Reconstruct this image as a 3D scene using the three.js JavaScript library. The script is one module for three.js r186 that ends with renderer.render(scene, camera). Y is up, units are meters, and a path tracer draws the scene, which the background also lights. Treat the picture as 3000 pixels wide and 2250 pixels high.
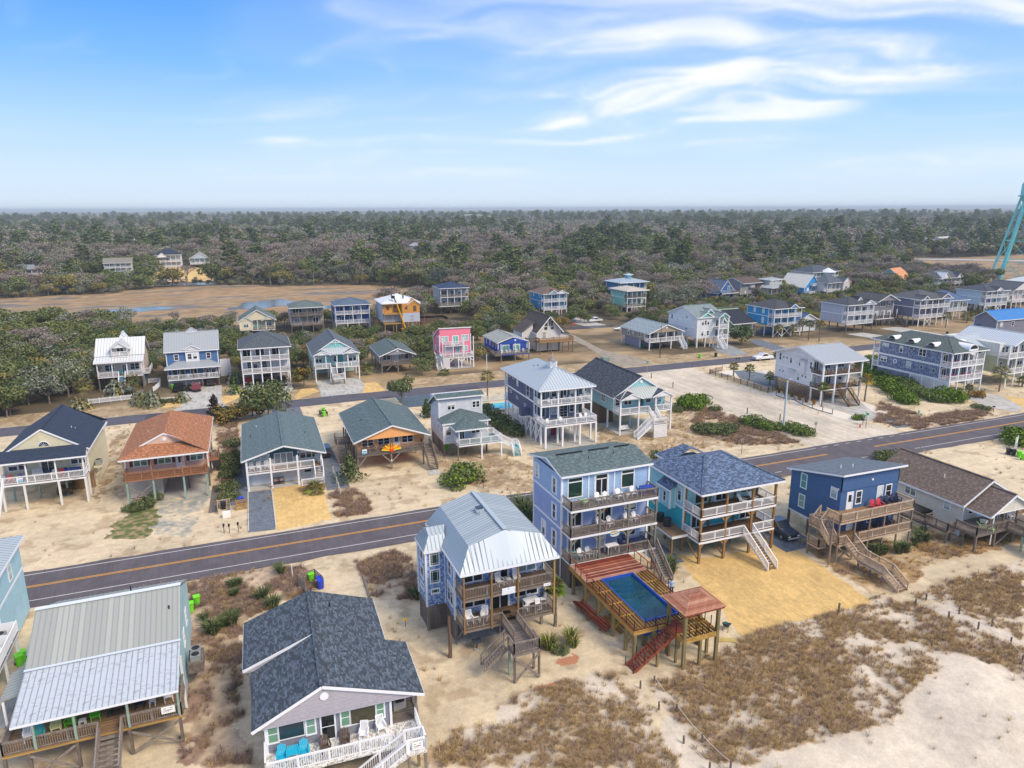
import*as THREE from 'three';
import{MarchingCubes}from 'three/addons/objects/MarchingCubes.js';

// ---------- camera, sky, sun, exposure ----------
const{PI,sin,cos,sqrt,abs,min,max,floor,hypot,atan2,exp,pow}=Math;
const R=d=>d*PI / 180;
const scene=new THREE.Scene();
const YAW=R(21.75),PITCH=Math.atan(513 / 2081),EYE=40;
const camera=new THREE.PerspectiveCamera(2*Math.atan(1125 / 2081)*180 / PI,4 / 3,0.5,30000);
camera.position.set(0,EYE,0);
camera.rotation.set(-PITCH,-YAW,R(-0.21),'YXZ');
const renderer=new THREE.WebGLRenderer({antialias:true});
renderer.toneMapping=THREE.LinearToneMapping;
renderer.toneMappingExposure=1.62;
renderer.shadowMap.enabled=true;

function rng(seed){let s=seed>>>0;return()=>{s=(s + 0x6D2B79F5)|0;let t=Math.imul(s ^(s>>>15),1|s);t=(t + Math.imul(t ^(t>>>7),61|t))^ t;return((t ^(t>>>14))>>>0)/ 4294967296;};}
const rnd=rng(7);
const ru=(a,b)=>a + (b - a)*rnd();
const pick=a=>a[floor(rnd()*a.length)];
const lerp=(a,b,t)=>a + (b - a)*t,cl=(t,a=0,b=1)=>min(b,max(a,t)),ss=(a,b,t)=>{t=cl((t - a)/(b - a));return t*t*(3 - 2*t);};
const hsh=(x,y)=>{let h=Math.imul(x|0,374761393)+ Math.imul(y|0,668265263)|0;h=Math.imul(h ^(h>>>13),1274126177);return((h ^(h>>>16))>>>0)/ 4294967296;};
function vn(x,y,p=0){let i=floor(x),j=floor(y);const u=x - i,v=y - j,a=u*u*(3 - 2*u),b=v*v*(3 - 2*v);let i1=i + 1,j1=j + 1;if(p){i=((i % p)+ p)% p;j=((j % p)+ p)% p;i1=((i1 % p)+ p)% p;j1=((j1 % p)+ p)% p;}return lerp(lerp(hsh(i,j),hsh(i1,j),a),lerp(hsh(i,j1),hsh(i1,j1),a),b);}
function fbm(x,y,o=4){let s=0,a=.5,t=0;for(let i=0;i<o;i++){s +=a*vn(x,y);t +=a;x=x*2.03 + 17.3;y=y*2.03 + 9.1;a*=.5;}return s / t;}

const SKYT=.9,SKYO=[-5,11],SKYR=R(13);
// sky: pale at the skyline, deep blue above, thin cirrus all round, added pale veil overhead
{
const W=2048,Hh=1024,d=new Float32Array(W*Hh*4);
const lin=c=>c.map(v=>pow(v / 255,2.2)/ 1.44);
const st=[[-90,[178,202,226]],[-1,[178,202,226]],[0,lin2(214,229,243)],[2.5,[204,226,247]],[6,[172,211,248]],[10,[126,184,246]],[15,[82,153,238]],[30,[62,128,220]],[90,[50,108,200]]].map(([e,c])=>[e,lin(c)]);
function lin2(...c){return c;}
for(let j=0;j<Hh;j++){
const el=(j + .5)/ Hh*180 - 90;
let k=0;while(k<st.length - 2&&st[k + 1][0]<el)k++;
const t=cl((el - st[k][0])/(st[k + 1][0]- st[k][0])),c0=st[k][1].map((v,i)=>lerp(v,st[k + 1][1][i],t));
for(let i=0;i<W;i++){
const az=((i + .5)/ W - .5)*2*PI,y=sin(R(el)),r=cos(R(el)),x=r*cos(az),z=r*sin(az);
let a=0;
if(el>.5){// thin cirrus sheet high up: broad veil, combed wisps, faint far streaks
const q=1 /(y + .1),X=(x*cos(SKYR)- z*sin(SKYR))*q,Z=(x*sin(SKYR)+ z*cos(SKYR))*q,ca=cos(SKYT),sa=sin(SKYT),U=X*ca + Z*sa + SKYO[0],V=-X*sa + Z*ca + SKYO[1];
const w1=fbm(U*.8 + 3,V*.8 + 8,3)- .5,w2=fbm(U*.8 + 31,V*.8 + 18,3)- .5,u=U + w1*1.6,v=V + w2*1.6;
const big=fbm(u*.42 + 11.3,v*.42 + 4.2,3),comb=fbm(u*1.1,v*3.6,6),fine=fbm(u*5,v*12,4),m=ss(.47,.68,big);
a=m*(.25*ss(.3,.6,comb)+ .75*ss(.46,.74,comb*.8 + fine*.2))*.74 + .15*ss(.35,.7,big)+ .1*ss(.5,.75,comb);
a=a*ss(.5,6,el)+ .58*ss(14,40,el)*(.6 + .8*comb);  // extra pale veil added above the view to whiten the ambient light
}
const o=(j*W + i)*4;
for(let c=0;c<3;c++)d[o + c]=lerp(c0[c],[.64,.65,.67][c],cl(a));
d[o + 3]=1;
}
}
const sky=new THREE.DataTexture(d,W,Hh,THREE.RGBAFormat,THREE.FloatType);
sky.mapping=THREE.EquirectangularReflectionMapping;sky.magFilter=sky.minFilter=THREE.LinearFilter;sky.wrapS=THREE.RepeatWrapping;sky.needsUpdate=true;
scene.background=sky;scene.environment=sky;
scene.backgroundIntensity=1;scene.environmentIntensity=1;
}
const sun=new THREE.DirectionalLight(0xffecd2,2.1);
sun.position.set(60,150,120);sun.target.position.set(40,0,-100);scene.add(sun,sun.target);
sun.position.copy(sun.target.position).add(new THREE.Vector3(70,130,110));
sun.castShadow=true;sun.shadow.radius=42;sun.shadow.mapSize.set(4096,4096);
Object.assign(sun.shadow.camera,{left:-260,right:320,top:260,bottom:-260,near:1,far:800});
scene.fog=new THREE.FogExp2(0xc8d4de,0.00017);

// photo pixel (in a 2212 x 1659 copy of the photograph) -> point on the plane y
function ray(px,py){
const s=3000 / 2212,dx=px*s - 1500,dy=py*s - 1125,ro=Math.atan2(-11,3000),c=cos(ro),n=sin(ro);
const x=(dx*c + dy*n)/ 2081,yy=-(-dx*n + dy*c)/ 2081,ct=cos(PITCH),sp=sin(PITCH);
const rx=x,ry=yy*ct - sp,rz=-yy*sp - ct;
return[rx*cos(YAW)- rz*sin(YAW),ry,rx*sin(YAW)+ rz*cos(YAW)];
}
function P(px,py,y=0){const r=ray(px,py),t=(y - EYE)/ r[1];return[r[0]*t,r[2]*t];}

// ---------- textures ----------
function tex(w,h,f,srgb=false,rep=1){
const d=new Uint8Array(w*h*4);
for(let j=0;j<h;j++)for(let i=0;i<w;i++){const v=f(i,j),o=(j*w + i)*4;if(typeof v==='number'){d[o]=d[o + 1]=d[o + 2]=cl(v)*255;}else{d[o]=cl(v[0])*255;d[o + 1]=cl(v[1])*255;d[o + 2]=cl(v[2])*255;}d[o + 3]=255;}
const t=new THREE.DataTexture(d,w,h);t.wrapS=t.wrapT=THREE.RepeatWrapping;t.magFilter=THREE.LinearFilter;t.minFilter=THREE.LinearMipmapLinearFilter;t.generateMipmaps=true;if(srgb)t.colorSpace=THREE.SRGBColorSpace;t.repeat.set(rep,rep);t.needsUpdate=true;return t;
}
const rep=(t,x,y=x)=>{const c=t.clone();c.repeat.set(x,y);c.needsUpdate=true;return c;};
// roof shingles: 4 m tile of tabs with their own tone
function shingleTex(lo,hi,g,seed){
const tone=(r,i)=>{const k=floor((i + hsh(r,seed)*60)/(14 + floor(hsh(r,seed + 5)*7)));return hsh(k*7 + seed,r*13);};
return tex(256,256,(i,j)=>{const r=floor(j / 9),t=tone(r,i),f=(j % 9);let v=lo + (hi - lo)*pow(t,1.3)+ (vn(i*.7,j*.7,0)- .5)*g;if(f===0)v*=.72;return v;},true);
}
const shHi=shingleTex(.52,.92,.14,3),shMid=shingleTex(.68,.94,.1,9),shLo=shingleTex(.78,.98,.1,21);
const sidingB=tex(4,64,(i,j)=>(j % 64)/ 64<.06?0:1 -(j / 64)*.55);
const sidingC=tex(128,128,(i,j)=>.93 + .07*vn(i / 9,j / 3)- .05*vn(i / 40 + 9,j / 40)-((j % 16)<1?.09:0),true);
const battB=tex(64,4,(i)=>i<8?1:.3);
const woodC=tex(256,256,(i,j)=>{const b=floor(j / 16),g=vn(i / 26 + b*31,(j % 16)/ 2.1 + b*7),h=hsh(b,4);return .6 + .22*g + .2*h -((j % 16)<1.2?.25:0);},true);
const woodB=tex(16,64,(i,j)=>(j % 16)<1.5?0:1);
const grainC=tex(64,256,(i,j)=>.72 + .28*vn(i / 5,j / 40),true);
const wornC=tex(256,256,(i,j)=>{const b=floor(i / 12),n=vn(i / 3.2,j / 22 + b*9)*.6 + fbm(i / 30,j / 30,3)*.5,t=ss(.5,.66,n)*.75;return[lerp(.93,.58,t),lerp(.93,.55,t),lerp(.92,.5,t)].map(v=>v -((i % 12)<1?.25:0));},true);
const stainC=tex(256,256,(i,j)=>.98 - .2*ss(.5,.75,fbm(i / 18,j / 9,4))*vn(i / 50,j / 50),true);
const wallShC=tex(256,256,(i,j)=>{const r=floor(j / 14),o=(r % 2)*7 + floor(hsh(r,1)*5),k=floor((i + o)/ 15),t=hsh(k,r*3 + 1);return[.42 + .5*t,.5 + .46*t,.66 + .34*t].map(v=>v*((j % 14)<2?.72:((i + o)% 15)<1?.8:1));},true);
const asphC=tex(512,512,(i,j)=>{const n=fbm(i / 60,j / 60,4),g=hsh(i,j),p=fbm(i / 9,j / 120,3);return[.47,.455,.475].map(c=>c + (n - .5)*.09 + (g - .5)*.09 + (p - .5)*.06);},true);
const gravC=tex(256,256,(i,j)=>{const g=hsh(i>>1,j>>1),n=fbm(i / 20,j / 20,3);return[.40,.435,.475].map(c=>c*(.72 + .6*g + (n - .5)*.3));},true);
const concC=tex(256,256,(i,j)=>{const n=fbm(i / 40,j / 40,4),s=ss(.55,.7,fbm(i / 14 + 40,j / 60,4));return[.73,.725,.70].map(c=>c + (n - .5)*.14 - s*.10 + (hsh(i,j)- .5)*.04);},true);

// ---------- materials ----------
const cache=new Map();
function mk(key,f){if(!cache.has(key)){const m=f();m.name=key;cache.set(key,m);}return cache.get(key);}
const S=(o)=>new THREE.MeshStandardMaterial(o);
const paint=(hex,rough=.6)=>mk('paint ' + hex + rough,()=>S({color:hex,roughness:rough}));
const lap=hex=>mk('lap siding ' + hex,()=>S({color:hex,roughness:.62,map:rep(sidingC,.42,.42),bumpMap:rep(sidingB,1,1 / .19),bumpScale:.02}));
const batten=hex=>mk('batten siding ' + hex,()=>S({color:hex,roughness:.65,bumpMap:rep(battB,1 / .4,1),bumpScale:.02}));
const shing=(hex,t=shMid)=>mk('shingle ' + hex.toString(16)+ (t===shHi?'h':t===shLo?'l':'m'),()=>S({color:new THREE.Color(hex).multiplyScalar(t===shHi?1.5:t===shMid?1.4:1.2),roughness:.93,map:rep(t,.25,.25),bumpMap:rep(t,.25,.25),bumpScale:.012}));
const metal=(hex,rough=.42)=>mk('roof metal ' + hex,()=>S({color:hex,roughness:rough,metalness:.25}));
const wood=hex=>mk('wood ' + hex,()=>S({color:hex,roughness:.85,map:grainC}));
const plank=hex=>mk('planks ' + hex,()=>S({color:hex,roughness:.85,map:rep(woodC,.42,.42),bumpMap:rep(woodB,1,.42*4),bumpScale:.008}));
const glass=(hex=0x1d2a30)=>mk('pane ' + hex,()=>new THREE.MeshPhysicalMaterial({color:hex,roughness:.06,metalness:0,specularIntensity:1,ior:1.52}));
const WH=paint(0xe9ebee,.5),WHITE=WH;
const wGrey=wood(0x9a8f86),wGrey2=wood(0x84786e),wNew=wood(0xc9a15a),wBrn=wood(0xa98250),wPale=wood(0xdcc4aa),wTreat=wood(0x9b8b5c),wRed=wood(0x8a3420),green=wood(0xa9c4b4);
const pGrey=plank(0x9c9088),pBrn=plank(0x8f7456),pTan=plank(0xb5916a),pWorn=mk('worn white planks',()=>S({color:0xffffff,roughness:.9,map:rep(wornC,.5,.5)}));
const asphalt=mk('asphalt',()=>S({color:0xffffff,roughness:.92,map:rep(asphC,.1,.1),bumpMap:rep(asphC,.1,.1),bumpScale:.01}));
const gravel=mk('gravel',()=>S({color:0xffffff,roughness:.95,map:rep(gravC,.22,.22),bumpMap:rep(gravC,.22,.22),bumpScale:.02}));
const concrete=mk('concrete',()=>S({color:0xffffff,roughness:.85,map:rep(concC,.12,.12)}));
const dark=paint(0x1c1e22,.6),black=paint(0x0d0e10,.5);

const seamShadeMat=paint(0x8e989e,.5);  // darker than the panels: soft shadow along the ribs put into their colour
// ---------- geometry ----------
const UB=new THREE.BoxGeometry(1,1,1),UC=new THREE.CylinderGeometry(.5,.5,1,14),UC8=new THREE.CylinderGeometry(.5,.5,1,8);
class GB{// triangle collector
constructor(){this.p=[];this.n=[];this.u=[];this.i=[];this.c=null;}
quad(a,b,c,d,uv){const e=[b[0]- a[0],b[1]- a[1],b[2]- a[2]],f=[d[0]- a[0],d[1]- a[1],d[2]- a[2]];let n=[e[1]*f[2]- e[2]*f[1],e[2]*f[0]- e[0]*f[2],e[0]*f[1]- e[1]*f[0]];const l=hypot(...n)||1;const k=this.p.length / 3;for(const q of[a,b,c,d]){this.p.push(...q);this.n.push(n[0]/ l,n[1]/ l,n[2]/ l);}const L=hypot(...e),M=hypot(...f);this.u.push(...(uv||[0,0,L,0,L,M,0,M]));this.i.push(k,k + 1,k + 2,k,k + 2,k + 3);return this;}
poly(pts,uvf){// planar polygon fan, counter-clockwise seen from outside
let n=[0,0,0];for(let i=0;i<pts.length;i++){const a=pts[i],b=pts[(i + 1)% pts.length];n[0]+=(a[1]- b[1])*(a[2]+ b[2]);n[1]+=(a[2]- b[2])*(a[0]+ b[0]);n[2]+=(a[0]- b[0])*(a[1]+ b[1]);}const l=hypot(...n)||1,k=this.p.length / 3;for(const q of pts){this.p.push(...q);this.n.push(n[0]/ l,n[1]/ l,n[2]/ l);this.u.push(...(uvf?uvf(q):[q[0],q[2]]));}for(let i=1;i<pts.length - 1;i++)this.i.push(k,k + i,k + i + 1);return this;
}
box(x0,x1,y0,y1,z0,z1,caps=true){
const W=x1 - x0,h=y1 - y0,D=z1 - z0;
this.quad([x0,y0,z1],[x1,y0,z1],[x1,y1,z1],[x0,y1,z1],[0,0,W,0,W,h,0,h]);this.quad([x1,y0,z0],[x0,y0,z0],[x0,y1,z0],[x1,y1,z0],[0,0,W,0,W,h,0,h]);
this.quad([x1,y0,z1],[x1,y0,z0],[x1,y1,z0],[x1,y1,z1],[0,0,D,0,D,h,0,h]);this.quad([x0,y0,z0],[x0,y0,z1],[x0,y1,z1],[x0,y1,z0],[0,0,D,0,D,h,0,h]);
if(caps){this.quad([x0,y1,z1],[x1,y1,z1],[x1,y1,z0],[x0,y1,z0],[0,0,W,0,W,D,0,D]);this.quad([x0,y0,z0],[x1,y0,z0],[x1,y0,z1],[x0,y0,z1],[0,0,W,0,W,D,0,D]);}
return this;
}
bar(p,q,w,h){// beam from p to q, w across, h up
const d=[q[0]- p[0],q[1]- p[1],q[2]- p[2]],L=hypot(...d)||1e-6,t=d.map(v=>v / L);let s=[-t[2],0,t[0]];const sl=hypot(...s);s=sl<1e-3?[1,0,0]:s.map(v=>v / sl);const u=[s[1]*t[2]- s[2]*t[1],s[2]*t[0]- s[0]*t[2],s[0]*t[1]- s[1]*t[0]].map(v=>-v);
const uu=u[1]<0?u.map(v=>-v):u,C=(b,i,j)=>[0,1,2].map(k=>b[k]+ s[k]*i*w / 2 + uu[k]*j*h / 2);
const a=[C(p,-1,-1),C(p,1,-1),C(p,1,1),C(p,-1,1)],e=[C(q,-1,-1),C(q,1,-1),C(q,1,1),C(q,-1,1)];
const g0=this.i.length;for(let k=0;k<4;k++){const m=(k + 1)% 4;this.quad(a[k],e[k],e[m],a[m]);}this.quad(a[0],a[1],a[2],a[3]);this.quad(e[3],e[2],e[1],e[0]);
return this;
}
geo(){const g=new THREE.BufferGeometry();g.setAttribute('position',new THREE.Float32BufferAttribute(this.p,3));g.setAttribute('normal',new THREE.Float32BufferAttribute(this.n,3));g.setAttribute('uv',new THREE.Float32BufferAttribute(this.u,2));if(this.c)g.setAttribute('color',new THREE.Float32BufferAttribute(this.c,3));g.setIndex(this.i);return g;}
}
const taken={};
function numbered(n){const k=taken[n]=(taken[n]??-1)+ 1;return k?n + '_' + String(k).padStart(3,'0'):n;}
function mesh(name,geo,mat,parent){const m=new THREE.Mesh(geo,mat);m.name=parent?name:numbered(name);m.castShadow=m.receiveShadow=true;(parent||scene).add(m);return m;}
function tag(o,label,category,group,kind){if(label)o.userData.label=label;if(category)o.userData.category=category;if(group)o.userData.group=group;if(kind)o.userData.kind=kind;return o;}
function thing(name,label,category,x=0,z=0,turn=0,group,y=0){const g=new THREE.Group();g.name=numbered(name);g.position.set(x,y,z);g.rotation.y=turn;scene.add(g);return tag(g,label,category,group);}
function bx(name,x0,x1,y0,y1,z0,z1,mat,parent){const m=mesh(name,UB,mat,parent);m.position.set((x0 + x1)/ 2,(y0 + y1)/ 2,(z0 + z1)/ 2);m.scale.set(abs(x1 - x0),abs(y1 - y0),abs(z1 - z0));return m;}
function dup(o,x,z,turn=0,label,group,y){const c=o.clone();c.name=numbered(o.name.replace(/_\d+$/,''));scene.add(c);c.position.set(x,y??o.position.y,z);c.rotation.y=turn;c.userData={...o.userData};if(label)c.userData.label=label;if(group)c.userData.group=group;return c;}
const V=(x,y,z)=>new THREE.Vector3(x,y,z);
function slab(pts,th,mat,name,parent,piece){// sloped sheet; uv in metres along level line and up the slope
const a=V(...pts[0]),n=V(0,0,0);for(let i=0;i<pts.length;i++){const p=pts[i],q=pts[(i + 1)% pts.length];n.x +=(p[1]- q[1])*(p[2]+ q[2]);n.y +=(p[2]- q[2])*(p[0]+ q[0]);n.z +=(p[0]- q[0])*(p[1]+ q[1]);}n.normalize();let P0=pts;if(n.y<0){n.negate();P0=[...pts].reverse();}
const lev=V(n.z,0,-n.x);if(lev.length()<1e-3)lev.set(1,0,0);lev.normalize();const up=V().crossVectors(n,lev).normalize();if(up.y<0){up.negate();}
const uv=p=>{const d=V(...p).sub(a);return[d.dot(lev),d.dot(up)];};
const build=q=>{const g=new GB(),lo=q.map(p=>[p[0],p[1]- th,p[2]]);g.poly(q,uv);g.poly([...lo].reverse(),uv);for(let i=0;i<q.length;i++){const j=(i + 1)% q.length;g.quad(q[j],q[i],lo[i],lo[j]);}return g;};
if(!piece)return mesh(name,build(P0).geo(),mat,parent);
// standing-seam panels: strips along the slope with a raised rib on one side
const us=P0.map(p=>uv(p)[0]),u0=min(...us),u1=max(...us),w=piece;
const clip=(q,c,s)=>{const o=[];for(let i=0;i<q.length;i++){const A=q[i],B=q[(i + 1)% q.length],fa=s*(uv(A)[0]- c),fb=s*(uv(B)[0]- c);if(fa>=0)o.push(A);if((fa>=0)!==(fb>=0)){const t=fa /(fa - fb);o.push(A.map((v,k)=>v + (B[k]- v)*t));}}return o;};
for(let c=u0;c<u1 - .02;c +=w){
let q=clip(clip(P0,c,1),min(c + w,u1),-1);if(q.length<3)continue;const g=build(q),r=clip(q,c + .045,-1);let rib=null;
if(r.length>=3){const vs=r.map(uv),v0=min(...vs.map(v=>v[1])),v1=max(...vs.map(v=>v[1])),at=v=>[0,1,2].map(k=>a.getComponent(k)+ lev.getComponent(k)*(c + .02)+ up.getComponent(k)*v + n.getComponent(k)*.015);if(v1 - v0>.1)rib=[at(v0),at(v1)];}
const pm=mesh('roof_panel',g.geo(),Array.isArray(mat)?pick(mat):mat,parent);if(rib)mesh('seam',new GB().bar(...rib,.05,.05).geo(),seamShadeMat,pm);
}
}
// ---------- house kit: local x along the street, z towards the sea, y up ----------
const geoCache=new Map();
const cg=(k,f)=>{if(!geoCache.has(k))geoCache.set(k,f());return geoCache.get(k);};
class House{
constructor(label,x,z,turn=0,name='beach_house',category='house',group){this.g=thing(name,label,category,x,z,R(turn),group);this.root=this.g;this.trim=WH;this.far=abs(z)>140;this.rm=WH;}
b(name,x0,x1,y0,y1,z0,z1,mat){return bx(name,x0,x1,y0,y1,z0,z1,mat,this.g);}
tb(name,x0,x1,y0,y1,z0,z1,mat,par){return mesh(name,new GB().box(x0,x1,y0,y1,z0,z1).geo(),mat,par||this.g);}
wall(x0,x1,y0,y1,z0,z1,mat,corners=true){
const w=this.tb('wall',x0,x1,y0,y1,z0,z1,mat);
if(corners)for(const[x,z,sx,sz]of[[x0,z1,-1,1],[x1,z1,1,1],[x0,z0,-1,-1]])bx('corner_board',x - .09 + sx*.015,x + .09 + sx*.015,y0,y1 - .02,z - .09 + sz*.015,z + .09 + sz*.015,this.trim,w);
return w;
}
band(x0,x1,y,z,mat=this.trim,h=.24){this.b('band_board',x0 - .03,x1 + .03,y - h / 2,y + h / 2,z,z + .035,mat);}
bandL(x,z0,z1,y,mat=this.trim,h=.24){this.b('band_board',x - .035,x,y - h / 2,y + h / 2,z0,z1,mat);}
beam(p,q,w,h,mat,name='beam'){return mesh(name,new GB().bar(p,q,w,h).geo(),mat,this.g);}
fascia(...pts){for(let i=0;i<pts.length - 1;i++)this.beam([pts[i][0],pts[i][1]- .06,pts[i][2]],[pts[i + 1][0],pts[i + 1][1]- .06,pts[i + 1][2]],.05,.22,this.trim,'fascia');}
slope(pts,mat,seam){return slab(pts,.09,mat,'roof_slope',this.g,seam);}
tri(pts,mat,th=.1,nz=1,axis='z'){// wall piece in a vertical plane, given outline, thickness behind
const g=new GB(),s=axis==='z'?[0,0,-th*nz]:[-th*nz,0,0],uv=p=>axis==='z'?[p[0],p[1]]:[p[2],p[1]];const q=pts.map(p=>p.map((v,k)=>v + s[k]));g.poly(pts,uv);g.poly([...q].reverse(),uv);for(let i=0;i<pts.length;i++){const j=(i + 1)% pts.length;g.quad(pts[j],pts[i],q[i],q[j]);}return mesh('gable',g.geo(),mat,this.g);
}
// ridge along z (gable to the sea); x0..x1, z0..z1 wall extents
gableZ(x0,x1,ye,yr,z0,z1,rm,wm,{ov=.4,of=.4,xr=(x0 + x1)/ 2,seam,back=true,tri=true}={}){
const sl=(yr - ye)/(xr - x0),sr=(yr - ye)/(x1 - xr),a=x0 - ov,b=x1 + ov,ya=ye - sl*ov,yb=ye - sr*ov,f=z1 + of,k=z0 -(back?.3:0),e=.1;
this.slope([[a,ya + e,f],[xr,yr + e,f],[xr,yr + e,k],[a,ya + e,k]],rm,seam);this.slope([[xr,yr + e,f],[b,yb + e,f],[b,yb + e,k],[xr,yr + e,k]],rm,seam);
this.fascia([a,ya,f + .03],[xr,yr,f + .03],[b,yb,f + .03]);this.fascia([a - .03,ya,f],[a - .03,ya,k]);this.fascia([b + .03,yb,f],[b + .03,yb,k]);
if(tri&&wm){this.tri([[x0,ye - .02,z1],[x1,ye - .02,z1],[xr,yr - .02,z1]],wm);if(back)this.tri([[x1,ye,z0],[x0,ye,z0],[xr,yr,z0]],wm,.1,-1);}
this.beam([xr,yr + .13,f],[xr,yr + .13,k],.3,.06,rm,'ridge_cap');
}
gableX(x0,x1,ye,yr,z0,z1,rm,wm,{ov=.4,of=.4,zr=(z0 + z1)/ 2,seam,yb=ye}={}){
const sf=(yr - ye)/(z1 - zr),sb=(yr - yb)/(zr - z0),a=x0 - ov,b=x1 + ov,f=z1 + of,k=z0 - of,yf=ye - sf*of,yk=yb - sb*of,e=.1;
this.slope([[a,yf + e,f],[b,yf + e,f],[b,yr + e,zr],[a,yr + e,zr]],rm,seam);this.slope([[a,yr + e,zr],[b,yr + e,zr],[b,yk + e,k],[a,yk + e,k]],rm,seam);
this.fascia([a,yf,f + .03],[b,yf,f + .03]);for(const x of[a - .03,b + .03])this.fascia([x,yf,f],[x,yr,zr],[x,yk,k]);
if(wm){this.tri([[x0,ye - .02,z1],[x0,yr - .02,zr],[x0,yb - .02,z0]],wm,-.1,1,'x');this.tri([[x1,ye,z1],[x1,yr,zr],[x1,yb,z0]],wm,.1,1,'x');}
this.beam([a,yr + .13,zr],[b,yr + .13,zr],.3,.06,rm,'ridge_cap');
}
hip(x0,x1,ye,yr,z0,z1,rm,{ov=.45,seam,run}={}){
const a=x0 - ov,b=x1 + ov,f=z1 + ov,k=z0 - ov,W=b - a,D=f - k,e=.08;let p,q;const r=run??min(W,D)/ 2;
if(W<=D){p=[(a + b)/ 2,yr,f - r];q=[(a + b)/ 2,yr,k + r];this.slope([[a,ye + e,f],[b,ye + e,f],p],rm,seam);this.slope([[b,ye + e,k],[a,ye + e,k],q],rm,seam);this.slope([[a,ye + e,k],[a,ye + e,f],p,q],rm,seam);this.slope([[b,ye + e,f],[b,ye + e,k],q,p],rm,seam);}
else{p=[a + r,yr,(f + k)/ 2];q=[b - r,yr,(f + k)/ 2];this.slope([[a,ye + e,k],[a,ye + e,f],p],rm,seam);this.slope([[b,ye + e,f],[b,ye + e,k],q],rm,seam);this.slope([[a,ye + e,f],[b,ye + e,f],q,p],rm,seam);this.slope([[b,ye + e,k],[a,ye + e,k],p,q],rm,seam);}
this.b('soffit',a + .02,b - .02,ye - .1,ye - .04,k + .02,f - .02,this.trim);
this.fascia([a,ye,f + .03],[b,ye,f + .03]);this.fascia([a - .03,ye,f],[a - .03,ye,k]);this.fascia([b + .03,ye,f],[b + .03,ye,k]);
for(const c of[[a,f],[b,f]])this.beam([c[0],ye + .14,c[1]],[p[0]===q[0]||W<=D?p[0]:c[0]===a?p[0]:q[0],yr + .05,W<=D?p[2]:p[2]],.22,.04,rm,'hip_cap');
}
// openings: plane 'f' z=const, 'l'/'r' x=const
frame(side,at,u,y){const o=new THREE.Object3D();if(side==='f'){o.position.set(u,y,at);}else if(side==='l'){o.position.set(at,y,u);o.rotation.y=-PI / 2;}else{o.position.set(at,y,u);o.rotation.y=PI / 2;}return o;}
win(side,at,list,def={}){for(const[u,y,w,h,k='w',c]of list)this.opening(side,at,u,y,w,h,k,c??def.c,def.fr);}
opening(side,at,u,y,w,h,kind,col,fr){
const t=kind==='n'?.05:this.far?.13:.12,key=[kind,w.toFixed(2),h.toFixed(2),t].join();
const geo=cg('win' + key,()=>{
const g=new GB(),x=w / 2,d=.06;g.box(-x - t,x + t,-t,0,-.02,d + .02);g.box(-x - t,x + t,h,h + t,-.02,d);g.box(-x - t,-x,0,h,-.02,d);g.box(x,x + t,0,h,-.02,d);
const v=(c,a=.05,y0=0,y1=h)=>g.box(c - a / 2,c + a / 2,y0,y1,0,.045),hz=(c,a=.05,x0=-x,x1=x)=>g.box(x0,x1,c - a / 2,c + a / 2,0,.045);
if(kind==='w')hz(h*.5);else if(kind==='2'){v(0,.14);hz(h*.5);}else if(kind==='3'){v(-w / 6,.12);v(w / 6,.12);hz(h*.5);}else if(kind==='s'){v(0,.1);v(-x + .05,.1);v(x - .05,.1);hz(.06,.1);hz(h - .05,.1);}else if(kind==='S'){v(-w / 6,.14);v(w / 6,.14);hz(.08,.14);}else if(kind==='g'){v(0,.03);hz(h*.5,.05);hz(h*.25,.03);hz(h*.75,.03);}else if(kind==='t'){hz(h*.8,.12);}else if(kind==='T'){hz(h*.82,.1);v(0,.1,0,h*.82);v(-x + .06,.12);v(x - .06,.12);hz(.05,.1);}else if(kind==='c'){v(-x*.62,.03);v(x*.62,.03);hz(h*.12,.03);hz(h*.88,.03);}
return g.geo();
});
const o=this.frame(side,at,u,y),nm='sSTD'.includes(kind)?'glazed_door':'window',m=mesh(nm,geo,fr||this.trim,this.g);m.position.copy(o.position);m.rotation.copy(o.rotation);
const pn=mesh('pane',UB,glass(col??pick([0x1b262b,0x243238,0x2b3b3f,0x182024])),m);pn.position.set(0,h / 2,.012);pn.scale.set(w,h,.02);
if(rnd()<.55&&'w23'.includes(kind)&&!this.noBlind){const c=mesh('blind',UB,paint(pick([0xcfd6d2,0xb9c6c4,0xdfe2df])),m);const d=pick([.35,.5,.9]);c.position.set(0,h - h*d / 2,.018);c.scale.set(w - .06,h*d - .04,.02);}
return m;
}
door(side,at,u,y,w=.95,h=2.1,mat=WH,lite=true){const o=this.frame(side,at,u,y),m=mesh('door',cg('door' + w + h,()=>new GB().box(-w / 2 - .1,-w / 2,0,h + .1,-.02,.07).box(w / 2,w / 2 + .1,0,h + .1,-.02,.07).box(-w / 2,w / 2,h,h + .1,-.02,.07).box(-w / 2,w / 2,0,h,0,.035).geo()),mat,this.g);m.position.copy(o.position);m.rotation.copy(o.rotation);if(lite){const p=mesh('door_light',UB,glass(),m);p.position.set(0,h*.66,.04);p.scale.set(w*.55,h*.42,.02);}const k=mesh('handle',UB,dark,m);k.position.set(w*.38,1,.06);k.scale.set(.05,.12,.06);return m;}
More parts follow.
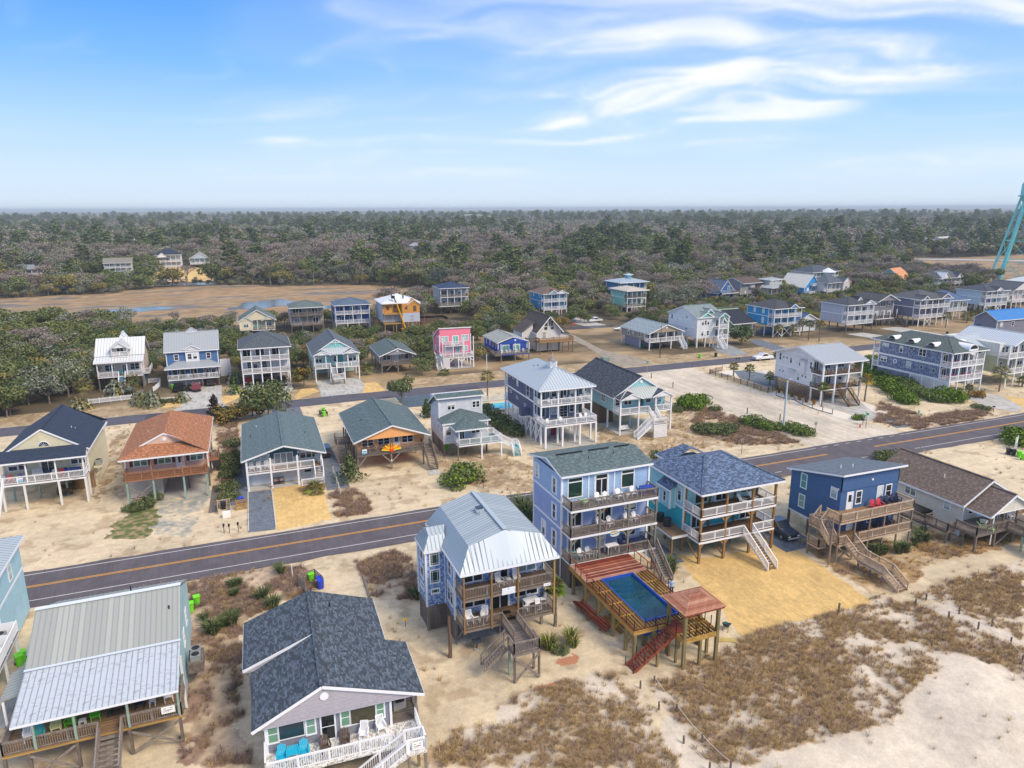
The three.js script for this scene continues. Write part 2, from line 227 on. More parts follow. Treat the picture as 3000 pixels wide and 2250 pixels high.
// deck with rim, railing on chosen sides; gaps on the front: [[x0,x1]]
deck(x0,x1,z0,z1,y,{fl=pGrey,rim=WH,rh=.3,sides='flr',rail=this.rm,gaps=[],gl=[],gr=[],st='p',h=1,inset=.06}={}){
const d=this.tb('deck',x0,x1,y - .07,y,z0,z1,fl);const rb=(a,b,c,e)=>bx('rim_board',a,b,y - rh,y - .07,c,e,rim,d);rb(x0,x1,z1 - .06,z1);rb(x0,x1,z0,z0 + .06);rb(x0,x0 + .06,z0 + .06,z1 - .06);rb(x1 - .06,x1,z0 + .06,z1 - .06);
const i=inset,cut=(a,b,gp)=>{let s=[[a,b]];for(const[p,q]of gp)s=s.flatMap(([c,e])=>q<=c||p>=e?[[c,e]]:[[c,p],[q,e]].filter(v=>v[1]- v[0]>.15));return s;};
if(sides.includes('f'))for(const[a,b]of cut(x0 + i,x1 - i,gaps))this.rail([[a,y,z1 - i],[b,y,z1 - i]],rail,st,h);
if(sides.includes('l'))for(const[a,b]of cut(z0,z1 - i,gl))this.rail([[x0 + i,y,a],[x0 + i,y,b]],rail,st,h);
if(sides.includes('r'))for(const[a,b]of cut(z0,z1 - i,gr))this.rail([[x1 - i,y,a],[x1 - i,y,b]],rail,st,h);
if(sides.includes('b'))this.rail([[x0 + i,y,z0 + i],[x1 - i,y,z0 + i]],rail,st,h);return d;
}
rail(pts,mat=this.rm,st='p',h=1,cap){
const g=new GB(),k=new GB(),sp=this.far?.2:.15,pw=this.far?.055:.036;
for(let s=0;s<pts.length - 1;s++){
const p=pts[s],q=pts[s + 1],L=hypot(q[0]- p[0],q[2]- p[2]),at=t=>[lerp(p[0],q[0],t),lerp(p[1],q[1],t),lerp(p[2],q[2],t)],up=(a,v)=>[a[0],a[1]+ v,a[2]];
g.bar(up(p,h),up(q,h),.12,.05);if(st !=='h')g.bar(up(p,.1),up(q,.1),.05,.08);
if(st==='h')for(const v of[.22,.48,.74])g.bar(up(p,v),up(q,v),.04,.12);else if(st==='c')for(const v of[.25,.4,.55,.7,.85])k.bar(up(p,v),up(q,v),.015,.015);else{g.bar(up(p,h - .08),up(q,h - .08),.05,.08);const n=max(1,floor(L / sp));for(let i=0;i<n;i++){const a=at((i + .5)/ n);k.box(a[0]- pw / 2,a[0]+ pw / 2,a[1]+ .12,a[1]+ h - .06,a[2]- pw / 2,a[2]+ pw / 2,false);}}
const n=max(1,Math.round(L / 2));for(let i=0;i<=n;i++){const a=at(i / n),w=.055;g.box(a[0]- w,a[0]+ w,a[1],a[1]+ h + .04,a[2]- w,a[2]+ w);}
}
const m=mesh('railing',g.geo(),mat,this.g);if(k.i.length)tag(mesh('balusters',k.geo(),mat,this.g===this.root?m:this.g),null,null,null,'stuff');return m;
}
posts(xs,zs,y0,y1,mat=wGrey,s=.22){for(const x of xs)for(const z of zs)this.b('post',x - s / 2,x + s / 2,y0,y1,z - s / 2,z + s / 2,mat);}
brace(x0,y0,z0,x1,y1,z1,mat=wGrey,cross=false){this.beam([x0,y0,z0],[x1,y1,z1],.06,.2,mat,'brace');if(cross)this.beam([x0 + (z0 !==z1?.07:0),y1,z0 + (x0 !==x1?.07:0)],[x1 + (z0 !==z1?.07:0),y0,z1 + (x0 !==x1?.07:0)],.06,.2,mat,'brace');}
stairs(x,z,y,dir,run,w=1.2,{y1=0,mat=wGrey,tread=mat,rail=mat,rails='lr',str=mat}={}){// (x, z): middle of the top edge
const D={f:[0,1],b:[0,-1],l:[-1,0],r:[1,0]}[dir],S=[D[1],-D[0]],n=max(2,Math.round((y - y1)/ .19)),at=(t,s,yy)=>[x + D[0]*run*t + S[0]*s,yy,z + D[1]*run*t + S[1]*s];
const root=new THREE.Group();root.name='stairs';this.g.add(root);const G=this.g;this.g=root;
for(let i=1;i<n;i++){const a=at((i - .5)/ n,-w / 2,0),b=at((i + .5)/ n,w / 2,0),yy=y -(y - y1)*i / n;bx('tread',min(a[0],b[0]),max(a[0],b[0]),yy - .05,yy,min(a[2],b[2]),max(a[2],b[2]),tread,root);}
for(const s of[-1,1])this.beam(at(0,s*(w / 2 + .03),y - .22),at(1,s*(w / 2 + .03),y1 - .02 + .1),.05,.28,str,'stringer');
for(const s of[-1,1])if(rails.includes(s<0?'l':'r'))this.rail([at(0,s*(w / 2 + .06),y),at(1,s*(w / 2 + .06),y1 + .05)],rail);
this.g=G;
}
lattice(x0,x1,y0,y1,z,mat,axis='f',gap=.16){for(let y=y0;y<y1 - .05;y +=gap){if(axis==='f')this.b('slat',x0,x1,y,y + gap*.72,z - .02,z + .02,mat);else this.b('slat',z - .02,z + .02,y,y + gap*.72,x0,x1,mat);}}
ac(x,y,z){const u=new THREE.Group();u.name='condenser';u.position.set(x,y,z);this.g.add(u);const b=mesh('casing',UB,paint(0x8d9394),u);b.position.y=.4;b.scale.set(.8,.8,.8);const f=mesh('fan_grille',UC,dark,u);f.position.y=.81;f.scale.set(.66,.03,.66);}
vent(x,y,z,mat=dark,h=.35,r=.1){const m=mesh('roof_vent',UC8,mat,this.g);m.position.set(x,y + h / 2,z);m.scale.set(r,h,r);}
}
// ---------- ground, roads, paving ----------
const SIGNS=[];
const PN=(x,y,h)=>P(x*2212 / 3000,y*2212 / 3000,h),Z1=1 / 1;
const zm=(ox,oy,s)=>(x,y,h)=>PN(ox + x / s,oy + y / s,h);
const inPoly=(p,x,z)=>{let c=false;for(let i=0,j=p.length - 1;i<p.length;j=i++){const[a,b]=p[i],[d,e]=p[j];if((b>z)!==(e>z)&&x<(d - a)*(z - b)/(e - b)+ a)c=!c;}return c;};
const bb=p=>[min(...p.map(q=>q[0]))- 3,max(...p.map(q=>q[0]))+ 3,min(...p.map(q=>q[1]))- 3,max(...p.map(q=>q[1]))+ 3];
const areas=[];
const area=(k,pts,rot)=>{const p=pts.map(q=>P(q[0],q[1]));areas.push({k,p,b:bb(p)});return p;};
area('dry',[[930,975],[1080,985],[1160,1010],[1150,1064],[1060,1055],[950,1035]]);area('dry',[[1290,900],[1440,930],[1560,960],[1450,985],[1290,990]]);area('dry',[[1440,870],[1560,855],[1760,935],[1720,958],[1560,965],[1430,945]]);
area('scrub',[[1480,885],[1545,872],[1660,905],[1765,935],[1740,955],[1600,962],[1500,935]]);area('scrub',[[1895,868],[2000,898],[2142,880],[2130,903],[1990,928],[1890,912]]);
area('scrub',[[408,1266],[470,1238],[640,1222],[690,1262],[640,1290],[520,1340],[520,1600],[560,1659],[400,1659],[400,1400]]);area('scrub',[[765,1215],[850,1188],[904,1215],[905,1290],[830,1300],[795,1270]]);
area('dune',[[915,1659],[925,1610],[1050,1560],[1130,1500],[1230,1462],[1330,1460],[1385,1510],[1470,1659]]);area('dune',[[1400,1490],[1470,1450],[1580,1400],[1640,1345],[1720,1330],[1890,1290],[1960,1300],[2212,1400],[2212,1450],[2060,1410],[1960,1490],[1900,1560],[1700,1610],[1600,1645],[1540,1640]]);area('dune',[[1975,1285],[2212,1210],[2212,1375]]);
area('tan',[[1690,1160],[1750,1190],[1800,1230],[1890,1290],[1960,1272],[2010,1215],[2212,1175],[2212,1100],[2100,1130],[1960,1165],[1800,1170]]);area('scrub',[[712,1062],[760,1050],[800,1085],[790,1110],[722,1115]]);area('dry',[[240,950],[275,925],[262,1000],[215,1080],[200,1100]]);area('scrub',[[470,900],[515,900],[500,1080],[470,1100]]);
area('green',[[275,1105],[340,1088],[345,1120],[320,1160],[215,1168]]);area('blue',[[345,1065],[455,1050],[440,1110],[400,1160],[335,1150]]);
area('straw',[[590,1050],[690,1040],[718,1121],[598,1147]]);area('straw',[[1450,1195],[1500,1250],[1545,1300],[1600,1372],[1885,1300],[1690,1166],[1640,1185],[1520,1205]]);
area('straw',[[245,848],[330,830],[362,850],[250,864]]);area('straw',[[350,882],[412,872],[425,852],[370,858]]);area('straw',[[470,855],[510,830],[535,850],[475,878]]);area('straw',[[636,858],[660,828],[690,845],[640,864]]);area('straw',[[770,832],[800,815],[835,845],[785,858]]);area('straw',[[1890,800],[1960,760],[2000,790],[1930,815]]);area('straw',[[2110,850],[2212,860],[2212,885],[2160,872]]);
area('clay',[[1205,1432],[1236,1418],[1248,1434],[1212,1446]]);area('clay',[[1160,1484],[1200,1472],[1205,1488],[1160,1494]]);area('tan',[[250,1265],[420,1250],[400,1300],[300,1330]]);
areas.push({k:'lot',p:[[91,-88],[112,-88],[109,-118],[109,-150],[90,-150]],b:[85,118,-153,-84]});
const PAL={sand:[212,195,163],beach:[213,201,182],dry:[166,144,114],scrub:[148,121,102],dune:[196,176,144],tan:[163,133,92],green:[92,106,52],blue:[150,155,152],straw:[216,182,118],clay:[190,132,98],lot:[204,193,174],yard:[160,138,104],wood:[96,84,62],marsh:[158,130,94],mud:[120,112,104]};
for(const k in PAL)PAL[k]=PAL[k].map(v=>v / 255);
function classAt(x,z){const jx=(fbm(x*.9,z*.9,3)- .5)*2.2,jz=(fbm(x*.9 + 40,z*.9 + 7,3)- .5)*2.2;let k=null;for(const a of areas)if(x>a.b[0]&&x<a.b[1]&&z>a.b[2]&&z<a.b[3]&&inPoly(a.p,x + (a.k==='straw'?jx*.25:jx),z + (a.k==='straw'?jz*.25:jz)))k=a.k;return k;}
const duneN=(x,z)=>.42*fbm(x*.3 + 2,z*.3,3)+ .34*fbm(x*1.1,z*1.1,3)+ .24*fbm(x*3.1,z*3.1,2);
function hgt(x,z){let d=ss(-60,-44,z)*(1 - .0);if(z<-60)return 0;const n=fbm(x*.13 + 5,z*.13,3)- .5,m=fbm(x*.6,z*.6,2)- .5;let y=d*(n*1.1 + m*.3);const down=x>25?ss(-40,-24,z):0;return y - down*1.4;}
{
const X0=-85,X1=175,ZA=-165,ZB=-22,W=2048,Hh=1126;
const t=tex(W,Hh,(i,j)=>{
const x=X0 + (i + .5)/ W*(X1 - X0),z=ZB -(j + .5)/ Hh*(ZB - ZA);let k=classAt(x,z);const n=fbm(x*.22,z*.22,4),f=fbm(x*1.7,z*1.7,3),g=hsh(i,j),tr=fbm(x*.12,z*1.5,3);
if(!k){if(z<-156)k='yard';else if(x>28&&z>-46 + (x - 60)*-.12 + n*4)k='beach';else k='sand';}
let c=PAL[k],v=1 + (n - .5)*.18 + (f - .5)*.14 + (g - .5)*.08;
if(k==='sand'){v +=(tr - .5)*.12;const q=ss(.56,.72,fbm(x*.5 + 30,z*.5,4));c=c.map((a,m)=>lerp(a,PAL.dry[m],q*.55));}
if(k==='dune'){const q=ss(.36,.62,duneN(x,z));c=c.map((a,m)=>lerp(PAL.beach[m],[.70,.60,.46][m],q));}
if(k==='scrub'||k==='tan'||k==='dry'||k==='yard'){const q=ss(.42,.62,fbm(x*.55 + 9,z*.55,4));c=c.map((a,m)=>lerp(a,PAL.sand[m],q*(k==='yard'?.35:.6)));v +=(f - .5)*.25;}
if(k==='straw')v +=(fbm(x*6,z*.7,2)- .5)*.12 + (hsh(floor(x*4),floor(z*9))- .5)*.07;if(k==='blue'){const q=ss(.25,.75,n*.5 + f*.5);c=c.map((a,m)=>lerp(a,PAL.sand[m],q));}if(k==='lot')v +=(fbm(x*.8,z*.12,3)- .5)*.2;if(k==='green'){const q=ss(.3,.8,f);c=c.map((a,m)=>lerp(a,PAL.dry[m],q));}
return c.map(a=>a*v);
},true);
t.wrapS=t.wrapT=THREE.ClampToEdgeWrapping;const NX=260,NZ=143,g=new THREE.PlaneGeometry(1,1,NX,NZ),p=g.attributes.position;g.setAttribute('uv',g.attributes.uv.clone());
for(let i=0;i<p.count;i++){const u=p.getX(i)+ .5,v=p.getY(i)+ .5,x=lerp(X0,X1,u),z=lerp(ZB,ZA,v);p.setXYZ(i,x,hgt(x,z)- .02,z);g.attributes.uv.setXY(i,u,v);}g.computeVertexNormals();
const m=S({map:t,roughness:.96,bumpMap:rep(tex(256,256,(i,j)=>fbm(i / 5,j / 5,3)*.6 + hsh(i,j)*.4),90,50),bumpScale:.05});m.name='sandy ground';tag(mesh('ground',g,m),'sandy ground with dry grass around the houses','ground',null,'structure');
}
{// wider land: woods floor, marsh, then plain to the skyline
const X0=-420,X1=760,ZA=-760,ZB=-150,W=1024,Hh=768;const wl=[[-420,-285],[-90,-290],[-60,-288],[0,-268],[60,-285],[130,-330],[60,-400],[45,-398],[-20,-428],[-60,-400],[-100,-395],[-420,-400]],w2=[[385,-262],[520,-290],[700,-330],[700,-420],[500,-408],[430,-402],[400,-330]],pond=[[-58,-333],[-32,-322],[-20,-330],[-30,-340],[-45,-336]],p2=[[-2,-316],[14,-312],[30,-328],[22,-346],[8,-338]];
const t=tex(W,Hh,(i,j)=>{const x=lerp(X0,X1,(i + .5)/ W),z=lerp(ZB,ZA,(j + .5)/ Hh),n=fbm(x*.03,z*.06,4),f=fbm(x*.3,z*.3,3),jx=(n - .5)*30,jz=(fbm(x*.05 + 9,z*.05,3)- .5)*18;let c=PAL.wood;if(inPoly(wl,x + jx,z + jz)||inPoly(w2,x + jx,z + jz)){c=PAL.marsh;const q=ss(.45,.7,fbm(x*.02,z*.12,4));c=c.map((a,m)=>lerp(a,[.60,.52,.40][m],q));const s=ss(.62,.68,fbm(x*.04 + 3,z*.11,3));c=c.map((a,m)=>lerp(a,PAL.mud[m],s));}else if(z>-215&&x<330)c=PAL.yard.map((a,m)=>lerp(a,PAL.wood[m],ss(.45,.65,n)));else if(x>-44&&x<-2&&z<-450&&z>-570)c=PAL.straw;return c.map(a=>a*(1 + (f - .5)*.4));},true);t.wrapS=t.wrapT=THREE.ClampToEdgeWrapping;
const g=new GB();g.quad([X0,-.06,ZB],[X1,-.06,ZB],[X1,-.06,ZA],[X0,-.06,ZA],[0,0,1,0,1,1,0,1]);const m=S({map:t,roughness:1});m.name='woods floor';tag(mesh('terrain',g.geo(),m),null,null,null,'structure');
const far=tex(256,256,(i,j)=>{const n=fbm(i / 14,j / 14,4);return[.36 + n*.12,.36 + n*.10,.28 + n*.08];},true),g2=new GB();for(const[a,b,c,d]of[[-14000,14000,-160,-16000],[174.5,3000,200,-160],[-3000,-84.5,200,-160]])g2.quad([a,-.3,c],[b,-.3,c],[b,-.3,d],[a,-.3,d],[a / 350,-c / 350,b / 350,-c / 350,b / 350,-d / 350,a / 350,-d / 350]);const m2=S({map:far,roughness:1});m2.name='far land';tag(mesh('far_terrain',g2.geo(),m2),null,null,null,'structure');
const wm=new THREE.MeshPhysicalMaterial({color:0x6d757c,roughness:.12,ior:1.33});wm.name='creek water';const water=(pts)=>{const s=new THREE.Shape(pts.map(q=>new THREE.Vector2(q[0],-q[1]))),gg=new THREE.ShapeGeometry(s);gg.rotateX(-PI / 2);const o=mesh('creek_water',gg,wm);o.position.y=-.02;tag(o,null,null,null,'structure');};
const wob=(pts,n=5)=>{const o=[];pts.forEach((p,i)=>{const q=pts[(i + 1)% pts.length];for(let k=0;k<n;k++){const t=k / n;o.push([lerp(p[0],q[0],t)+ (hsh(i*9 + k,3)- .5)*4,lerp(p[1],q[1],t)+ (hsh(i*9 + k,7)- .5)*3]);}});return o;};
water(wob(pond));water(wob(p2));water(wob([[-30,-432],[40,-418],[40,-424],[-30,-446],[-90,-450],[-90,-440]]));water(wob([[30,-300],[46,-303],[44,-312],[26,-312]]));water(wob([[-100,-345],[-84,-345],[-84,-350],[-104,-350]]));
}
function sheet(name,pts,y,mat,tile=1){const s=new THREE.Shape(pts.map(q=>new THREE.Vector2(q[0],-q[1]))),g=new THREE.ShapeGeometry(s);g.rotateX(-PI / 2);const o=mesh(name,g,mat);o.position.y=y;return tag(o,null,null,null,'structure');}
const rect=(x0,x1,z0,z1)=>[[x0,z0],[x1,z0],[x1,z1],[x0,z1]];
{
const wob=(z,s,a)=>{const o=[];for(let x=-220;x<=620;x +=3)o.push([x,z + (vn(x*.4,s)- .5)*a]);return o;};
sheet('road',[...wob(-79.7,3,.5),...wob(-88.75,8,.4).reverse()],.012,mk('road asphalt',()=>S({color:0xc8c5c7,roughness:.93,map:rep(asphC,.1,.1),bumpMap:rep(asphC,.1,.1),bumpScale:.01})));
const o2=[];for(let x=-200;x<=228;x +=3)o2.push(x);sheet('street',[...o2.map(x=>[x,-149.3 + (vn(x*.4,3)- .5)*.4]),...o2.map(x=>[x,-155.6 + (vn(x*.4,9)- .5)*.4]).reverse()],.010,mk('street asphalt',()=>S({color:0xbcc0cc,roughness:.93,map:rep(asphC,.1,.1)})));
const patch=mk('newer asphalt',()=>S({color:0xa3a6b2,roughness:.93,map:rep(asphC,.1,.1)}));sheet('street_patch',rect(-17.5,-6.5,-149.6,-155.3),.014,patch);sheet('street_patch',rect(44,52,-149.6,-152.4),.014,patch);
const lw=mk('worn white marking',()=>S({color:0xd9d7d4,roughness:.8,map:rep(stainC,.5,.5)})),ly=mk('worn yellow marking',()=>S({color:0xe0a03c,roughness:.8,map:rep(stainC,.5,.5)}));
const mark=(x0,x1,z,m,w=.12)=>sheet('road_marking',rect(x0,x1,z - w / 2,z + w / 2),.018,m);
mark(-220,91,-87.93,lw);mark(112,620,-87.93,lw);for(let x=92.5;x<112;x +=2.6)mark(x,x + 1.1,-87.93,lw);mark(-220,75,-81.45,lw);mark(108,620,-81.45,lw);for(let x=76.5;x<108;x +=3)mark(x,x + 1.3,-81.45,lw);
mark(-220,90.5,-84.72,ly,.13);mark(-220,90.5,-84.98,ly,.13);mark(101,620,-84.72,ly,.13);mark(101,620,-84.98,ly,.13);
const seal=paint(0x4a4750,.95);for(let i=0;i<26;i++){const x=-60 + i*7.3 + hsh(i,1)*4,g=new GB();let z=-79.9,xx=x;while(z>-88.4){const nx=xx + (hsh(i,floor(z*9))- .5)*.5,nz=z - .7;g.quad([xx,0,z],[xx + .035,0,z],[nx + .035,0,nz],[nx,0,nz]);xx=nx;z=nz;}const o=mesh('road_crack',g.geo(),seal);o.position.y=.016;tag(o,null,null,null,'structure');}
const L=zm(1900,950,3.16),Mz=zm(2400,900,3.687),Jz=zm(600,1130,3.16),Q=zm(1900,760,3.687);
sheet('driveway',[Jz(405,985),Jz(612,960),Jz(655,1330),Jz(400,1360)],.008,gravel);sheet('driveway',rect(10.9,14.2,-122,-100.5),.008,gravel);sheet('driveway',rect(-2.6,.1,-121,-100),.006,gravel);sheet('driveway',rect(6.2,11.8,-149.2,-122.5),.007,gravel);
sheet('driveway',rect(43.3,46.6,-79.6,-62.6),.006,gravel);sheet('driveway',rect(59.2,64.4,-79.6,-60),.006,gravel);
sheet('driveway',[[-11.5,-176],[-3.2,-176],[-3.4,-160],[-2.2,-155.7],[-13,-155.7],[-11.2,-160]],.012,concrete);sheet('driveway',[[17.6,-172],[27.6,-172],[28,-164],[26,-155.8],[17,-155.8],[17.5,-163]],.012,concrete);sheet('driveway',[[1.5,-175],[12,-175],[12,-166],[9,-155.8],[2,-155.8]],.011,concrete);
sheet('driveway',[Q(650,930),Q(830,905),Q(960,960),Q(1080,1020),Q(900,1045),Q(740,990)],.012,mk('grey concrete',()=>S({color:0xc9d2da,roughness:.85,map:rep(concC,.12,.12)})));sheet('driveway',[Q(1080,880),Q(1190,860),Q(1520,970),Q(1380,990),Q(1180,930)],.012,gravel);
sheet('driveway',[L(1500,690),L(1720,660),L(1940,700),L(2060,800),L(2130,840),L(2212,870),L(2040,895),L(1830,815),L(1600,760)],.012,concrete);sheet('gravel_bed',[L(1105,640),L(1190,625),L(1500,700),L(1600,762),L(1830,822),L(2040,897),L(1940,912),L(1700,850),L(1400,745)],.008,paint(0xddd6c8,.95));sheet('gravel_bed',[L(1940,700),L(2212,800),L(2212,868),L(2060,800)],.008,paint(0xddd6c8,.95));sheet('gravel_bed',[L(600,450),L(720,430),L(1080,430),L(1200,470),L(1200,500),L(840,490)],.008,paint(0xddd6c8,.95));sheet('driveway',[L(790,435),L(880,425),L(1200,480),L(1200,575),L(1100,580),L(840,495)],.012,gravel);
sheet('driveway',[Mz(680,1230),Mz(800,1205),Mz(1020,1285),Mz(830,1305)],.008,gravel);sheet('driveway',[Mz(1530,950),Mz(1760,920),Mz(1980,960),Mz(2212,1090),Mz(2130,1130),Mz(1800,1080)],.012,concrete);sheet('driveway',rect(-20.6,-18.1,-79.6,-60),.01,concrete);sheet('driveway',rect(32,40,-149.2,-140),.006,mk('blue gravel',()=>S({color:0xc9dfe6,roughness:.95,map:rep(gravC,.22,.22)})));
sheet('driveway',[[186,-172],[193,-172],[197,-156.2],[188,-156.2]],.012,concrete);sheet('driveway',[[205,-176],[214,-176],[214,-156.2],[206,-156.2]],.012,concrete);sheet('driveway',[[112,-242],[121,-242],[124,-214],[116,-214]],.012,concrete);
const pv=mk('sand track',()=>S({color:0xd8cdbd,roughness:.97,map:rep(concC,.09,.09)})),Pz=zm(1350,750,3.403);sheet('sand_track',[Pz(1060,770),Pz(1130,790),Pz(1420,940),Pz(1880,1040),Pz(1880,1075),Pz(1640,1105),Pz(1480,1060),Pz(1250,900),Pz(1090,830)],.006,pv);sheet('sand_track',[Pz(310,530),Pz(420,540),Pz(540,610),Pz(530,630),Pz(330,570)],.006,pv);sheet('road',[Pz(1080,705),Pz(1540,685),Pz(1540,705),Pz(1100,735)],.012,patch);sheet('street',[[286,-206],[330,-214],[330,-226],[286,-216]],.012,patch);
sheet('causeway_road',[[430,-470],[640,-300],[652,-312],[440,-486]],.05,mk('pale road',()=>S({color:0xb9b4ad,roughness:.9})));
const dirt=mk('bare earth',()=>S({color:0x7d5a48,roughness:1,map:rep(concC,.1,.1)})),Oz=zm(850,800,3.403);sheet('bare_earth',[Oz(1280,450),Oz(1540,440),Oz(1570,470),Oz(1530,580),Oz(1420,570),Oz(1290,490)],.01,dirt);sheet('driveway',[Oz(1210,600),Oz(1340,620),Oz(1450,680),Oz(1290,680)],.008,pv);
}
// ---------- houses on the sea side of the road ----------
// pale blue house with ribbed metal roof
{
const h=new House('pale aqua house with long grey ribbed metal roof and whiter porch roof',-17.0,-53.0);const W=10.7,wl=lap(0xb9dbe2);
h.wall(.1,W,.2,5.0,-16.6,-3.9,wl);h.tri([[W,5,-3.9],[W,7.75,-10.3],[W,5.1,-16.6]],wl,.1,1,'x');h.tri([[.1,5,-3.9],[.1,7.75,-10.3],[.1,5.1,-16.6]],wl,-.1,1,'x');
const g1=metal(0xa9aca4,.5),g2=metal(0xb4b7ae,.5),wp=mk('weathered white roof metal',()=>S({color:0xc6ced6,roughness:.6,metalness:.1,map:rep(stainC,.3,.3)}));
h.slope([[-.1,5.75,-5.0],[W + .05,5.75,-5.0],[W + .05,8.05,-10.3],[-.1,8.05,-10.3]],[g1,g2,g1],.41);
h.slope([[-.1,8.05,-10.3],[W + .05,8.05,-10.3],[W + .05,5.1,-17],[-.1,5.1,-17]],[g2,g1],.41);
h.slope([[-.1,4.68,.15],[W + .05,4.68,.15],[W + .05,5.7,-5.05],[-.1,5.7,-5.05]],wp,.41);
h.beam([-.15,8.1,-10.3],[W + .1,8.1,-10.3],.42,.07,paint(0xdde4ec,.4),'ridge_cap');h.beam([-.15,5.8,-5.0],[W + .1,5.8,-5.0],.2,.07,paint(0xd3dde8,.4),'flashing');
h.beam([-.1,4.56,.17],[W + .05,4.56,.17],.06,.14,WH,'fascia');h.vent(6.6,7.2,-12.3,dark,.5,.12);h.vent(9.9,7.0,-8.1,dark,.4,.12);
h.deck(-.9,W + .1,-3.9,0,2.4,{fl:pTan,rim:wNew,rail:wGrey,rh:.26,gaps:[[5.2,6.7]]});
h.posts([-.8,.7,3.7,7.15,10.6],[-.06],0,2.1,wGrey2);h.posts([1.2,3.75,7.2,10.62],[.02],2.4,4.6,green,.16);h.posts([-.5,3.5,7,10.4],[-3.6,-8,-12,-16],0,2.1,wGrey2);
h.brace(7.3,.2,.1,10.5,2.0,.1,wGrey,true);h.brace(.8,.2,.1,3.6,2.0,.1,wGrey,true);
h.stairs(5.95,0,2.4,'f',3.2,1.4,{y1:.75});h.deck(5.0,6.9,3.2,4.9,.75,{fl:pGrey,rim:wGrey,rail:wGrey,sides:'lr'});h.stairs(4.95,4.0,.75,'l',1.4,1.5);
h.door('f',-3.9,5.5,2.4);h.win('f',-3.9,[[2.2,3.2,1.6,1.2,'2'],[8.2,3.2,1.6,1.2,'2']]);
h.win('r',W,[[-8.5,3.3,.8,1.2],[-12,3.3,.8,1.2]]);
const t=h.b('equipment_box',W + .25,W + 1.45,1.6,2.5,-8.6,-6.3,wGrey2);h.ac(W + .85,2.2,-7.0);h.ac(W + .85,2.2,-7.95);h.brace(W + 1.4,1.6,-7.4,W + .1,.2,-7.4);
h.slope([[-1.9,3.9,-4.6],[-.15,4.3,-4.6],[-.15,4.3,-8.4],[-1.9,3.9,-8.4]],g1,.41);h.posts([-1.75],[-4.75,-8.2],0,3.75,WH,.16);h.deck(-1.9,-.05,-8.4,-4.6,.6,{fl:pGrey,rim:wGrey,sides:'l',rail:wGrey});
h.b('wall_sign',9.4,10.35,2.85,3.42,.04,.09,paint(0xf0ece4));
SIGNS.push([h.g,9.875,3.135,.115,.9,.52,0,'rental']);
}
// sliver of the next house west
{
const h=new House('light blue house wall and white equipment deck west of the ribbed metal roof',-30.7,-70,0);const wl=lap(0xb4dcea);
h.wall(0,8.9,.3,8.2,-9,0,wl);h.hip(0,8.9,8.2,10,-9,0,metal(0xb9c4cb),{seam:.5});h.b('band_board',8.9,8.94,4.9,5.15,-9,0,WH);h.band(0,8.9,5.0,0);
h.deck(5.6,10.2,0,10,2.9,{fl:pGrey,rim:WH,sides:'fr'});h.posts([10],[.4,4,7,9.8],0,2.6,WH,.2);for(const z of[1.4,3.6,5.6]){h.ac(9.2,2.9,z);h.b('screen_wall',8.4,10.1,2.9,4.1,z - 1.02,z - .96,WH);}h.win('r',8.9,[[-5,5.8,.9,1.3]]);
}
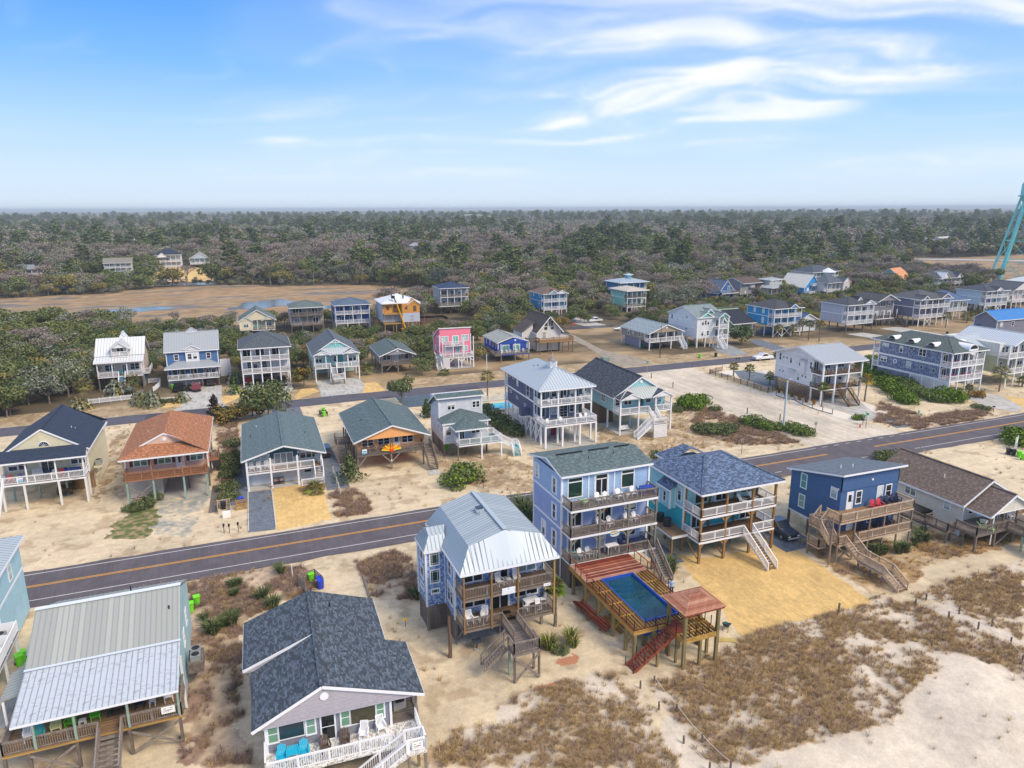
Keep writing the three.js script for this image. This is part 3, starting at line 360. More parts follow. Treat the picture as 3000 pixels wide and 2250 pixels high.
// grey gable house with dark roof
{
const h=new House('lavender grey house with dark charcoal shingle gable, flaking white deck and turquoise twin seat',-.36,-46.3,-2.3);const W=8.8,wl=lap(0x8c8f9c),gl=lap(0xb9b4bd),rf=shing(0x5d6976,shHi);
h.wall(0,W,.1,4.9,-12.6,0,wl);h.wall(-1.1,0,.1,4.9,-12.6,-6.2,wl,false);
const y=7.3,e=.1;
h.slope([[-.9,4.85 + e,.65],[4,y + e,.65],[4,y + e,-6.2],[-.9,4.85 + e,-6.2]],rf);h.slope([[-1.5,5.25 + e,-6.2],[4,y + e,-6.2],[4,y + e,-13],[-1.5,5.25 + e,-13]],rf);
h.slope([[4,y + e,.65],[11.25,4.85 + e,.65],[11.25,4.85 + e,-6.2],[4,y + e,-6.2]],rf);h.slope([[4,y + e,-6.2],[9.55,5.42 + e,-6.2],[9.55,5.42 + e,-13],[4,y + e,-13]],rf);
h.beam([4,y + .14,.65],[4,y + .14,-13],.34,.05,rf,'ridge_cap');h.fascia([-.9,4.85,.68],[4,y,.68],[11.25,4.85,.68]);h.fascia([-1.5,5.25,-6.15],[3.9,y,-6.15]);h.tri([[-1.5,5.0,-6.2],[-.6,5.0,-6.2],[3.8,y - .1,-6.2],[-1.5,5.25,-6.2]],gl);h.fascia([-1.53,5.2,-6.2],[-1.53,5.2,-13]);h.fascia([11.28,4.8,.65],[11.28,4.8,-6.2]);h.fascia([9.58,5.36,-6.2],[9.58,5.36,-13]);
h.tri([[-.85,4.8,.55],[11.2,4.8,.55],[4,y - .05,.55]],gl);h.b('soffit',-.8,11.15,4.7,4.78,-5.9,.45,WH);
const v=mesh('gable_vent',new THREE.CylinderGeometry(.32,.32,.05,8),WH,h.g);v.rotation.x=PI / 2;v.position.set(4.1,6.45,.6);h.vent(5.6,6.8,-10.6,black,.4,.13);
h.noBlind=true;h.win('f',0,[[.45,3.2,.6,1.3,'w',0x6f9a7c],[1.7,3.25,1.75,1.3,'n',0x2c4048],[3.05,3.2,.55,1.3,'w',0x7aa08a],[5.5,3.2,.55,1.35,'w',0x6f9a7c],[6.8,3.15,1.85,1.35,'n',0x4a4634],[8.05,3.2,.5,1.35,'w',0x6f9a7c]]);h.opening('f',0,4.25,2.42,.9,2.1,'w',0x1a1d22);
h.rm=WH;h.deck(-.2,10.7,0,2.25,2.35,{fl:pWorn,rim:pWorn,rail:WH,gaps:[[8.3,9.4]],gr:[[2,2.25]]});h.deck(9.4,10.8,2.25,3.35,2.35,{fl:pWorn,rim:pWorn,rail:WH,sides:'fr',gl:[]});h.deck(8.85,10.9,-5.6,0,2.35,{fl:pGrey,rim:wGrey,sides:'r',rail:wGrey});
h.stairs(9.35,2.85,2.35,'l',3.6,1.0,{mat:pWorn,rail:WH});h.posts([0,3.6,7.2,10.4],[.2,2.1],0,2.1,wTreat,.2);h.posts([9.5,10.7],[3.2],0,2.1,wGrey,.18);h.posts([10.75],[.05],2.35,4.7,wGrey,.16);h.posts([0,4.3,8.6],[-4,-8,-12],0,.2,wGrey);
h.b('wall_sign',9.7,10.5,2.55,3.15,3.36,3.4,paint(0xf2efe8));SIGNS.push([h.g,10.1,2.85,3.425,.76,.56,0,'rental']);
}
// blue shingle house with mansard metal roof
{
const h=new House('blue shingled house with white standing seam mansard roof, corner tower and raised plank walkway',17.0,-54.6);const W=9.0,sh=mk('blue wall shingles',()=>S({color:0xc4daf2,roughness:.85,map:rep(wallShC,.42,.42)}));
h.wall(0,W,2.65,8.4,-11.0,-2.5,sh);const m1=metal(0xb4c1c8,.5),m2=metal(0xa9b7bf,.5),mf=metal(0xb7c2ca,.55);
const A=[-.3,8.75,.3],B=[W + .3,8.75,.3],C=[W + .3,8.75,-11.3],D=[-.3,8.75,-11.3],a=[1.0,10.55,-1.2],b=[W - .9,10.55,-1.2],c=[W - .9,10.75,-10.4],d=[1.0,10.75,-10.4],r1=[4.5,11.55,-1.2],r2=[4.5,11.75,-10.4];
h.slope([A,B,b,r1,a],mf,.45);h.slope([D,A,a,d],m2,.42);h.slope([B,C,c,b],m2,.42);h.slope([C,D,d,r2,c],m2,.42);h.slope([a,r1,r2,d],[m1,m1,m2],.42);h.slope([r1,b,c,r2],[m1,m2],.42);
h.beam([4.5,11.66,-1.15],[4.5,11.86,-10.4],.42,.06,m1,'ridge_cap');h.fascia([-.33,8.66,.33],[W + .33,8.66,.33],[W + .33,8.66,-11.3]);h.fascia([-.33,8.66,.33],[-.33,8.66,-11.3]);h.b('soffit',-.25,W + .25,8.5,8.56,-11.2,.25,WH);
h.b('solar_fan',3.5,4.1,11.75,11.86,-6.6,-6.0,paint(0x39435c,.2));h.b('fan_housing',3.4,4.2,11.45,11.72,-6.7,-5.9,m1);h.vent(3.6,11.3,-5.5,m1,.5,.14);
// tower
h.wall(-1.85,.02,2.65,8.4,-8.7,-5.7,sh);{const f=[-2.05,8.55,-5.5],g=[.1,8.55,-5.5],k=[-2.05,8.55,-8.9],l=[.1,8.55,-8.9],p=[-1.4,9.75,-6.2],q=[.2,9.75,-6.2],p2=[-1.4,9.75,-8.2],q2=[.2,9.75,-8.2],s=[-1.35,10.2,-7.2],t=[.5,10.2,-7.2];h.slope([f,g,q,p],mf,.4);h.slope([k,f,p,p2],m2,.4);h.slope([l,k,p2,q2],m2,.4);h.slope([p,q,t,s],m1,.4);h.slope([p2,s,t,q2],m1,.4);h.slope([p2,p,s],m1);h.fascia([-2.08,8.48,-5.47],[.1,8.48,-5.47]);h.fascia([-2.08,8.48,-5.5],[-2.08,8.48,-8.9]);}
h.win('f',-5.7,[[-1.0,6.95,.8,1.2,'c',0x24413a],[-1.0,5.1,.8,1.25,'c',0x24413a],[-1.0,3.95,.7,.4,'c',0x24413a]]);h.win('l',-1.85,[[-7.2,6.9,1.1,1.2,'c',0x2c3a3a],[-7.2,5.1,1.1,1.2,'c',0x2c3a3a],[-7.2,3.9,1.1,.45,'c',0x2c3a3a]]);
h.win('l',0,[[-3.95,6.6,.8,1.5,'w',0x2a3437],[-3.95,3.7,1.6,1.8,'2',0x2a3437]]);
h.win('f',-2.5,[[1.8,6.3,1.7,1.5,'2'],[7.2,6.3,1.8,1.5,'2',0x7d9aa2],[1.8,3.7,2.3,1.3,'2'],[7.15,3.7,2.3,1.3,'2']]);h.win('f',-2.5,[[4.45,2.7,1.8,2.1,'s',0x1c2023],[4.5,5.98,1.6,2.05,'s',0x1c2023]]);
h.rm=wGrey;h.deck(0,W,-2.5,0,2.95,{fl:pBrn,rim:wGrey,rail:wGrey,gaps:[[3.75,5.2]]});h.deck(0,W,-2.5,0,6.0,{fl:pBrn,rim:wGrey,rail:wGrey});
h.posts([.08,2.7,5.3],[.04],2.6,8.5,wBrn,.15);h.posts([8.95],[.04],2.6,8.5,wNew,.15);
h.posts([.1,4.5,8.9],[-2.7],0,2.65,wGrey,.24);h.posts([.1,4.5,8.9],[-6.5,-10.8],0,2.65,wGrey,.24);h.posts([-1.75],[-5.8,-8.6],0,2.65,wGrey,.24);h.lattice(-1.8,0,.1,2.65,-5.75,wGrey2,'f',.2);h.lattice(-8.6,-5.8,.1,2.65,-1.8,wGrey2,'l',.2);h.lattice(-11,-3,.1,2.65,.05,wGrey2,'l',.24);h.brace(.1,.2,-2.8,.1,2.7,-.5,wGrey2);
tag(h.tb('slab',.1,5.6,.0,.12,-9,-2.4,concrete),null,null,null,null);
// raised walkway
h.deck(3.7,5.2,0,4.2,2.85,{fl:pGrey,rim:wGrey,sides:'lr',gl:[[2.9,4.2]]});h.deck(2.95,5.4,3.42,4.8,2.84,{fl:pGrey,rim:wGrey,sides:'flr',gl:[]});h.posts([3.05,5.35],[3.55,4.74],0,2.6,wGrey2,.17);h.posts([3.03],[3.55],0,2.55,green,.19);h.brace(3.05,.15,4.84,5.35,2.45,4.84,wGrey,true);
h.stairs(2.95,3.0,2.8,'l',2.2,.9,{y1:.9});
SIGNS.push([h.g,4.35,6.28,.09,1.3,.34,0,'crest'],[h.g,8.2,5.9,.09,.7,.26,0,'plate']);h.b('wall_sign',3.7,5.0,5.75,6.1,.03,.07,WH);h.b('wall_sign',7.85,8.55,5.77,6.03,.03,.07,WH);
}
// tall periwinkle house
{
const h=new House('tall three storey periwinkle blue house with triple sea decks above the new pool platform',31.5,-62.3);const W=10.8,up=lap(0xa6c6ea),lo=lap(0x9db2e2),rf=shing(0x66787a,shMid);
h.wall(0,W,9.0,12.2,-9.7,-2.2,up);h.wall(0,W,2.6,9.0,-9.7,-2.2,lo);h.bandL(0,-9.7,-2.2,9.0);h.bandL(0,-9.7,-2.2,5.9);h.band(0,W,12.05,-2.2);
{const f=-1.75,k=-10.2,e=.1;h.slope([[-.3,12.2 + e,f],[W + .3,12.2 + e,f],[W + .3,13.1 + e,-5.8],[-.3,13.1 + e,-5.8]],rf);h.slope([[-.3,13.1 + e,-5.8],[W + .3,13.1 + e,-5.8],[W + .3,11.95 + e,k - .4],[-.3,11.95 + e,k - .4]],rf);h.fascia([-.33,12.2,f],[-.33,13.1,-5.8],[-.33,11.95,k - .4]);h.fascia([-.3,12.2,f + .03],[W + .3,12.2,f + .03]);h.tri([[0,12,-2.2],[0,13.05,-5.8],[0,12,-9.7]],up,-.1,1,'x');h.tri([[W,12,-2.2],[W,13.05,-5.8],[W,12,-9.7]],up,.1,1,'x');h.beam([.9,13.3,-5.75],[4.2,13.3,-5.75],.16,.1,dark,'ridge_vent');h.beam([5,13.3,-5.75],[7.6,13.3,-5.75],.16,.1,dark,'ridge_vent');h.beam([8.3,13.3,-5.75],[10.3,13.3,-5.75],.16,.1,dark,'ridge_vent');h.vent(4.3,12.85,-4.4,dark,.3,.1);h.vent(7.6,12.85,-4.6,dark,.3,.1);}
h.win('l',0,[[-8.87,9.75,.64,1.55],[-4.1,9.55,.64,1.7],[-4.1,6.55,.64,1.65],[-6.88,3.3,.66,1.75],[-4.05,3.2,.68,1.85]],{c:0x2d3b42});for(const[u,y,q]of[[-8.87,9.75,1.55],[-4.1,9.55,1.7],[-4.1,6.55,1.65],[-6.88,3.3,1.75],[-4.05,3.2,1.85]])for(const s of[-1,1])h.b('shutter',-.05,0,y - .1,y + q + .1,u + s*.56 - .13,u + s*.56 + .13,WH);
h.win('f',-2.2,[[1.56,9.55,1.62,2.15,'t',0x1f3a34],[8.1,9.75,1.5,1.95,'t',0x1f3a34],[4.8,9.05,1.6,2.6,'T',0x23292c]]);h.band(3.2,6.4,11.98,-2.18);for(const x of[3.2,6.4])h.b('corner_board',x - .08,x + .08,9,12.1,-2.2,-2.15,WH);
h.win('f',-2.2,[[1.6,6.0,1.7,2.2,'s'],[5.2,6.0,1.9,2.2,'s'],[8.6,6.9,1.4,1.3,'2'],[1.6,2.95,1.7,2.1,'s'],[4.9,2.95,.95,2.1,'g',0xa8b6bb],[8.6,3.8,1.4,1.2,'2']]);
h.rm=wGrey;for(const y of[2.88,5.95,9.02])h.deck(0,W,-2.2,0,y,{fl:pGrey,rim:WH,rail:wGrey,rh:.32,gaps:y<3?[[3.2,5.0],[9.75,10.8]]:[]});
h.posts([.12,3.55,7.1,10.65],[-.12],2.9,8.7,wood(0x8c8a80),.22);h.posts([.1,3.5,7,10.6],[-.3,-4.8,-9.5],0,2.6,wGrey2,.26);for(const y of[5.6,8.7])for(const[x,s]of[[.12,1],[3.55,1],[3.55,-1],[7.1,1],[7.1,-1],[10.65,-1]])h.brace(x + s*.1,y - .62,-.12,x + s*.7,y - .02,-.12,wood(0x8c8a80));
h.lattice(0,3.0,.05,2.55,-.05,wGrey2,'f',.22);h.lattice(-9.7,0,.05,2.55,.02,wGrey2,'l',.22);h.beam([-.12,.1,-2.15],[-.12,12.1,-2.15],.1,.1,WH,'downspout');h.beam([W + .1,.1,-2.15],[W + .1,12.1,-2.15],.1,.1,WH,'downspout');
h.stairs(10.3,.0,2.88,'f',3.4,1.05);
const sg=mesh('wall_sign',new THREE.CylinderGeometry(.62,.62,.05,24),paint(0x4fa7a5),h.g);sg.rotation.x=PI / 2;sg.scale.set(1,1,.55);sg.position.set(5.35,5.5,.06);SIGNS.push([h.g,5.35,5.5,.1,1.2,.66,0,'surf']);
SIGNS.push([h.g,10.1,5.78,.012,.5,.12,0,'marks']);
}
// aqua house
{
const h=new House('bright aqua and teal house with mottled blue grey hip roof and two white railed decks',47.65,-61.55);const W=10.8,a=lap(0xa4e2e6),t=batten(0x25b4c0),rf=shing(0x6b80a0,shHi);
h.wall(0,W,2.6,5.6,-10.8,-3.3,t);h.wall(0,W,5.6,8.5,-10.8,-3.3,a);h.bandL(0,-10.8,-3.3,5.55);h.band(0,W,5.55,-3.3);h.band(0,W,2.7,-3.3);
h.hip(0,W,8.8,11.0,-10.7,.1,rf,{ov:.5,run:4.6});
h.wall(-.75,0,4.95,7.6,-7.3,-5.1,a);h.slope([[-1.05,7.5,-4.8],[0,8.2,-4.8],[0,8.2,-7.6],[-1.05,7.5,-7.6]],rf);h.fascia([-1.08,7.42,-4.8],[-1.08,7.42,-7.6]);h.win('l',0,[[-4.25,6.3,.6,1.6]]);h.win('l',-.75,[[-6.2,5.6,.5,1.2]]);
// rear wing
h.wall(3.2,8.6,0.3,8.2,-13.6,-10.8,a);h.slope([[2.8,8.6,-14],[2.8,8.6,-10.5],[5.9,10.1,-10.5],[5.9,10.1,-12.2]],rf);h.slope([[9,8.6,-10.5],[9,8.6,-14],[5.9,10.1,-12.2],[5.9,10.1,-10.5]],rf);h.slope([[2.8,8.6,-14],[5.9,10.1,-12.2],[9,8.6,-14]],rf);h.fascia([2.77,8.5,-10.5],[2.77,8.5,-14]);
h.win('f',-3.3,[[2.4,6.0,1.7,1.9,'n',0x1d3336],[5.4,5.78,1.9,2.15,'s'],[9.1,6.3,1.8,1.5,'2',0x1d3336],[1.9,2.8,1.5,2.15,'s'],[9.15,2.8,1.8,2.1,'s'],[5.3,3.6,1.2,1.1,'2']]);
for(const y of[2.75,5.75])h.deck(0,W,-3.3,0,y,{fl:plank(0x86694a),rim:WH,rail:WH,rh:.34,gaps:y<3?[[6.25,7.55]]:[]});
h.posts([.15,3.6,7.3,10.65],[-.13],2.75,8.7,wBrn,.24);h.posts([.15,3.6,7.3,10.65],[-.13],0,2.45,wBrn,.26);h.posts([.15,3.6,7.3,10.65],[-3.2],2.75,8.6,wBrn,.2);h.posts([.15,3.6,7.3,10.65],[-3.6,-7,-10.6],0,2.6,wBrn,.26);
for(const y of[2.45,5.4,8.65])for(const[x,s]of[[.15,1],[3.6,1],[3.6,-1],[7.3,-1],[7.3,1],[10.65,-1]])h.brace(x + s*.1,y - .55,-.13,x + s*.6,y - .02,-.13,wBrn);
h.brace(.15,.3,-.2,.15,2.5,-3.4,wNew);h.brace(3.6,.3,-.2,3.6,2.5,-3.4,wBrn);h.brace(10.6,.3,-.2,10.6,2.5,-3.4,wBrn);
h.stairs(6.9,0,2.75,'f',4.4,1.15,{mat:WH,tread:wBrn,rail:WH});
h.deck(-2.2,0,-7.6,-2.2,2.9,{fl:pTan,rim:WH,sides:'',rh:.4});h.posts([-2.0],[-7.3,-2.5],0,2.5,wBrn,.2);for(const z of[-6.4,-4.9]){const c=mesh('condenser',UC,paint(0x2c3136),h.g);c.position.set(-1.1,3.4,z);c.scale.set(.95,1,.95);}
h.tb('utility_wall',3.2,5.6,.1,2.4,-5.8,-3.6,a);SIGNS.push([h.g,5.5,5.58,.012,.5,.12,0,'marks']);
}
// navy house
{
const h=new House('navy blue box house with single slope grey roof and two weathered timber decks',64.9,-58.2);const W=9.2,nv=lap(0x44699a),nv2=nv,rf=shing(0x6d7a86,shLo);
h.trim=WH;h.wall(0,W,2.2,7.5,-8.0,0,nv,false);h.tri([[0,7.5,0],[0,9.45,0],[0,7.5,-8]],nv,-.12,1,'x');h.tri([[W,7.5,0],[W,9.45,0],[W,7.5,-8]],nv,.12,1,'x');h.tri([[0,7.45,0],[W,7.45,0],[W,9.4,0],[0,9.45,0]],nv);
h.slope([[-.4,9.85,.5],[W + .6,9.75,.5],[W + .6,7.75,-8.4],[-.4,7.8,-8.4]],rf);h.fascia([-.43,9.75,.5],[-.43,7.7,-8.4]);h.fascia([-.4,9.75,.53],[W + .6,9.65,.53]);h.vent(2.8,8.95,-3,WH,.5,.13);h.vent(4.3,9.0,-2.6,WH,.5,.13);h.bandL(0,-8,0,2.25,WH,.18);
h.win('l',0,[[-5.8,5.9,.82,1.75,'w',0x5b8f8c],[-1.0,6.4,.8,1.2,'w',0x93a5ad],[-5.85,3.3,.82,1.55,'w',0x7aa39a]]);h.win('f',0,[[2.85,5.65,.75,1.5],[6.25,5.7,.78,1.55],[7.65,5.7,.8,1.55],[5.2,2.9,1,1.3]]);h.door('f',0,1.46,5.1,.85,2.1,WH);h.door('f',0,1.9,2.35,.85,2.1,WH);for(const[x,y]of[[4.75,8.3]])h.b('lamp_box',x - .12,x + .12,y,y + .22,0,.12,WH);h.b('lamp_box',-.12,0,7.6,7.8,-.5,-.3,WH);
h.rm=wPale;const o={fl:pTan,rim:wPale,rail:wPale,rh:.28};h.deck(0,W - .1,0,2.6,5.1,{...o,gl:[[0,2.6]]});h.deck(-2.5,0,-.6,2.6,5.1,{...o,sides:'fl',gl:[[-.6,.5]]});h.deck(0,W - .1,0,2.6,2.35,{...o,gaps:[[-.1,.7]],gl:[[0,2.6]]});h.deck(-2.5,0,-.6,2.6,2.35,{...o,sides:'fl',gaps:[[-1.3,0]]});
h.deck(-3.6,-2.5,-.9,.9,3.9,{...o,sides:'flb'});h.deck(-3.6,-2.5,-.9,.9,1.5,{...o,sides:'fl'});h.stairs(-3.05,.95,3.85,'f',1.4,1,{y1:2.4,mat:wPale});h.stairs(-2.55,.2,5.1,'l',1.0,1,{y1:4,mat:wPale});
h.posts([-3.5,-2.45,-.06,2.2,4.5,6.8,9.0],[2.5],0,6.05,wood(0xa08d7a),.16);h.posts([0,4.6,9],[-1,-4.5,-7.8],0,2.2,wGrey2,.24);h.posts([-3.5],[-.8],0,4.8,wood(0xa08d7a),.16);h.brace(-2.4,.2,2.5,-.1,2.1,2.5,wGrey,true);
h.stairs(-.7,2.6,2.35,'f',1.9,1.25,{y1:1.15,mat:wPale});h.deck(-1.4,0,4.5,8.0,1.15,{...o,fl:pGrey,sides:'lr'});h.stairs(-.7,8.0,1.15,'f',2.0,1.3,{mat:wPale});h.posts([-1.3,-.1],[4.6,6.2,7.8],0,1,wGrey,.16);h.posts([1.2],[3.9],0,1.5,wPale,.2);
}
// cream ranch
{
const h=new House('long cream house with brown gable roof, covered sea porch and grey weathered ramp deck',82,-55.2);const W=9,cr=lap(0xe3dfcf),rf=shing(0x7d6d62,shMid);
h.wall(0,W,2.0,4.4,-12.6,0,cr,false);h.wall(0,W,.1,2.0,-3.6,0,cr);h.wall(0,W,.1,2.0,-12.6,-6.6,cr);h.wall(5,W,.1,2.0,-6.6,-3.6,cr,false);h.gableZ(0,W,4.4,6.85,-12.6,0,rf,cr,{ov:.35,of:.35});h.wall(.8,8.2,4.0,4.05,.3,3.2,WH,false);
h.gableZ(.7,8.0,4.1,6.15,.2,3.1,rf,cr,{ov:.35,of:.3,back:false});h.posts([.85,3.2,5.6,7.9],[3.0],2.1,4.05,wGrey2,.16);h.vent(2.4,5.8,-4.6,WH,.5,.14);
h.win('l',0,[[-7.25,2.9,1.5,1.25,'2',0x3f6a66],[-1.95,2.95,.75,1.2,'w',0x3f6a66]]);h.door('f',0,3.4,2.1,.9,2.05,WH,true);h.win('f',0,[[1.6,2.9,.8,1.1],[6,2.6,1.6,1.4,'2']]);
h.rm=wGrey2;const o={fl:pGrey,rim:wGrey2,rail:wGrey2,rh:.28};h.deck(-2.1,9,0,3.6,2.1,{...o,sides:'fl',gl:[[-.1,.9]],gaps:[[3.2,9]]});h.deck(-3.4,-2.1,-2.2,.9,1.7,{...o,sides:'flb'});h.deck(-3.3,-1.9,-6,-2.2,1.4,{...o,sides:'l'});h.posts([-2,1.3,4.6],[3.5],0,1.85,wGrey2,.24);h.posts([-2],[.3,1.9],0,1.85,wGrey2,.2);h.posts([-3.3],[.7,-2,-5.5],0,1.2,wGrey2,.18);h.brace(1.5,.2,3.55,4.4,1.8,3.55,wGrey);
h.deck(3.2,4.9,3.6,9.5,2.1,{...o,sides:'lr'});h.deck(4.9,9.5,3.6,5.2,2.1,{...o,sides:'f'});h.posts([3.3,4.8],[5.5,7.5,9.4],0,1.9,green,.2);h.beam([.85,.3,3.4],[.85,4.1,3.4],.1,.1,WH,'downspout');h.beam([0.1,2.1,.1],[0.1,4.2,.1],.1,.1,WH,'downspout');SIGNS.push([h.g,4.8,5.05,3.125,.6,.16,0,'marks']);
}
// ---------- houses between the two roads ----------
{// cream, navy roof
const h=new House('cream house with navy shingle roof and white front deck holding red and blue chairs',-31.0,-109.3,-1.2);const W=10.2,cr=lap(0xe6dfbd),rf=shing(0x2f3d54,shLo);
h.wall(0,W,3.7,7.1,-17,-2.5,cr);h.wall(5.2,W,.1,3.7,-17.2,-6.5,batten(0xd9d2b6),false);
h.gableZ(0,W,7.4,10.6,-15.9,-2.4,rf,cr,{ov:.45,of:.1,back:false});h.hip(0,W,6.8,7.2,-17,-14,rf,{ov:.4});h.slope([[0,10.7,-15.9],[W + .45,7.05,-18],[-.45,7.05,-18]].map(p=>p[0]===0?[W / 2,10.7,-15.7]:p),rf);h.slope([[-.4,7.0,.35],[W + .4,7.0,.35],[W + .2,7.95,-2.4],[-.2,7.95,-2.4]],rf);h.fascia([-.4,6.92,.38],[W + .4,6.92,.38]);h.fascia([W + .42,6.92,.35],[W + .42,7.0,-17]);
const fan=mesh('fan_window',new THREE.CircleGeometry(.62,16,0,PI),glass(),h.g);fan.position.set(W / 2 + .1,8.15,-2.38);mesh('fan_trim',new THREE.TorusGeometry(.66,.06,5,16,PI),WH,h.g).position.set(W / 2 + .1,8.15,-2.38);for(const a of[.5,1.05,1.57,2.1,2.65])h.beam([W / 2 + .1,8.16,-2.36],[W / 2 + .1 + .62*cos(a),8.16 + .62*sin(a),-2.36],.03,.03,WH,'muntin');
h.win('f',-2.5,[[1.1,5.05,1.0,1.2,'w'],[2.3,5.05,1.0,1.2,'w'],[9.0,5.1,1.7,1.2,'2']]);h.win('f',-2.5,[[5.3,3.95,1.75,2.1,'s']]);h.deck(0,W,-2.5,0,3.85,{fl:plank(0xb9b4aa),rim:WH,rail:WH});h.posts([.15,3.2,6.7,10.05],[-.15],3.85,6.85,WH,.18);h.posts([.15,2.7,6.8,10.05],[-.15],0,3.55,paint(0xdcdcd8),.26);h.posts([.3,3.4,6.8],[-4],0,3.6,green,.24);h.posts([9.9],[-3,-1.4],0,3.6,paint(0xdcdcd8),.24);
h.stairs(-.2,.1,3.85,'f',4.2,1.2,{mat:WH});for(let i=0;i<9;i++)h.b('fence_board',7.4 + i*.3,7.67 + i*.3,.1,2.6,-5.9 + (i % 2)*.02,-5.86 + (i % 2)*.02,wBrn);h.ac(10.8,3.4,-6.2);h.b('equipment_shelf',W,11.3,3.1,3.35,-6.9,-5.5,cr);h.brace(11.2,3.1,-6.2,W,1.6,-6.2,cr);h.brace(W + .02,.2,-3,W + .02,3.6,-6.4,wGrey);h.vent(8.1,8.6,-8,WH,.3);h.vent(7.7,9,-7.6,WH,.3);
SIGNS.push([h.g,2.35,4.35,-.03,.75,.6,0,'banner'],[h.g,8.9,3.72,.012,.8,.12,0,'marks']);
}
{// salmon, terracotta roof
const h=new House('salmon pink house with terracotta shingle roof, dark shutters and stained wood front deck',-15.6,-105,-1.5);const W=10.6,pk=lap(0xe9c4ae),rf=shing(0xb47a56,shMid),cd=wood(0xb9825f);
h.rm=cd;h.wall(0,W,3.7,6.95,-18,-2.4,pk);h.wall(0,4.3,.1,3.7,-18,-3,lap(0xd8d2c6),false);const m=W / 2,k=-18.2;
h.slope([[-.4,6.95,k],[-.4,6.95,.3],[2.4,8.1,-1.9],[m,9.55,-1.9],[m,9.55,-14.5]],rf);h.slope([[W + .4,6.95,.3],[W + .4,6.95,k],[m,9.55,-14.5],[m,9.55,-1.9],[8.2,8.1,-1.9]],rf);h.slope([[-.4,6.95,.3],[W + .4,6.95,.3],[8.2,8.1,-1.9],[2.4,8.1,-1.9]],rf);h.slope([[W + .4,6.95,k],[-.4,6.95,k],[m,9.55,-14.5]],rf);
h.tri([[2.4,8.05,-1.95],[8.2,8.05,-1.95],[m,9.45,-1.95]],pk);h.fascia([2.1,8.0,-1.85],[m,9.55,-1.85],[8.5,8.0,-1.85]);h.fascia([-.4,6.85,.33],[W + .4,6.85,.33]);h.fascia([W + .43,6.85,.3],[W + .43,6.85,k]);const v=mesh('gable_vent',new THREE.CylinderGeometry(.28,.28,.05,8),WH,h.g);v.rotation.x=PI / 2;v.position.set(m + .05,8.7,-1.9);h.vent(2.6,8.2,-8,WH,.25);h.vent(8.9,7.8,-11,WH,.25);h.vent(9.9,7.4,-14,WH,.25);
h.noBlind=true;h.win('f',-2.4,[[1.9,5.0,1.6,1.15,'2',0x3f7a5f],[5.0,5.0,1.6,1.15,'2',0x3f7a4a],[9.2,5.0,1.6,1.15,'2',0x3f7a6a]]);for(const x of[1.9,5,9.2])for(const s of[-1,1])h.b('shutter',x + s*1.18 - .2,x + s*1.18 + .2,4.95,6.2,-2.4,-2.35,paint(0x4d241f));h.door('f',-2.4,7.0,3.9,.95,2.1,WH);
h.deck(0,W,-2.4,0,3.85,{fl:plank(0xb07a52),rim:cd,rail:cd});h.posts([.12,3.5,7.4,10.45],[-.1],3.85,6.8,cd,.14);h.posts([.2,3.5,7.4,10.4],[-.3],0,3.55,green,.26);h.posts([.2,3.7,7.6,10.4],[-4.5,-10,-16],0,3.7,wGrey2,.26);h.brace(.2,.3,-.35,3.5,2.9,-.35,wGrey,true);h.b('slab',4.4,10.3,0,.08,-14,-1.2,concrete);
h.deck(W,W + 1.3,-7.6,-5.4,3.85,{fl:cd,rim:cd,sides:'fr'});h.ac(W + .7,3.85,-6.6);h.stairs(W + .65,-7.6,3.8,'b',4.2,1.1,{mat:wGrey2});
}
{// white, teal gable
const h=new House('white house with grey green shingle gable, teal gable panel and white balcony over garage',.1,-104.5,-1.7);const W=10.8,wh=lap(0xe2e6ea),tl=lap(0x2f6f7d),rf=shing(0x64787d,shLo);
h.wall(0,W,.1,4.9,-18.8,-2.1,wh);h.gableZ(0,W,4.9,6.5,-18.8,-2.0,rf,wh,{ov:.55,of:2.3});h.tri([[2.9,4.8,-2.0],[8.1,4.8,-2.0],[8.1,5.75,-2.0],[5.4,6.35,-2.0],[2.9,5.75,-2.0]],tl);h.wall(3.3,7.7,3.9,4.85,-2.1,-2.04,tl,false);
for(let i=0;i<8;i++)h.b('roof_vent',5.15,5.6,6.42,6.62,-14.2 + i*1.45,-13.9 + i*1.45,paint(0x4d5b60));h.vent(.9,5.4,-9.5,dark,.3);h.vent(1.8,5.6,-14,WH,.25);h.vent(9,5.6,-8,dark,.3);
h.win('f',-2.1,[[1.65,3.55,2.5,1.1,'3'],[9.0,3.5,2.5,1.15,'3']]);h.win('f',-2.04,[[5.35,2.75,2.5,1.85,'S',0x8d98a0]]);
h.deck(0,W,-2.1,0,2.75,{fl:pTan,rim:WH,rail:WH,gaps:[[9.5,10.8]]});h.posts([.12,3.4,7.2,10.65],[-.12],0,4.7,WH,.26);h.tb('garage_door',.6,3.2,.1,2.2,-2.05,-1.98,paint(0xd7dde2));h.b('slab',0,W,0,.06,-2.1,-.1,concrete);h.win('f',-2.1,[[8.7,1.2,1.0,.7,'w']]);
h.stairs(10.15,-.1,2.75,'f',1.7,1.1,{y1:1.0,mat:wGrey2,rail:WH});h.deck(7.4,10.7,1.6,3.2,1.0,{fl:pTan,rim:wNew,rail:WH,sides:'flr',gl:[[1.6,3]]});h.posts([7.5,10.6],[1.7,3.1],0,.75,wNew,.15);SIGNS.push([h.g,5.35,5.85,-1.97,.95,.5,0,'plaque'],[h.g,3.35,.5,.02,.16,.5,0,'red']);h.b('lamp_box',3.15,3.4,4.35,4.75,-2.04,-1.9,WH);h.b('lamp_box',7.35,7.6,4.35,4.75,-2.04,-1.9,WH);
}
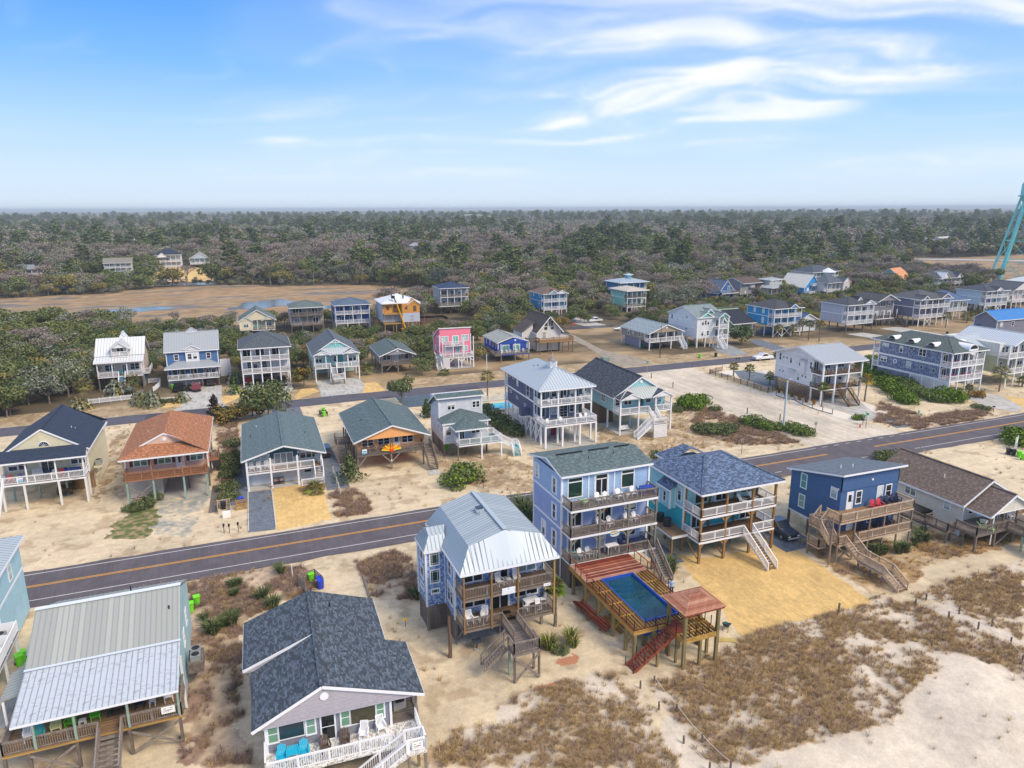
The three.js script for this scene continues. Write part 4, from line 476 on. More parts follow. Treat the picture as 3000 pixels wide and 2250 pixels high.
{// orange
const h=new House('peach orange house with grey green gable roof and broad weathered deck facing the road',16.3,-106,-1.3);const W=10.8,or=batten(0xf3b070),rf=shing(0x62767a,shMid);
h.wall(.4,W + .5,2.5,4.95,-18,-2.3,or,false);h.gableZ(.2,W + .6,4.95,7.0,-18,-.8,rf,or,{ov:.55,of:.35});h.vent(2.2,5.8,-9,dark,.3);h.vent(4.4,6.4,-13.5,dark,.3);h.vent(7.6,6.2,-14,dark,.3);h.vent(9,5.6,-11,dark,.3);
h.win('f',-2.3,[[2.1,3.45,1.7,1.1,'2',0x3a2a26],[4.65,3.4,1.7,1.15,'2'],[8.5,3.4,1.7,1.15,'2']]);h.door('f',-2.3,6.7,2.7,1.0,2.05,WH);
h.rm=wood(0x857b72);h.deck(0,W,-2.3,0,2.8,{fl:pGrey,rim:wGrey2,rail:h.rm,gr:[[-1.4,0]]});h.posts([.1],[-.1],2.8,4.7,h.rm,.15);h.posts([.15,5.4,10.6],[-.3,-6,-12,-17],0,2.5,wGrey,.24);h.posts([5.35],[.05],0,2.5,wGrey,.24);h.brace(.15,.9,-.1,1.5,2.5,-.1,wGrey);h.brace(5.3,1.2,.1,4,2.5,.1,wGrey);h.brace(5.4,1.2,.1,6.7,2.5,.1,wGrey);h.posts([5.35],[.1],2.5,4.9,wGrey2,.1);
h.stairs(11.4,-.6,2.8,'f',3.6,1.25,{mat:wGrey2});h.deck(10.8,12.05,-1.9,-.6,2.8,{fl:pGrey,rim:wGrey2,sides:'r',rail:h.rm});h.b('slab',10.3,12.2,0,.06,3,5.1,concrete);h.deck(-2.2,0,-10.5,-8,2.6,{fl:pGrey,rim:wGrey2,sides:'fl',rail:h.rm});h.stairs(-1.4,-8,2.6,'f',2.8,1.2,{mat:wGrey2});for(let z=-16;z<-1;z +=2.4)h.posts([.4],[z],0,2.5,wGrey2,.2);
// painted half-sun on its post
for(let i=0;i<9;i++){const a=PI*(i + .5)/ 9,m=mesh('sun_ray',new GB().bar([.22*cos(a),.22*sin(a),0],[1.55*cos(a),1.05*sin(a)+ .1,0],.06,.24).geo(),paint(i % 2?0xf08a12:0xf6cf1d),h.g);m.position.set(5.4,3.1,.2);}const sd=mesh('sun_disc',new THREE.SphereGeometry(.34,14,8,0,PI*2,0,PI / 2),paint(0xe2401c),h.g);sd.rotation.x=PI / 2;sd.scale.set(1,.3,1);sd.position.set(5.4,3.2,.22);
SIGNS.push([h.g,1.2,3.35,.05,.75,.8,0,'banner'],[h.g,5.35,1.5,.175,.2,.24,0,'plate']);
}
{// white with shed roof and hip porch
const h=new House('small white house with tall shed roofed rear and hip roofed porch above turquoise steps',32.6,-105.1,-1.2);const wh=lap(0xdfe3ea),rf=shing(0x5e7274,shMid);
h.wall(-1.7,5.9,2.2,5.7,-11,-2.9,wh);h.wall(-1.6,5.9,5.0,8.9,-11,-6.0,wh);h.slope([[-2.1,7.35,-10.5],[6.3,7.35,-10.5],[6.3,7.35,-11.4],[-2.1,7.35,-11.4]],rf);h.slope([[-2.1,9.4,-5.5],[6.3,9.4,-5.5],[6.3,9.75,-7.2],[-2.1,9.75,-7.2]],rf);h.slope([[-2.1,9.75,-7.2],[6.3,9.75,-7.2],[6.3,7.3,-11.6],[-2.1,7.3,-11.6]],rf);h.tri([[-1.6,8.8,-6],[-1.6,9.5,-7.2],[-1.6,7.4,-11]],wh,-.1,1,'x');h.fascia([-2.13,9.3,-5.5],[-2.13,9.65,-7.2],[-2.13,7.2,-11.6]);h.fascia([-2.1,9.3,-5.47],[6.3,9.3,-5.47]);
h.slope([[-2.0,5.75,-2.7],[2.0,7.2,-6],[6.4,5.75,-2.7]].map(p=>[p[0],p[1],p[2]]),rf);h.slope([[-2.0,5.75,-2.7],[2,7.2,-5.9],[-2.0,5.75,-6]],rf);h.slope([[6.4,5.75,-2.7],[6.4,5.75,-6],[2,7.2,-5.9]],rf);h.fascia([-2,5.68,-2.67],[6.4,5.68,-2.67]);h.slope([[-.6,5.35,.3],[5.2,5.35,.3],[2.2,6.5,-3.1]],rf);h.slope([[-.6,5.35,.3],[2.2,6.5,-3.1],[-.6,5.35,-2.7]],rf);h.slope([[5.2,5.35,.3],[5.2,5.35,-2.7],[2.2,6.5,-3.1]],rf);h.fascia([-.6,5.27,.33],[5.2,5.27,.33]);h.fascia([-.63,5.27,.3],[-.63,5.27,-2.6]);
h.win('f',-6.0,[[.5,7.15,1.2,1.0,'2'],[4.9,7.15,1.2,1.0,'2']],{fr:WH});h.win('f',-2.9,[[-.9,3.7,.8,1.2,'w',0x5d5347],[1.4,2.7,.9,2,'s'],[3.8,3.6,1.4,1.2,'2'],[5.4,3.9,.6,.6,'w',0x8d7b5d]]);h.win('l',-1.7,[[-6,4,.6,1],[-4.2,4,.6,1]]);
h.deck(0,7.4,-2.9,0,2.65,{fl:plank(0x8fb8c2),rim:WH,rail:WH,gr:[[-1.3,0]]});h.deck(5.9,7.4,-4.4,-2.9,2.65,{fl:plank(0x8fb8c2),rim:WH,sides:'br'});h.posts([.1,3.9],[-.1],2.65,5.2,WH,.14);h.posts([-.1,3.9],[-.2],0,2.35,wGrey2,.2);h.posts([3.9,7.3],[.0],0,2.35,WH,.24);h.posts([-1.6,2,5.8],[-3.2,-6.5,-10.8],0,2.2,wGrey2,.24);h.stairs(7.4,-.65,2.65,'r',2.2,1.15,{y1:1.2,mat:WH,rail:WH,tread:paint(0x8fb8c2)});h.stairs(9.8,-.2,1.25,'f',1.3,1.2,{mat:WH,tread:paint(0x2aa7b5),rail:WH});h.deck(9.6,10.5,-1.3,-.15,1.25,{fl:paint(0x2aa7b5),rim:WH,sides:'br'});h.lattice(-10.8,-3,.3,2.2,-1.7,wGrey2,'l',.3);
}
{// navy, white hip metal roof
const h=new House('tall navy house with white metal hip roof, cupola and stacked white columned porches',48.0,-105.1,-1.2);const W=9.8,nv=batten(0x4c5678),m1=metal(0xc0cbd2,.5);
h.wall(.1,W - .1,3.8,9.8,-18.6,-5.2,nv);h.wall(2.6,7.4,3.8,9.8,-5.2,-4.2,nv);h.hip(0,W,9.9,12.6,-20.6,-2.1,m1,{ov:.5,run:5.4,seam:.55});h.bandL(.1,-18.6,-5.2,7.0,WH,.3);h.bandL(.1,-18.6,-5.2,3.9,WH,.3);
{const x=W / 2,z=-8.4;h.b('cupola',x - .65,x + .65,12.2,13.6,z - .65,z + .65,WH);const c=mesh('cupola_roof',new THREE.ConeGeometry(.95,.9,8),metal(0x8d8378,.5),h.g);c.position.set(x,14.0,z);h.lattice(x - .5,x + .5,12.6,13.4,z + .67,paint(0xc8ced6),'f',.16);h.vent(x,14.3,z,WH,.6,.05);}h.vent(3.2,11.6,-13,dark,.25,.3);h.vent(3.6,11.9,-12,dark,.25,.2);
for(const y of[4.05,7.15]){h.deck(0,W,-5.2,y<5?0:-2.05,y,{fl:plank(0x8793a3),rim:WH,rail:WH,rh:.34});h.posts([.12,3.3,6.6,W - .12],[-2.17],y,y<5?6.8:9.75,WH,.24);}h.posts([.12,3.3,6.6,W - .12],[-.15,-2.2],0,3.75,WH,.28);h.posts([1.8,5,8.4],[-4.5,-8],0,3.8,WH,.22);
h.deck(.1,W,-20.4,-18.6,4.05,{rim:WH,sides:'lb'});h.deck(.1,W,-20.4,-18.6,7.15,{rim:WH,sides:'lb'});h.posts([.2,W - .2],[-20.2],0,9.8,WH,.24);
for(let z=-18.4;z<-4;z +=2.3){h.posts([.15],[z],0,3.8,WH,.22);h.brace(.15,.3,z,.15,3.6,z + 2.3,WH,true);}
h.win('l',.1,[[-17.5,9.0,.9,.4,'n'],[-15.5,9.0,.9,.4,'n'],[-13.4,8.2,.6,1.3,'w'],[-8.2,7.4,1.3,2.0,'w'],[-17,6,.9,.4,'n'],[-13.6,5.6,.9,.4,'n'],[-9.6,5.2,.9,.4,'n']]);h.win('f',-5.2,[[1.4,7.2,1.6,2.0,'s',0x35606a],[8.6,7.2,1.8,2,'s',0x35606a],[1.4,4.1,1.6,2.1,'s',0x35606a],[8.6,4.1,1.8,2.1,'s']]);h.win('f',-4.2,[[3.4,8,.9,1.3],[5.2,7.2,1.3,2.1,'s'],[6.9,8,.7,1.3],[3.4,4.9,.9,1.3],[5.3,4.1,1.4,2.1,'g'],[6.9,4.9,.7,1.3]]);
h.tb('enclosure',2.2,5.4,.1,3.8,-9,-6.5,lap(0xd9dde4));h.door('f',-6.5,4.4,.1,.9,2.1,paint(0x9a2f4a),false);h.b('slab',.2,W,0,.08,-18,.2,concrete);h.b('equipment_box',-1.5,.05,4.0,5.4,-8.6,-7.4,nv);h.b('equipment_rim',-1.55,.05,3.85,4.0,-8.65,-7.35,WH);
}
{// pale teal, dark roof
const h=new House('pale turquoise house with charcoal gable roof, small porch gables and white switchback stair',63.5,-106.8,-1.2);const W=10.8,tq=lap(0xa2d8de),rf=shing(0x535b66,shHi),mt=metal(0xc6cbc6);
h.wall(0,W,3.8,6.9,-19,-2.4,tq);h.gableZ(0,W,6.8,10.1,-20,-2.2,rf,tq,{ov:.4,of:.3});h.wall(0,3,.1,3.8,-17,-8,batten(0x6b5547),false);const v=mesh('gable_vent',new THREE.CylinderGeometry(.3,.3,.05,12),WH,h.g);v.rotation.x=PI / 2;v.position.set(W / 2,9.2,-2.1);
h.slope([[-.3,6.75,.3],[W + .3,6.75,.3],[8.2,8.2,-2.2],[2.6,8.2,-2.2]],mt,.5);for(const x of[2.2,8.7]){h.slope([[x - 2.3,6.8,.45],[x,7.85,.45],[x,7.85,-2.2],[x - 2.3,6.8,-2.2]],rf);h.slope([[x,7.85,.45],[x + 2.3,6.8,.45],[x + 2.3,6.8,-2.2],[x,7.85,-2.2]],rf);h.tri([[x - 2.1,6.75,.35],[x + 2.1,6.75,.35],[x,7.7,.35]],WH);h.fascia([x - 2.3,6.72,.5],[x,7.77,.5],[x + 2.3,6.72,.5]);}
h.b('porch_ceiling',-.2,W + .2,6.6,6.68,-2.4,.3,WH);h.win('f',-2.4,[[.8,5.0,.9,1.3],[2.9,5.0,1.5,1.3,'2'],[7.2,5.0,1.0,1.3],[9.2,5.0,1.5,1.3,'2']]);h.door('f',-2.4,5.6,4.05,1,2.1,paint(0x2c7d86));h.win('l',0,[[-6.5,4.9,1.4,1.4,'2'],[-14,5,1,1.2]]);
h.deck(0,W,-2.4,0,4.05,{fl:plank(0xb9c4c4),rim:WH,rail:WH,gaps:[[5.9,7.3]]});h.posts([.12,3.9,7.4,10.7],[-.12],0,6.6,WH,.26);h.posts([.2,5,10.5],[-5,-12,-18],0,3.8,WH,.24);h.b('slab',0,W,0,.08,-8,-.2,concrete);
h.stairs(6.6,0,4.05,'f',1.9,1.25,{y1:2.6,mat:WH});h.deck(4.9,7.7,1.9,3.6,2.6,{fl:pGrey,rim:WH,rail:WH,sides:'flr',gl:[[1.9,3.4]]});h.lattice(4.95,7.65,.1,2.3,3.58,WH,'f',.24);h.lattice(1.95,3.5,.1,2.3,7.66,WH,'l',.24);h.stairs(4.9,2.6,2.6,'l',3.0,1.2,{mat:WH});SIGNS.push([h.g,7.2,3.1,3.63,.75,.6,0,'surf']);
}
{// white, silver roof
const h=new House('white two storey house with silver metal gable roof, plank skirting and wide timber stair',112.9,-109.1,-1.5);const W=10.5,wh=lap(0xe6e8ec),mt=metal(0xbfc5c9),bw=wood(0x7d6650);
h.wall(.4,W,2.9,8.9,-14.6,-3.4,wh);h.gableX(.2,W + .4,8.9,11,-14.6,0,mt,wh,{ov:.6,of:.5,zr:-7.4,seam:.55,yb:8.9});h.tri([[.4,8.9,-3.4],[.4,10.5,-7.4],[.4,8.9,-14.6]],wh,-.1,1,'x');
h.win('l',.4,[[-13.4,7.0,.6,1.5,'w',0x33474f],[-12.3,7.6,.4,.4,'n'],[-11.3,7.6,.4,.4,'n'],[-10,6.9,.6,1.5,'w',0x33474f],[-7.2,6.8,.6,1.5,'w',0x33474f],[-4.0,6.8,.6,1.5,'w',0x35606a],[-13.2,4.4,.4,.4,'n'],[-12.2,4.4,.4,.4,'n'],[-7.4,3.6,.6,1.5,'w',0x35606a],[-6.2,4.6,.4,.4,'n'],[-5.2,4.6,.4,.4,'n']]);h.bandL(.4,-14.6,-3.4,5.95);for(const[z,y]of[[-6,8.2],[-9.3,5.5]])h.slope([[-.3,y,z + .9],[.42,y + .35,z + .9],[.42,y + .35,z - .9],[-.3,y,z - .9]],mt);h.wall(-.1,.4,5.6,8.2,-6.7,-5.4,wh,false);
h.win('f',-3.4,[[1.2,6.4,1.3,2.0,'s'],[4.2,6.3,1.6,2.1,'s'],[7.6,6.8,2.2,1.4,'3'],[1.2,3.2,.7,2,'s',0x2f8f86],[4.8,3.2,1.5,2.1,'s'],[8,4,.7,1.3]]);
h.rm=bw;for(const y of[3.2,6.3])h.deck(0,W,-3.4,0,y,{fl:pBrn,rim:WH,rail:bw,st:'h',gaps:y<4?[[4,7]]:[]});h.posts([.12,3.4,6.8,W - .12],[-.12],0,8.8,WH,.3);h.posts([.3,W - .2],[-3.3],0,8.8,WH,.25);
h.lattice(-14.5,-3.5,.1,2.85,.42,bw,'l',.3);h.lattice(.4,W,.1,2.85,-3.45,bw,'f',.3);h.stairs(5.5,0,3.2,'f',3.6,2.6,{mat:bw});
}
{// grey blue, eyebrow dormers
const h=new House('long slate blue shingled house with barrel dormers, double white porches and slatted base',143.8,-104.0,1.5);const W=10.6,gb=mk('slate wall shingles',()=>S({color:0xb4b8c8,roughness:.85,map:rep(wallShC,.3,.3)})),rf=shing(0x5e6a68,shMid);
h.wall(.1,W,3.1,9.2,-18.3,-2.6,gb);h.wall(.1,W,.1,3.1,-18.3,-9.6,lap(0x8288a8),false);h.hip(0,W,9.5,11.9,-20,0,rf,{ov:.5});h.bandL(.1,-18.3,-2.6,6.25,WH,.4);h.bandL(.1,-18.3,-2.6,3.15,WH,.45);
for(const z of[-5.4,-10.4,-15.4]){const c=mesh('dormer',new THREE.CylinderGeometry(.95,.95,3.6,14,1,false,0,PI),WH,h.g);c.rotation.set(PI / 2,0,PI / 2,'YXZ');c.rotation.set(0,0,PI / 2);c.scale.set(.8,1,1);c.position.set(1.9,10.15,z);const p=mesh('dormer_louvre',new THREE.CircleGeometry(.8,14,0,PI),dark,h.g);p.rotation.y=-PI / 2;p.scale.y=.8;p.position.set(.07,10.2,z);const d=c.clone();d.name='dormer';d.position.x=W - 1.9;h.g.add(d);}{const c=mesh('dormer',new THREE.CylinderGeometry(1.5,1.5,4,16),WH,h.g);c.rotation.x=PI / 2;c.scale.z=.75;c.position.set(W / 2 + .6,9.9,-1.6);const p=mesh('dormer_window',new THREE.CircleGeometry(1.2,16,0,PI),glass(),h.g);p.scale.y=.7;p.position.set(W / 2 + .6,10.05,.42);}
for(const y of[3.3,6.45]){h.deck(0,W,-2.6,0,y,{fl:plank(0xbfc4cc),rim:WH,rail:WH,rh:.4});h.deck(.1,W,-20,-18.3,y,{rim:WH,sides:'lb'});}h.posts([.12,2.7,5.3,7.9,W - .12],[-.12],0,9.4,WH,.26);h.posts([.2,W - .2],[-19.9],0,9.4,WH,.26);
h.lattice(-9.5,-.3,.1,2.85,.1,paint(0xdfe5e8),'l',.26);for(const z of[-.4,-3.4,-6.5,-9.5])h.posts([.08],[z],0,3,WH,.22);h.lattice(2.6,W,.1,2.8,-6,paint(0xdfe5e8),'f',.26);
h.win('l',.1,[[-16.8,8.2,1.5,.6,'2'],[-12.6,7.5,.7,1.3],[-10,8.6,1,.4,'n'],[-7.2,7.6,1.6,1.4,'2'],[-16.9,4.6,1.5,1.0,'2'],[-10.2,4.3,1.0,1.3],[-7,4.7,.6,.7,'n'],[-4,4.5,.6,.7,'n']]);const rw=mesh('round_window',new THREE.TorusGeometry(.42,.12,6,18),WH,h.g);rw.rotation.y=PI / 2;rw.position.set(.08,5.1,-13.8);h.win('f',-2.6,[[1.4,6.5,1.6,2.1,'s'],[4.4,6.5,1.6,2.1,'s'],[8,6.5,1.8,2.1,'s'],[1.4,3.4,1.6,2.1,'s'],[4.4,3.4,1.6,2.1,'s'],[8,3.4,1.8,2.1,'s']]);
}
{// sage
const h=new House('sage green house with pale metal roof, brick red gable and white porches by a palm',162.4,-104.2,1.5);const W=11,sg=lap(0xb8bd9c),mt=metal(0xcdd6dc),g2=lap(0xe3e6dc);
h.wall(0,W,6.8,9.8,-16,-2.4,g2);h.wall(0,W,3.2,6.8,-16,-2.4,sg);h.gableZ(2,W,9.7,11.8,-14,-2,mt,lap(0xc2907c),{ov:.5,of:2,seam:.55});h.gableX(-4.5,3,8.6,10.6,-15,-5.5,mt,lap(0xb98472),{ov:.6,of:.5,seam:.55});h.wall(-4.2,0,3.2,8.6,-14.5,-6,g2);h.lattice(-4.2,0,.1,3.1,-5.9,paint(0xdfe5e8),'f',.26);h.lattice(-14.5,-6,.1,3.1,-4.2,paint(0xdfe5e8),'l',.26);
for(const y of[3.4,6.95])h.deck(0,W,-2.4,0,y,{rim:WH,rail:WH,rh:.4});h.posts([.1,2.8,5.5,8.2,10.9],[-.12],0,9.6,WH,.26);h.win('f',-2.4,[[1.3,7.6,.8,1.3],[2.6,7.6,.8,1.3],[5.5,7.3,1.5,1.6,'2'],[8.5,7.3,1.5,1.6,'2'],[1.2,4.2,.8,1.3],[4.8,3.5,.9,2.1,'s'],[8,4.2,1.6,1.4,'2']]);h.win('f',-6,[[-2.6,7,.8,1.2],[-1.2,7,.8,1.2],[-2.5,4.3,.8,1]]);
}
{// grey house, vivid blue roof
const h=new House('grey clapboard house under a vivid blue metal roof where the second street ends',211,-140.5,0);const gy=lap(0x8e8b98),bl=metal(0x1f86d8);
h.wall(0,15,.2,7.6,-7,0,gy);h.gableX(0,15,7.6,9.8,-7,0,bl,gy,{ov:.5,seam:.6});h.wall(-1,3,.2,4.4,-8,-6.9,gy,false);h.slope([[-1.5,4.5,-8.4],[3,4.5,-8.4],[3,5.6,-5],[-1.5,5.6,-5]],bl,.6);h.win('f',0,[[2,5.4,.9,1.2],[7,5.4,.9,1.2],[3,2,1.6,1.3,'2']]);
}
// ---------- houses beyond the second street ----------
function cottage(o){
const h=new House(o.l,o.x,o.z,o.r??-1.5,'beach_house','house',o.grp),{W,D,f,e,yr}=o,wl=o.wl,pd=o.pd??2.2,rl=o.rl||WH,ps=o.ps||WH;h.trim=o.trim||WH;h.rm=rl;
const y0=f[0];f.forEach((y,i)=>{const y1=f[i + 1]??e;h.wall(0,W,y,y1 + (i===f.length - 1?.05:0),-D,-pd,o.wls?.[i]||wl);if(i){h.bandL(0,-D,-pd,y);}});
const deep=o.roofPorch===false?-pd:0;
if(o.rt==='hip')h.hip(0,W,e,yr,-D,deep,o.rf,{seam:o.seam,ov:o.ov??.5});else if(o.rt==='gz')h.gableZ(0,W,e,yr,-D,deep,o.rf,o.gb||wl,{seam:o.seam,ov:.45,of:o.of??.35});else if(o.rt==='gx')h.gableX(0,W,e,yr,-D,deep,o.rf,o.gb||wl,{seam:o.seam,ov:.4,zr:o.zr??(-D + deep)/ 2});
f.forEach((y,i)=>{if(pd>.3&&o.decks?.[i]!==0){h.deck(0,W,-pd,0,y,{fl:o.fl||pGrey,rim:o.rim||WH,rail:rl,st:o.st||'p',gaps:(i===0&&o.gaps)||[]});const n=o.np??max(2,Math.round(W / 3));for(let k=0;k<=n;k++)h.posts([lerp(.12,W - .12,k / n)],[-.12],y,(f[i + 1]??e)- .2,ps,.2);}});
if(y0>.6){const n=o.np??max(2,Math.round(W / 3.4));for(let k=0;k<=n;k++)h.posts([lerp(.15,W - .15,k / n)],o.back===0?[-.15,-D*.45]:[-.15,-D*.33,-D*.66,-D + .2],0,y0 - .05,o.pile||ps,.24);}
const gc=o.gc;(o.w||[]).forEach((ws,i)=>h.win('f',-pd,ws.map(q=>[q[0],f[i]+ q[1],q[2],q[3],q[4]||'w',q[5]??gc])));(o.wL||[]).forEach(q=>h.win('l',0,[[q[0],q[1],q[2],q[3],q[4]||'w',q[5]??gc]]));
if(o.more)o.more(h);return h;
}
const SL=(u,w=1.6)=>[u,.05,w,2.05,'s'];
cottage({l:'white metal roofed house with peach walls, gabled front dormer balcony and turquoise porch chairs',x:-29,z:-179.6,W:9.2,D:11.5,f:[3.4],e:6.6,wl:lap(0xe8d3c2),pd:2.4,rt:'none',pile:wGrey2,gaps:[[4.3,5.6]],w:[[[2.2,.9,1.8,1.3,'2'],[5.2,.05,.95,2.1,'s',0x34626a],[7.4,.9,1.8,1.3,'2']]],more:h=>{const wm=metal(0xe3e5e4,.45);h.slope([[-.5,6.75,.35],[9.7,6.75,.35],[9.6,7.8,-2.4],[-.4,7.8,-2.4]],wm,.6);h.slope([[-.5,7.8,-1.9],[9.7,7.8,-1.9],[9.7,11.2,-6.5],[-.5,11.2,-6.5]],wm,.6);h.slope([[-.5,11.2,-6.5],[9.7,11.2,-6.5],[9.7,7.4,-12],[-.5,7.4,-12]],wm,.6);h.tri([[9.2,6.6,-2.4],[9.2,11,-6.5],[9.2,6.6,-11.5]],lap(0xe8d3c2),.1,1,'x');h.fascia([9.73,7.7,-1.9],[9.73,11.1,-6.5],[9.73,7.3,-12]);h.fascia([-.5,6.65,.38],[9.7,6.65,.38]);h.wall(3.2,6.4,7.7,9.6,-5,-2.6,lap(0xe8d3c2));h.gableZ(3,6.6,9.6,11,-6.8,-1.3,wm,WH,{ov:.35,of:.2,seam:.6,back:false});h.deck(3.1,6.5,-2.6,-1.2,7.75,{rim:WH,fl:pGrey});h.posts([3.2,6.4],[-1.3],7.75,9.5,WH,.16);h.win('f',-2.6,[[4.8,7.8,1.5,1.7,'s']]);h.gableZ(4,6,10.6,12.2,-9,-6.6,wm,WH,{ov:.3,of:.1});h.stairs(4.95,0,3.4,'f',3.4,1.2,{mat:WH,tread:paint(0x8fb8d2)});h.lattice(-11,-1,.2,3.2,9.1,paint(0x9aa7a0),'l',.3);h.deck(9.2,10.4,-8,-2,3.4,{rim:WH,sides:'fr'});}});
cottage({l:'slate blue house with grey metal roof, white centre bay and red car on its drive',x:-14.6,z:-176.7,W:11,D:11,f:[2.1,5.0],e:8.5,wl:lap(0x4d76ab),pd:2.2,rt:'none',decks:[1,0],ps:wGrey2,w:[[[1.4,.2,1,2,'w'],[3,.2,1,2,'w'],[5.5,.05,1.4,2.1,'s'],[8.2,.2,1,2],[9.8,.2,1,2]],[[2.1,1.2,.8,1.2],[9,1.2,.8,1.2]]],more:h=>{const gm=metal(0xaab0b3,.45);h.gableX(0,11,8.6,12,-11,-2.2,gm,lap(0x4d76ab),{ov:.4,of:.5,seam:.55});h.wall(4.2,6.9,5.0,8.9,-3.5,-1.9,WH);h.gableZ(4.1,7,8.8,9.6,-4.5,-1.9,gm,WH,{ov:.3,of:.2,back:false});h.win('f',-1.9,[[4.95,6.3,.8,1.2],[6.1,6.3,.8,1.2]]);h.slope([[-.5,4.7,.4],[11.5,4.7,.4],[9,5.9,-2.2],[2,5.9,-2.2]],gm,.55);h.slope([[-.5,4.7,.4],[2,5.9,-2.2],[-.5,4.7,-2.2]],gm);h.slope([[11.5,4.7,.4],[11.5,4.7,-2.2],[9,5.9,-2.2]],gm);h.fascia([-.5,4.62,.43],[11.5,4.62,.43]);h.wall(0,7.4,.1,2.1,-9,-2.4,lap(0xdfe3e8),false);h.wall(7.5,11,.1,2.1,-9,-8.8,lap(0xdfe3e8),false);h.hip(4.6,6.4,12,12.9,-8,-6.4,gm,{ov:.3});h.wall(11,13.4,.1,4.4,-9,-8.9,WH,false);}});
cottage({l:'white two storey house with charcoal hip roof, twin screened porches and parked cars beneath',x:1.4,z:-170.3,W:10.6,D:12.5,f:[3.55,6.45],e:9.3,yr:12.2,wl:lap(0xe3e6ea),rt:'hip',rf:shing(0x59636b,shMid),pd:2.4,np:5,w:[[[1.7,.05,.9,2.1,'g'],[3,.2,.8,1.9],[5,.05,.9,2.1,'g'],[6.4,.2,.8,1.9],[8.6,.2,.9,1.9],[9.7,.2,.8,1.9]],[[1.4,.1,2,2.1,'s'],[4.2,.1,2,2.1,'s'],[7.8,.1,2,2.1,'s']]],more:h=>{h.b('garage_back',.2,10.4,0,3.3,-9.2,-9,lap(0xcfd3d6));}});
cottage({l:'aqua cottage with grey gable roof, small porch gables and centre stair over a wide drive',x:17.5,z:-169.8,W:10.5,D:17,f:[3.5],e:6.5,wl:lap(0xa9dadd),pd:2.2,rt:'none',gaps:[[3.6,5]],w:[[[1.2,.9,1.4,1.3,'2'],[5.1,.9,.8,1.3],[7.6,.8,.8,1.4],[8.7,.8,.8,1.4],[9.7,.8,.7,1.4]]],more:h=>{const rf=shing(0x66707a,shMid),mt=metal(0xc3c9cb);h.gableZ(0,10.5,6.6,9.9,-17.5,-1.8,rf,lap(0x8fd0d2),{of:.2});h.slope([[-.3,6.6,.3],[10.8,6.6,.3],[7.9,7.9,-1.9],[2.6,7.9,-1.9]],mt,.55);for(const x of[1.8,8.6]){h.slope([[x - 2.1,6.65,.45],[x,7.6,.45],[x,7.6,-2],[x - 2.1,6.65,-2]],rf);h.slope([[x,7.6,.45],[x + 2.1,6.65,.45],[x + 2.1,6.65,-2],[x,7.6,-2]],rf);h.tri([[x - 1.9,6.6,.35],[x + 1.9,6.6,.35],[x,7.45,.35]],WH);h.fascia([x - 2.1,6.57,.5],[x,7.52,.5],[x + 2.1,6.57,.5]);}h.door('f',-2.2,6.3,3.6,1,2.1,paint(0x46a2a5),false);h.stairs(4.3,0,3.5,'f',2.4,1.2,{y1:1.6,mat:WH});h.deck(3.6,6.4,2.4,3.8,1.6,{rim:WH,sides:'flr'});h.posts([3.7,6.3],[2.6,3.7],0,1.4,wGrey2,.2);h.b('garage_back',0,10.5,0,3.3,-10.2,-10,lap(0xb4d2d4));SIGNS.push([h.g,5,2.05,3.85,1.0,.75,0,'surf']);h.beam([4.2,9.1,-1.55],[6.3,9.1,-1.55],.06,.12,WH,'gable_truss');h.beam([5.25,8.3,-1.55],[5.25,9.7,-1.55],.1,.06,WH,'gable_truss');}});
cottage({l:'small grey cottage with grey green gable roof on weathered pilings behind a shady deck',x:33.8,z:-172.4,W:8.4,D:15,f:[2.4],e:4.8,yr:6.4,wl:lap(0x9ea2ad),rt:'gz',rf:shing(0x617273,shMid),pd:2.2,ps:wGrey2,rl:wGrey,rim:wGrey2,pile:wGrey,w:[[[1.8,.8,1.8,1.2,'2'],[4.2,.05,1,2,'g',0xd5dbe2],[6.4,.8,1.8,1.2,'2']]],more:h=>{h.brace(1.4,.9,-.2,2.6,2.1,-.2,wGrey);h.brace(4.5,.9,-.2,3.3,2.1,-.2,wGrey);const v=mesh('gable_vent',new THREE.CylinderGeometry(.25,.25,.05,12),WH,h.g);v.rotation.x=PI / 2;v.position.set(4.2,5.7,.08);}});
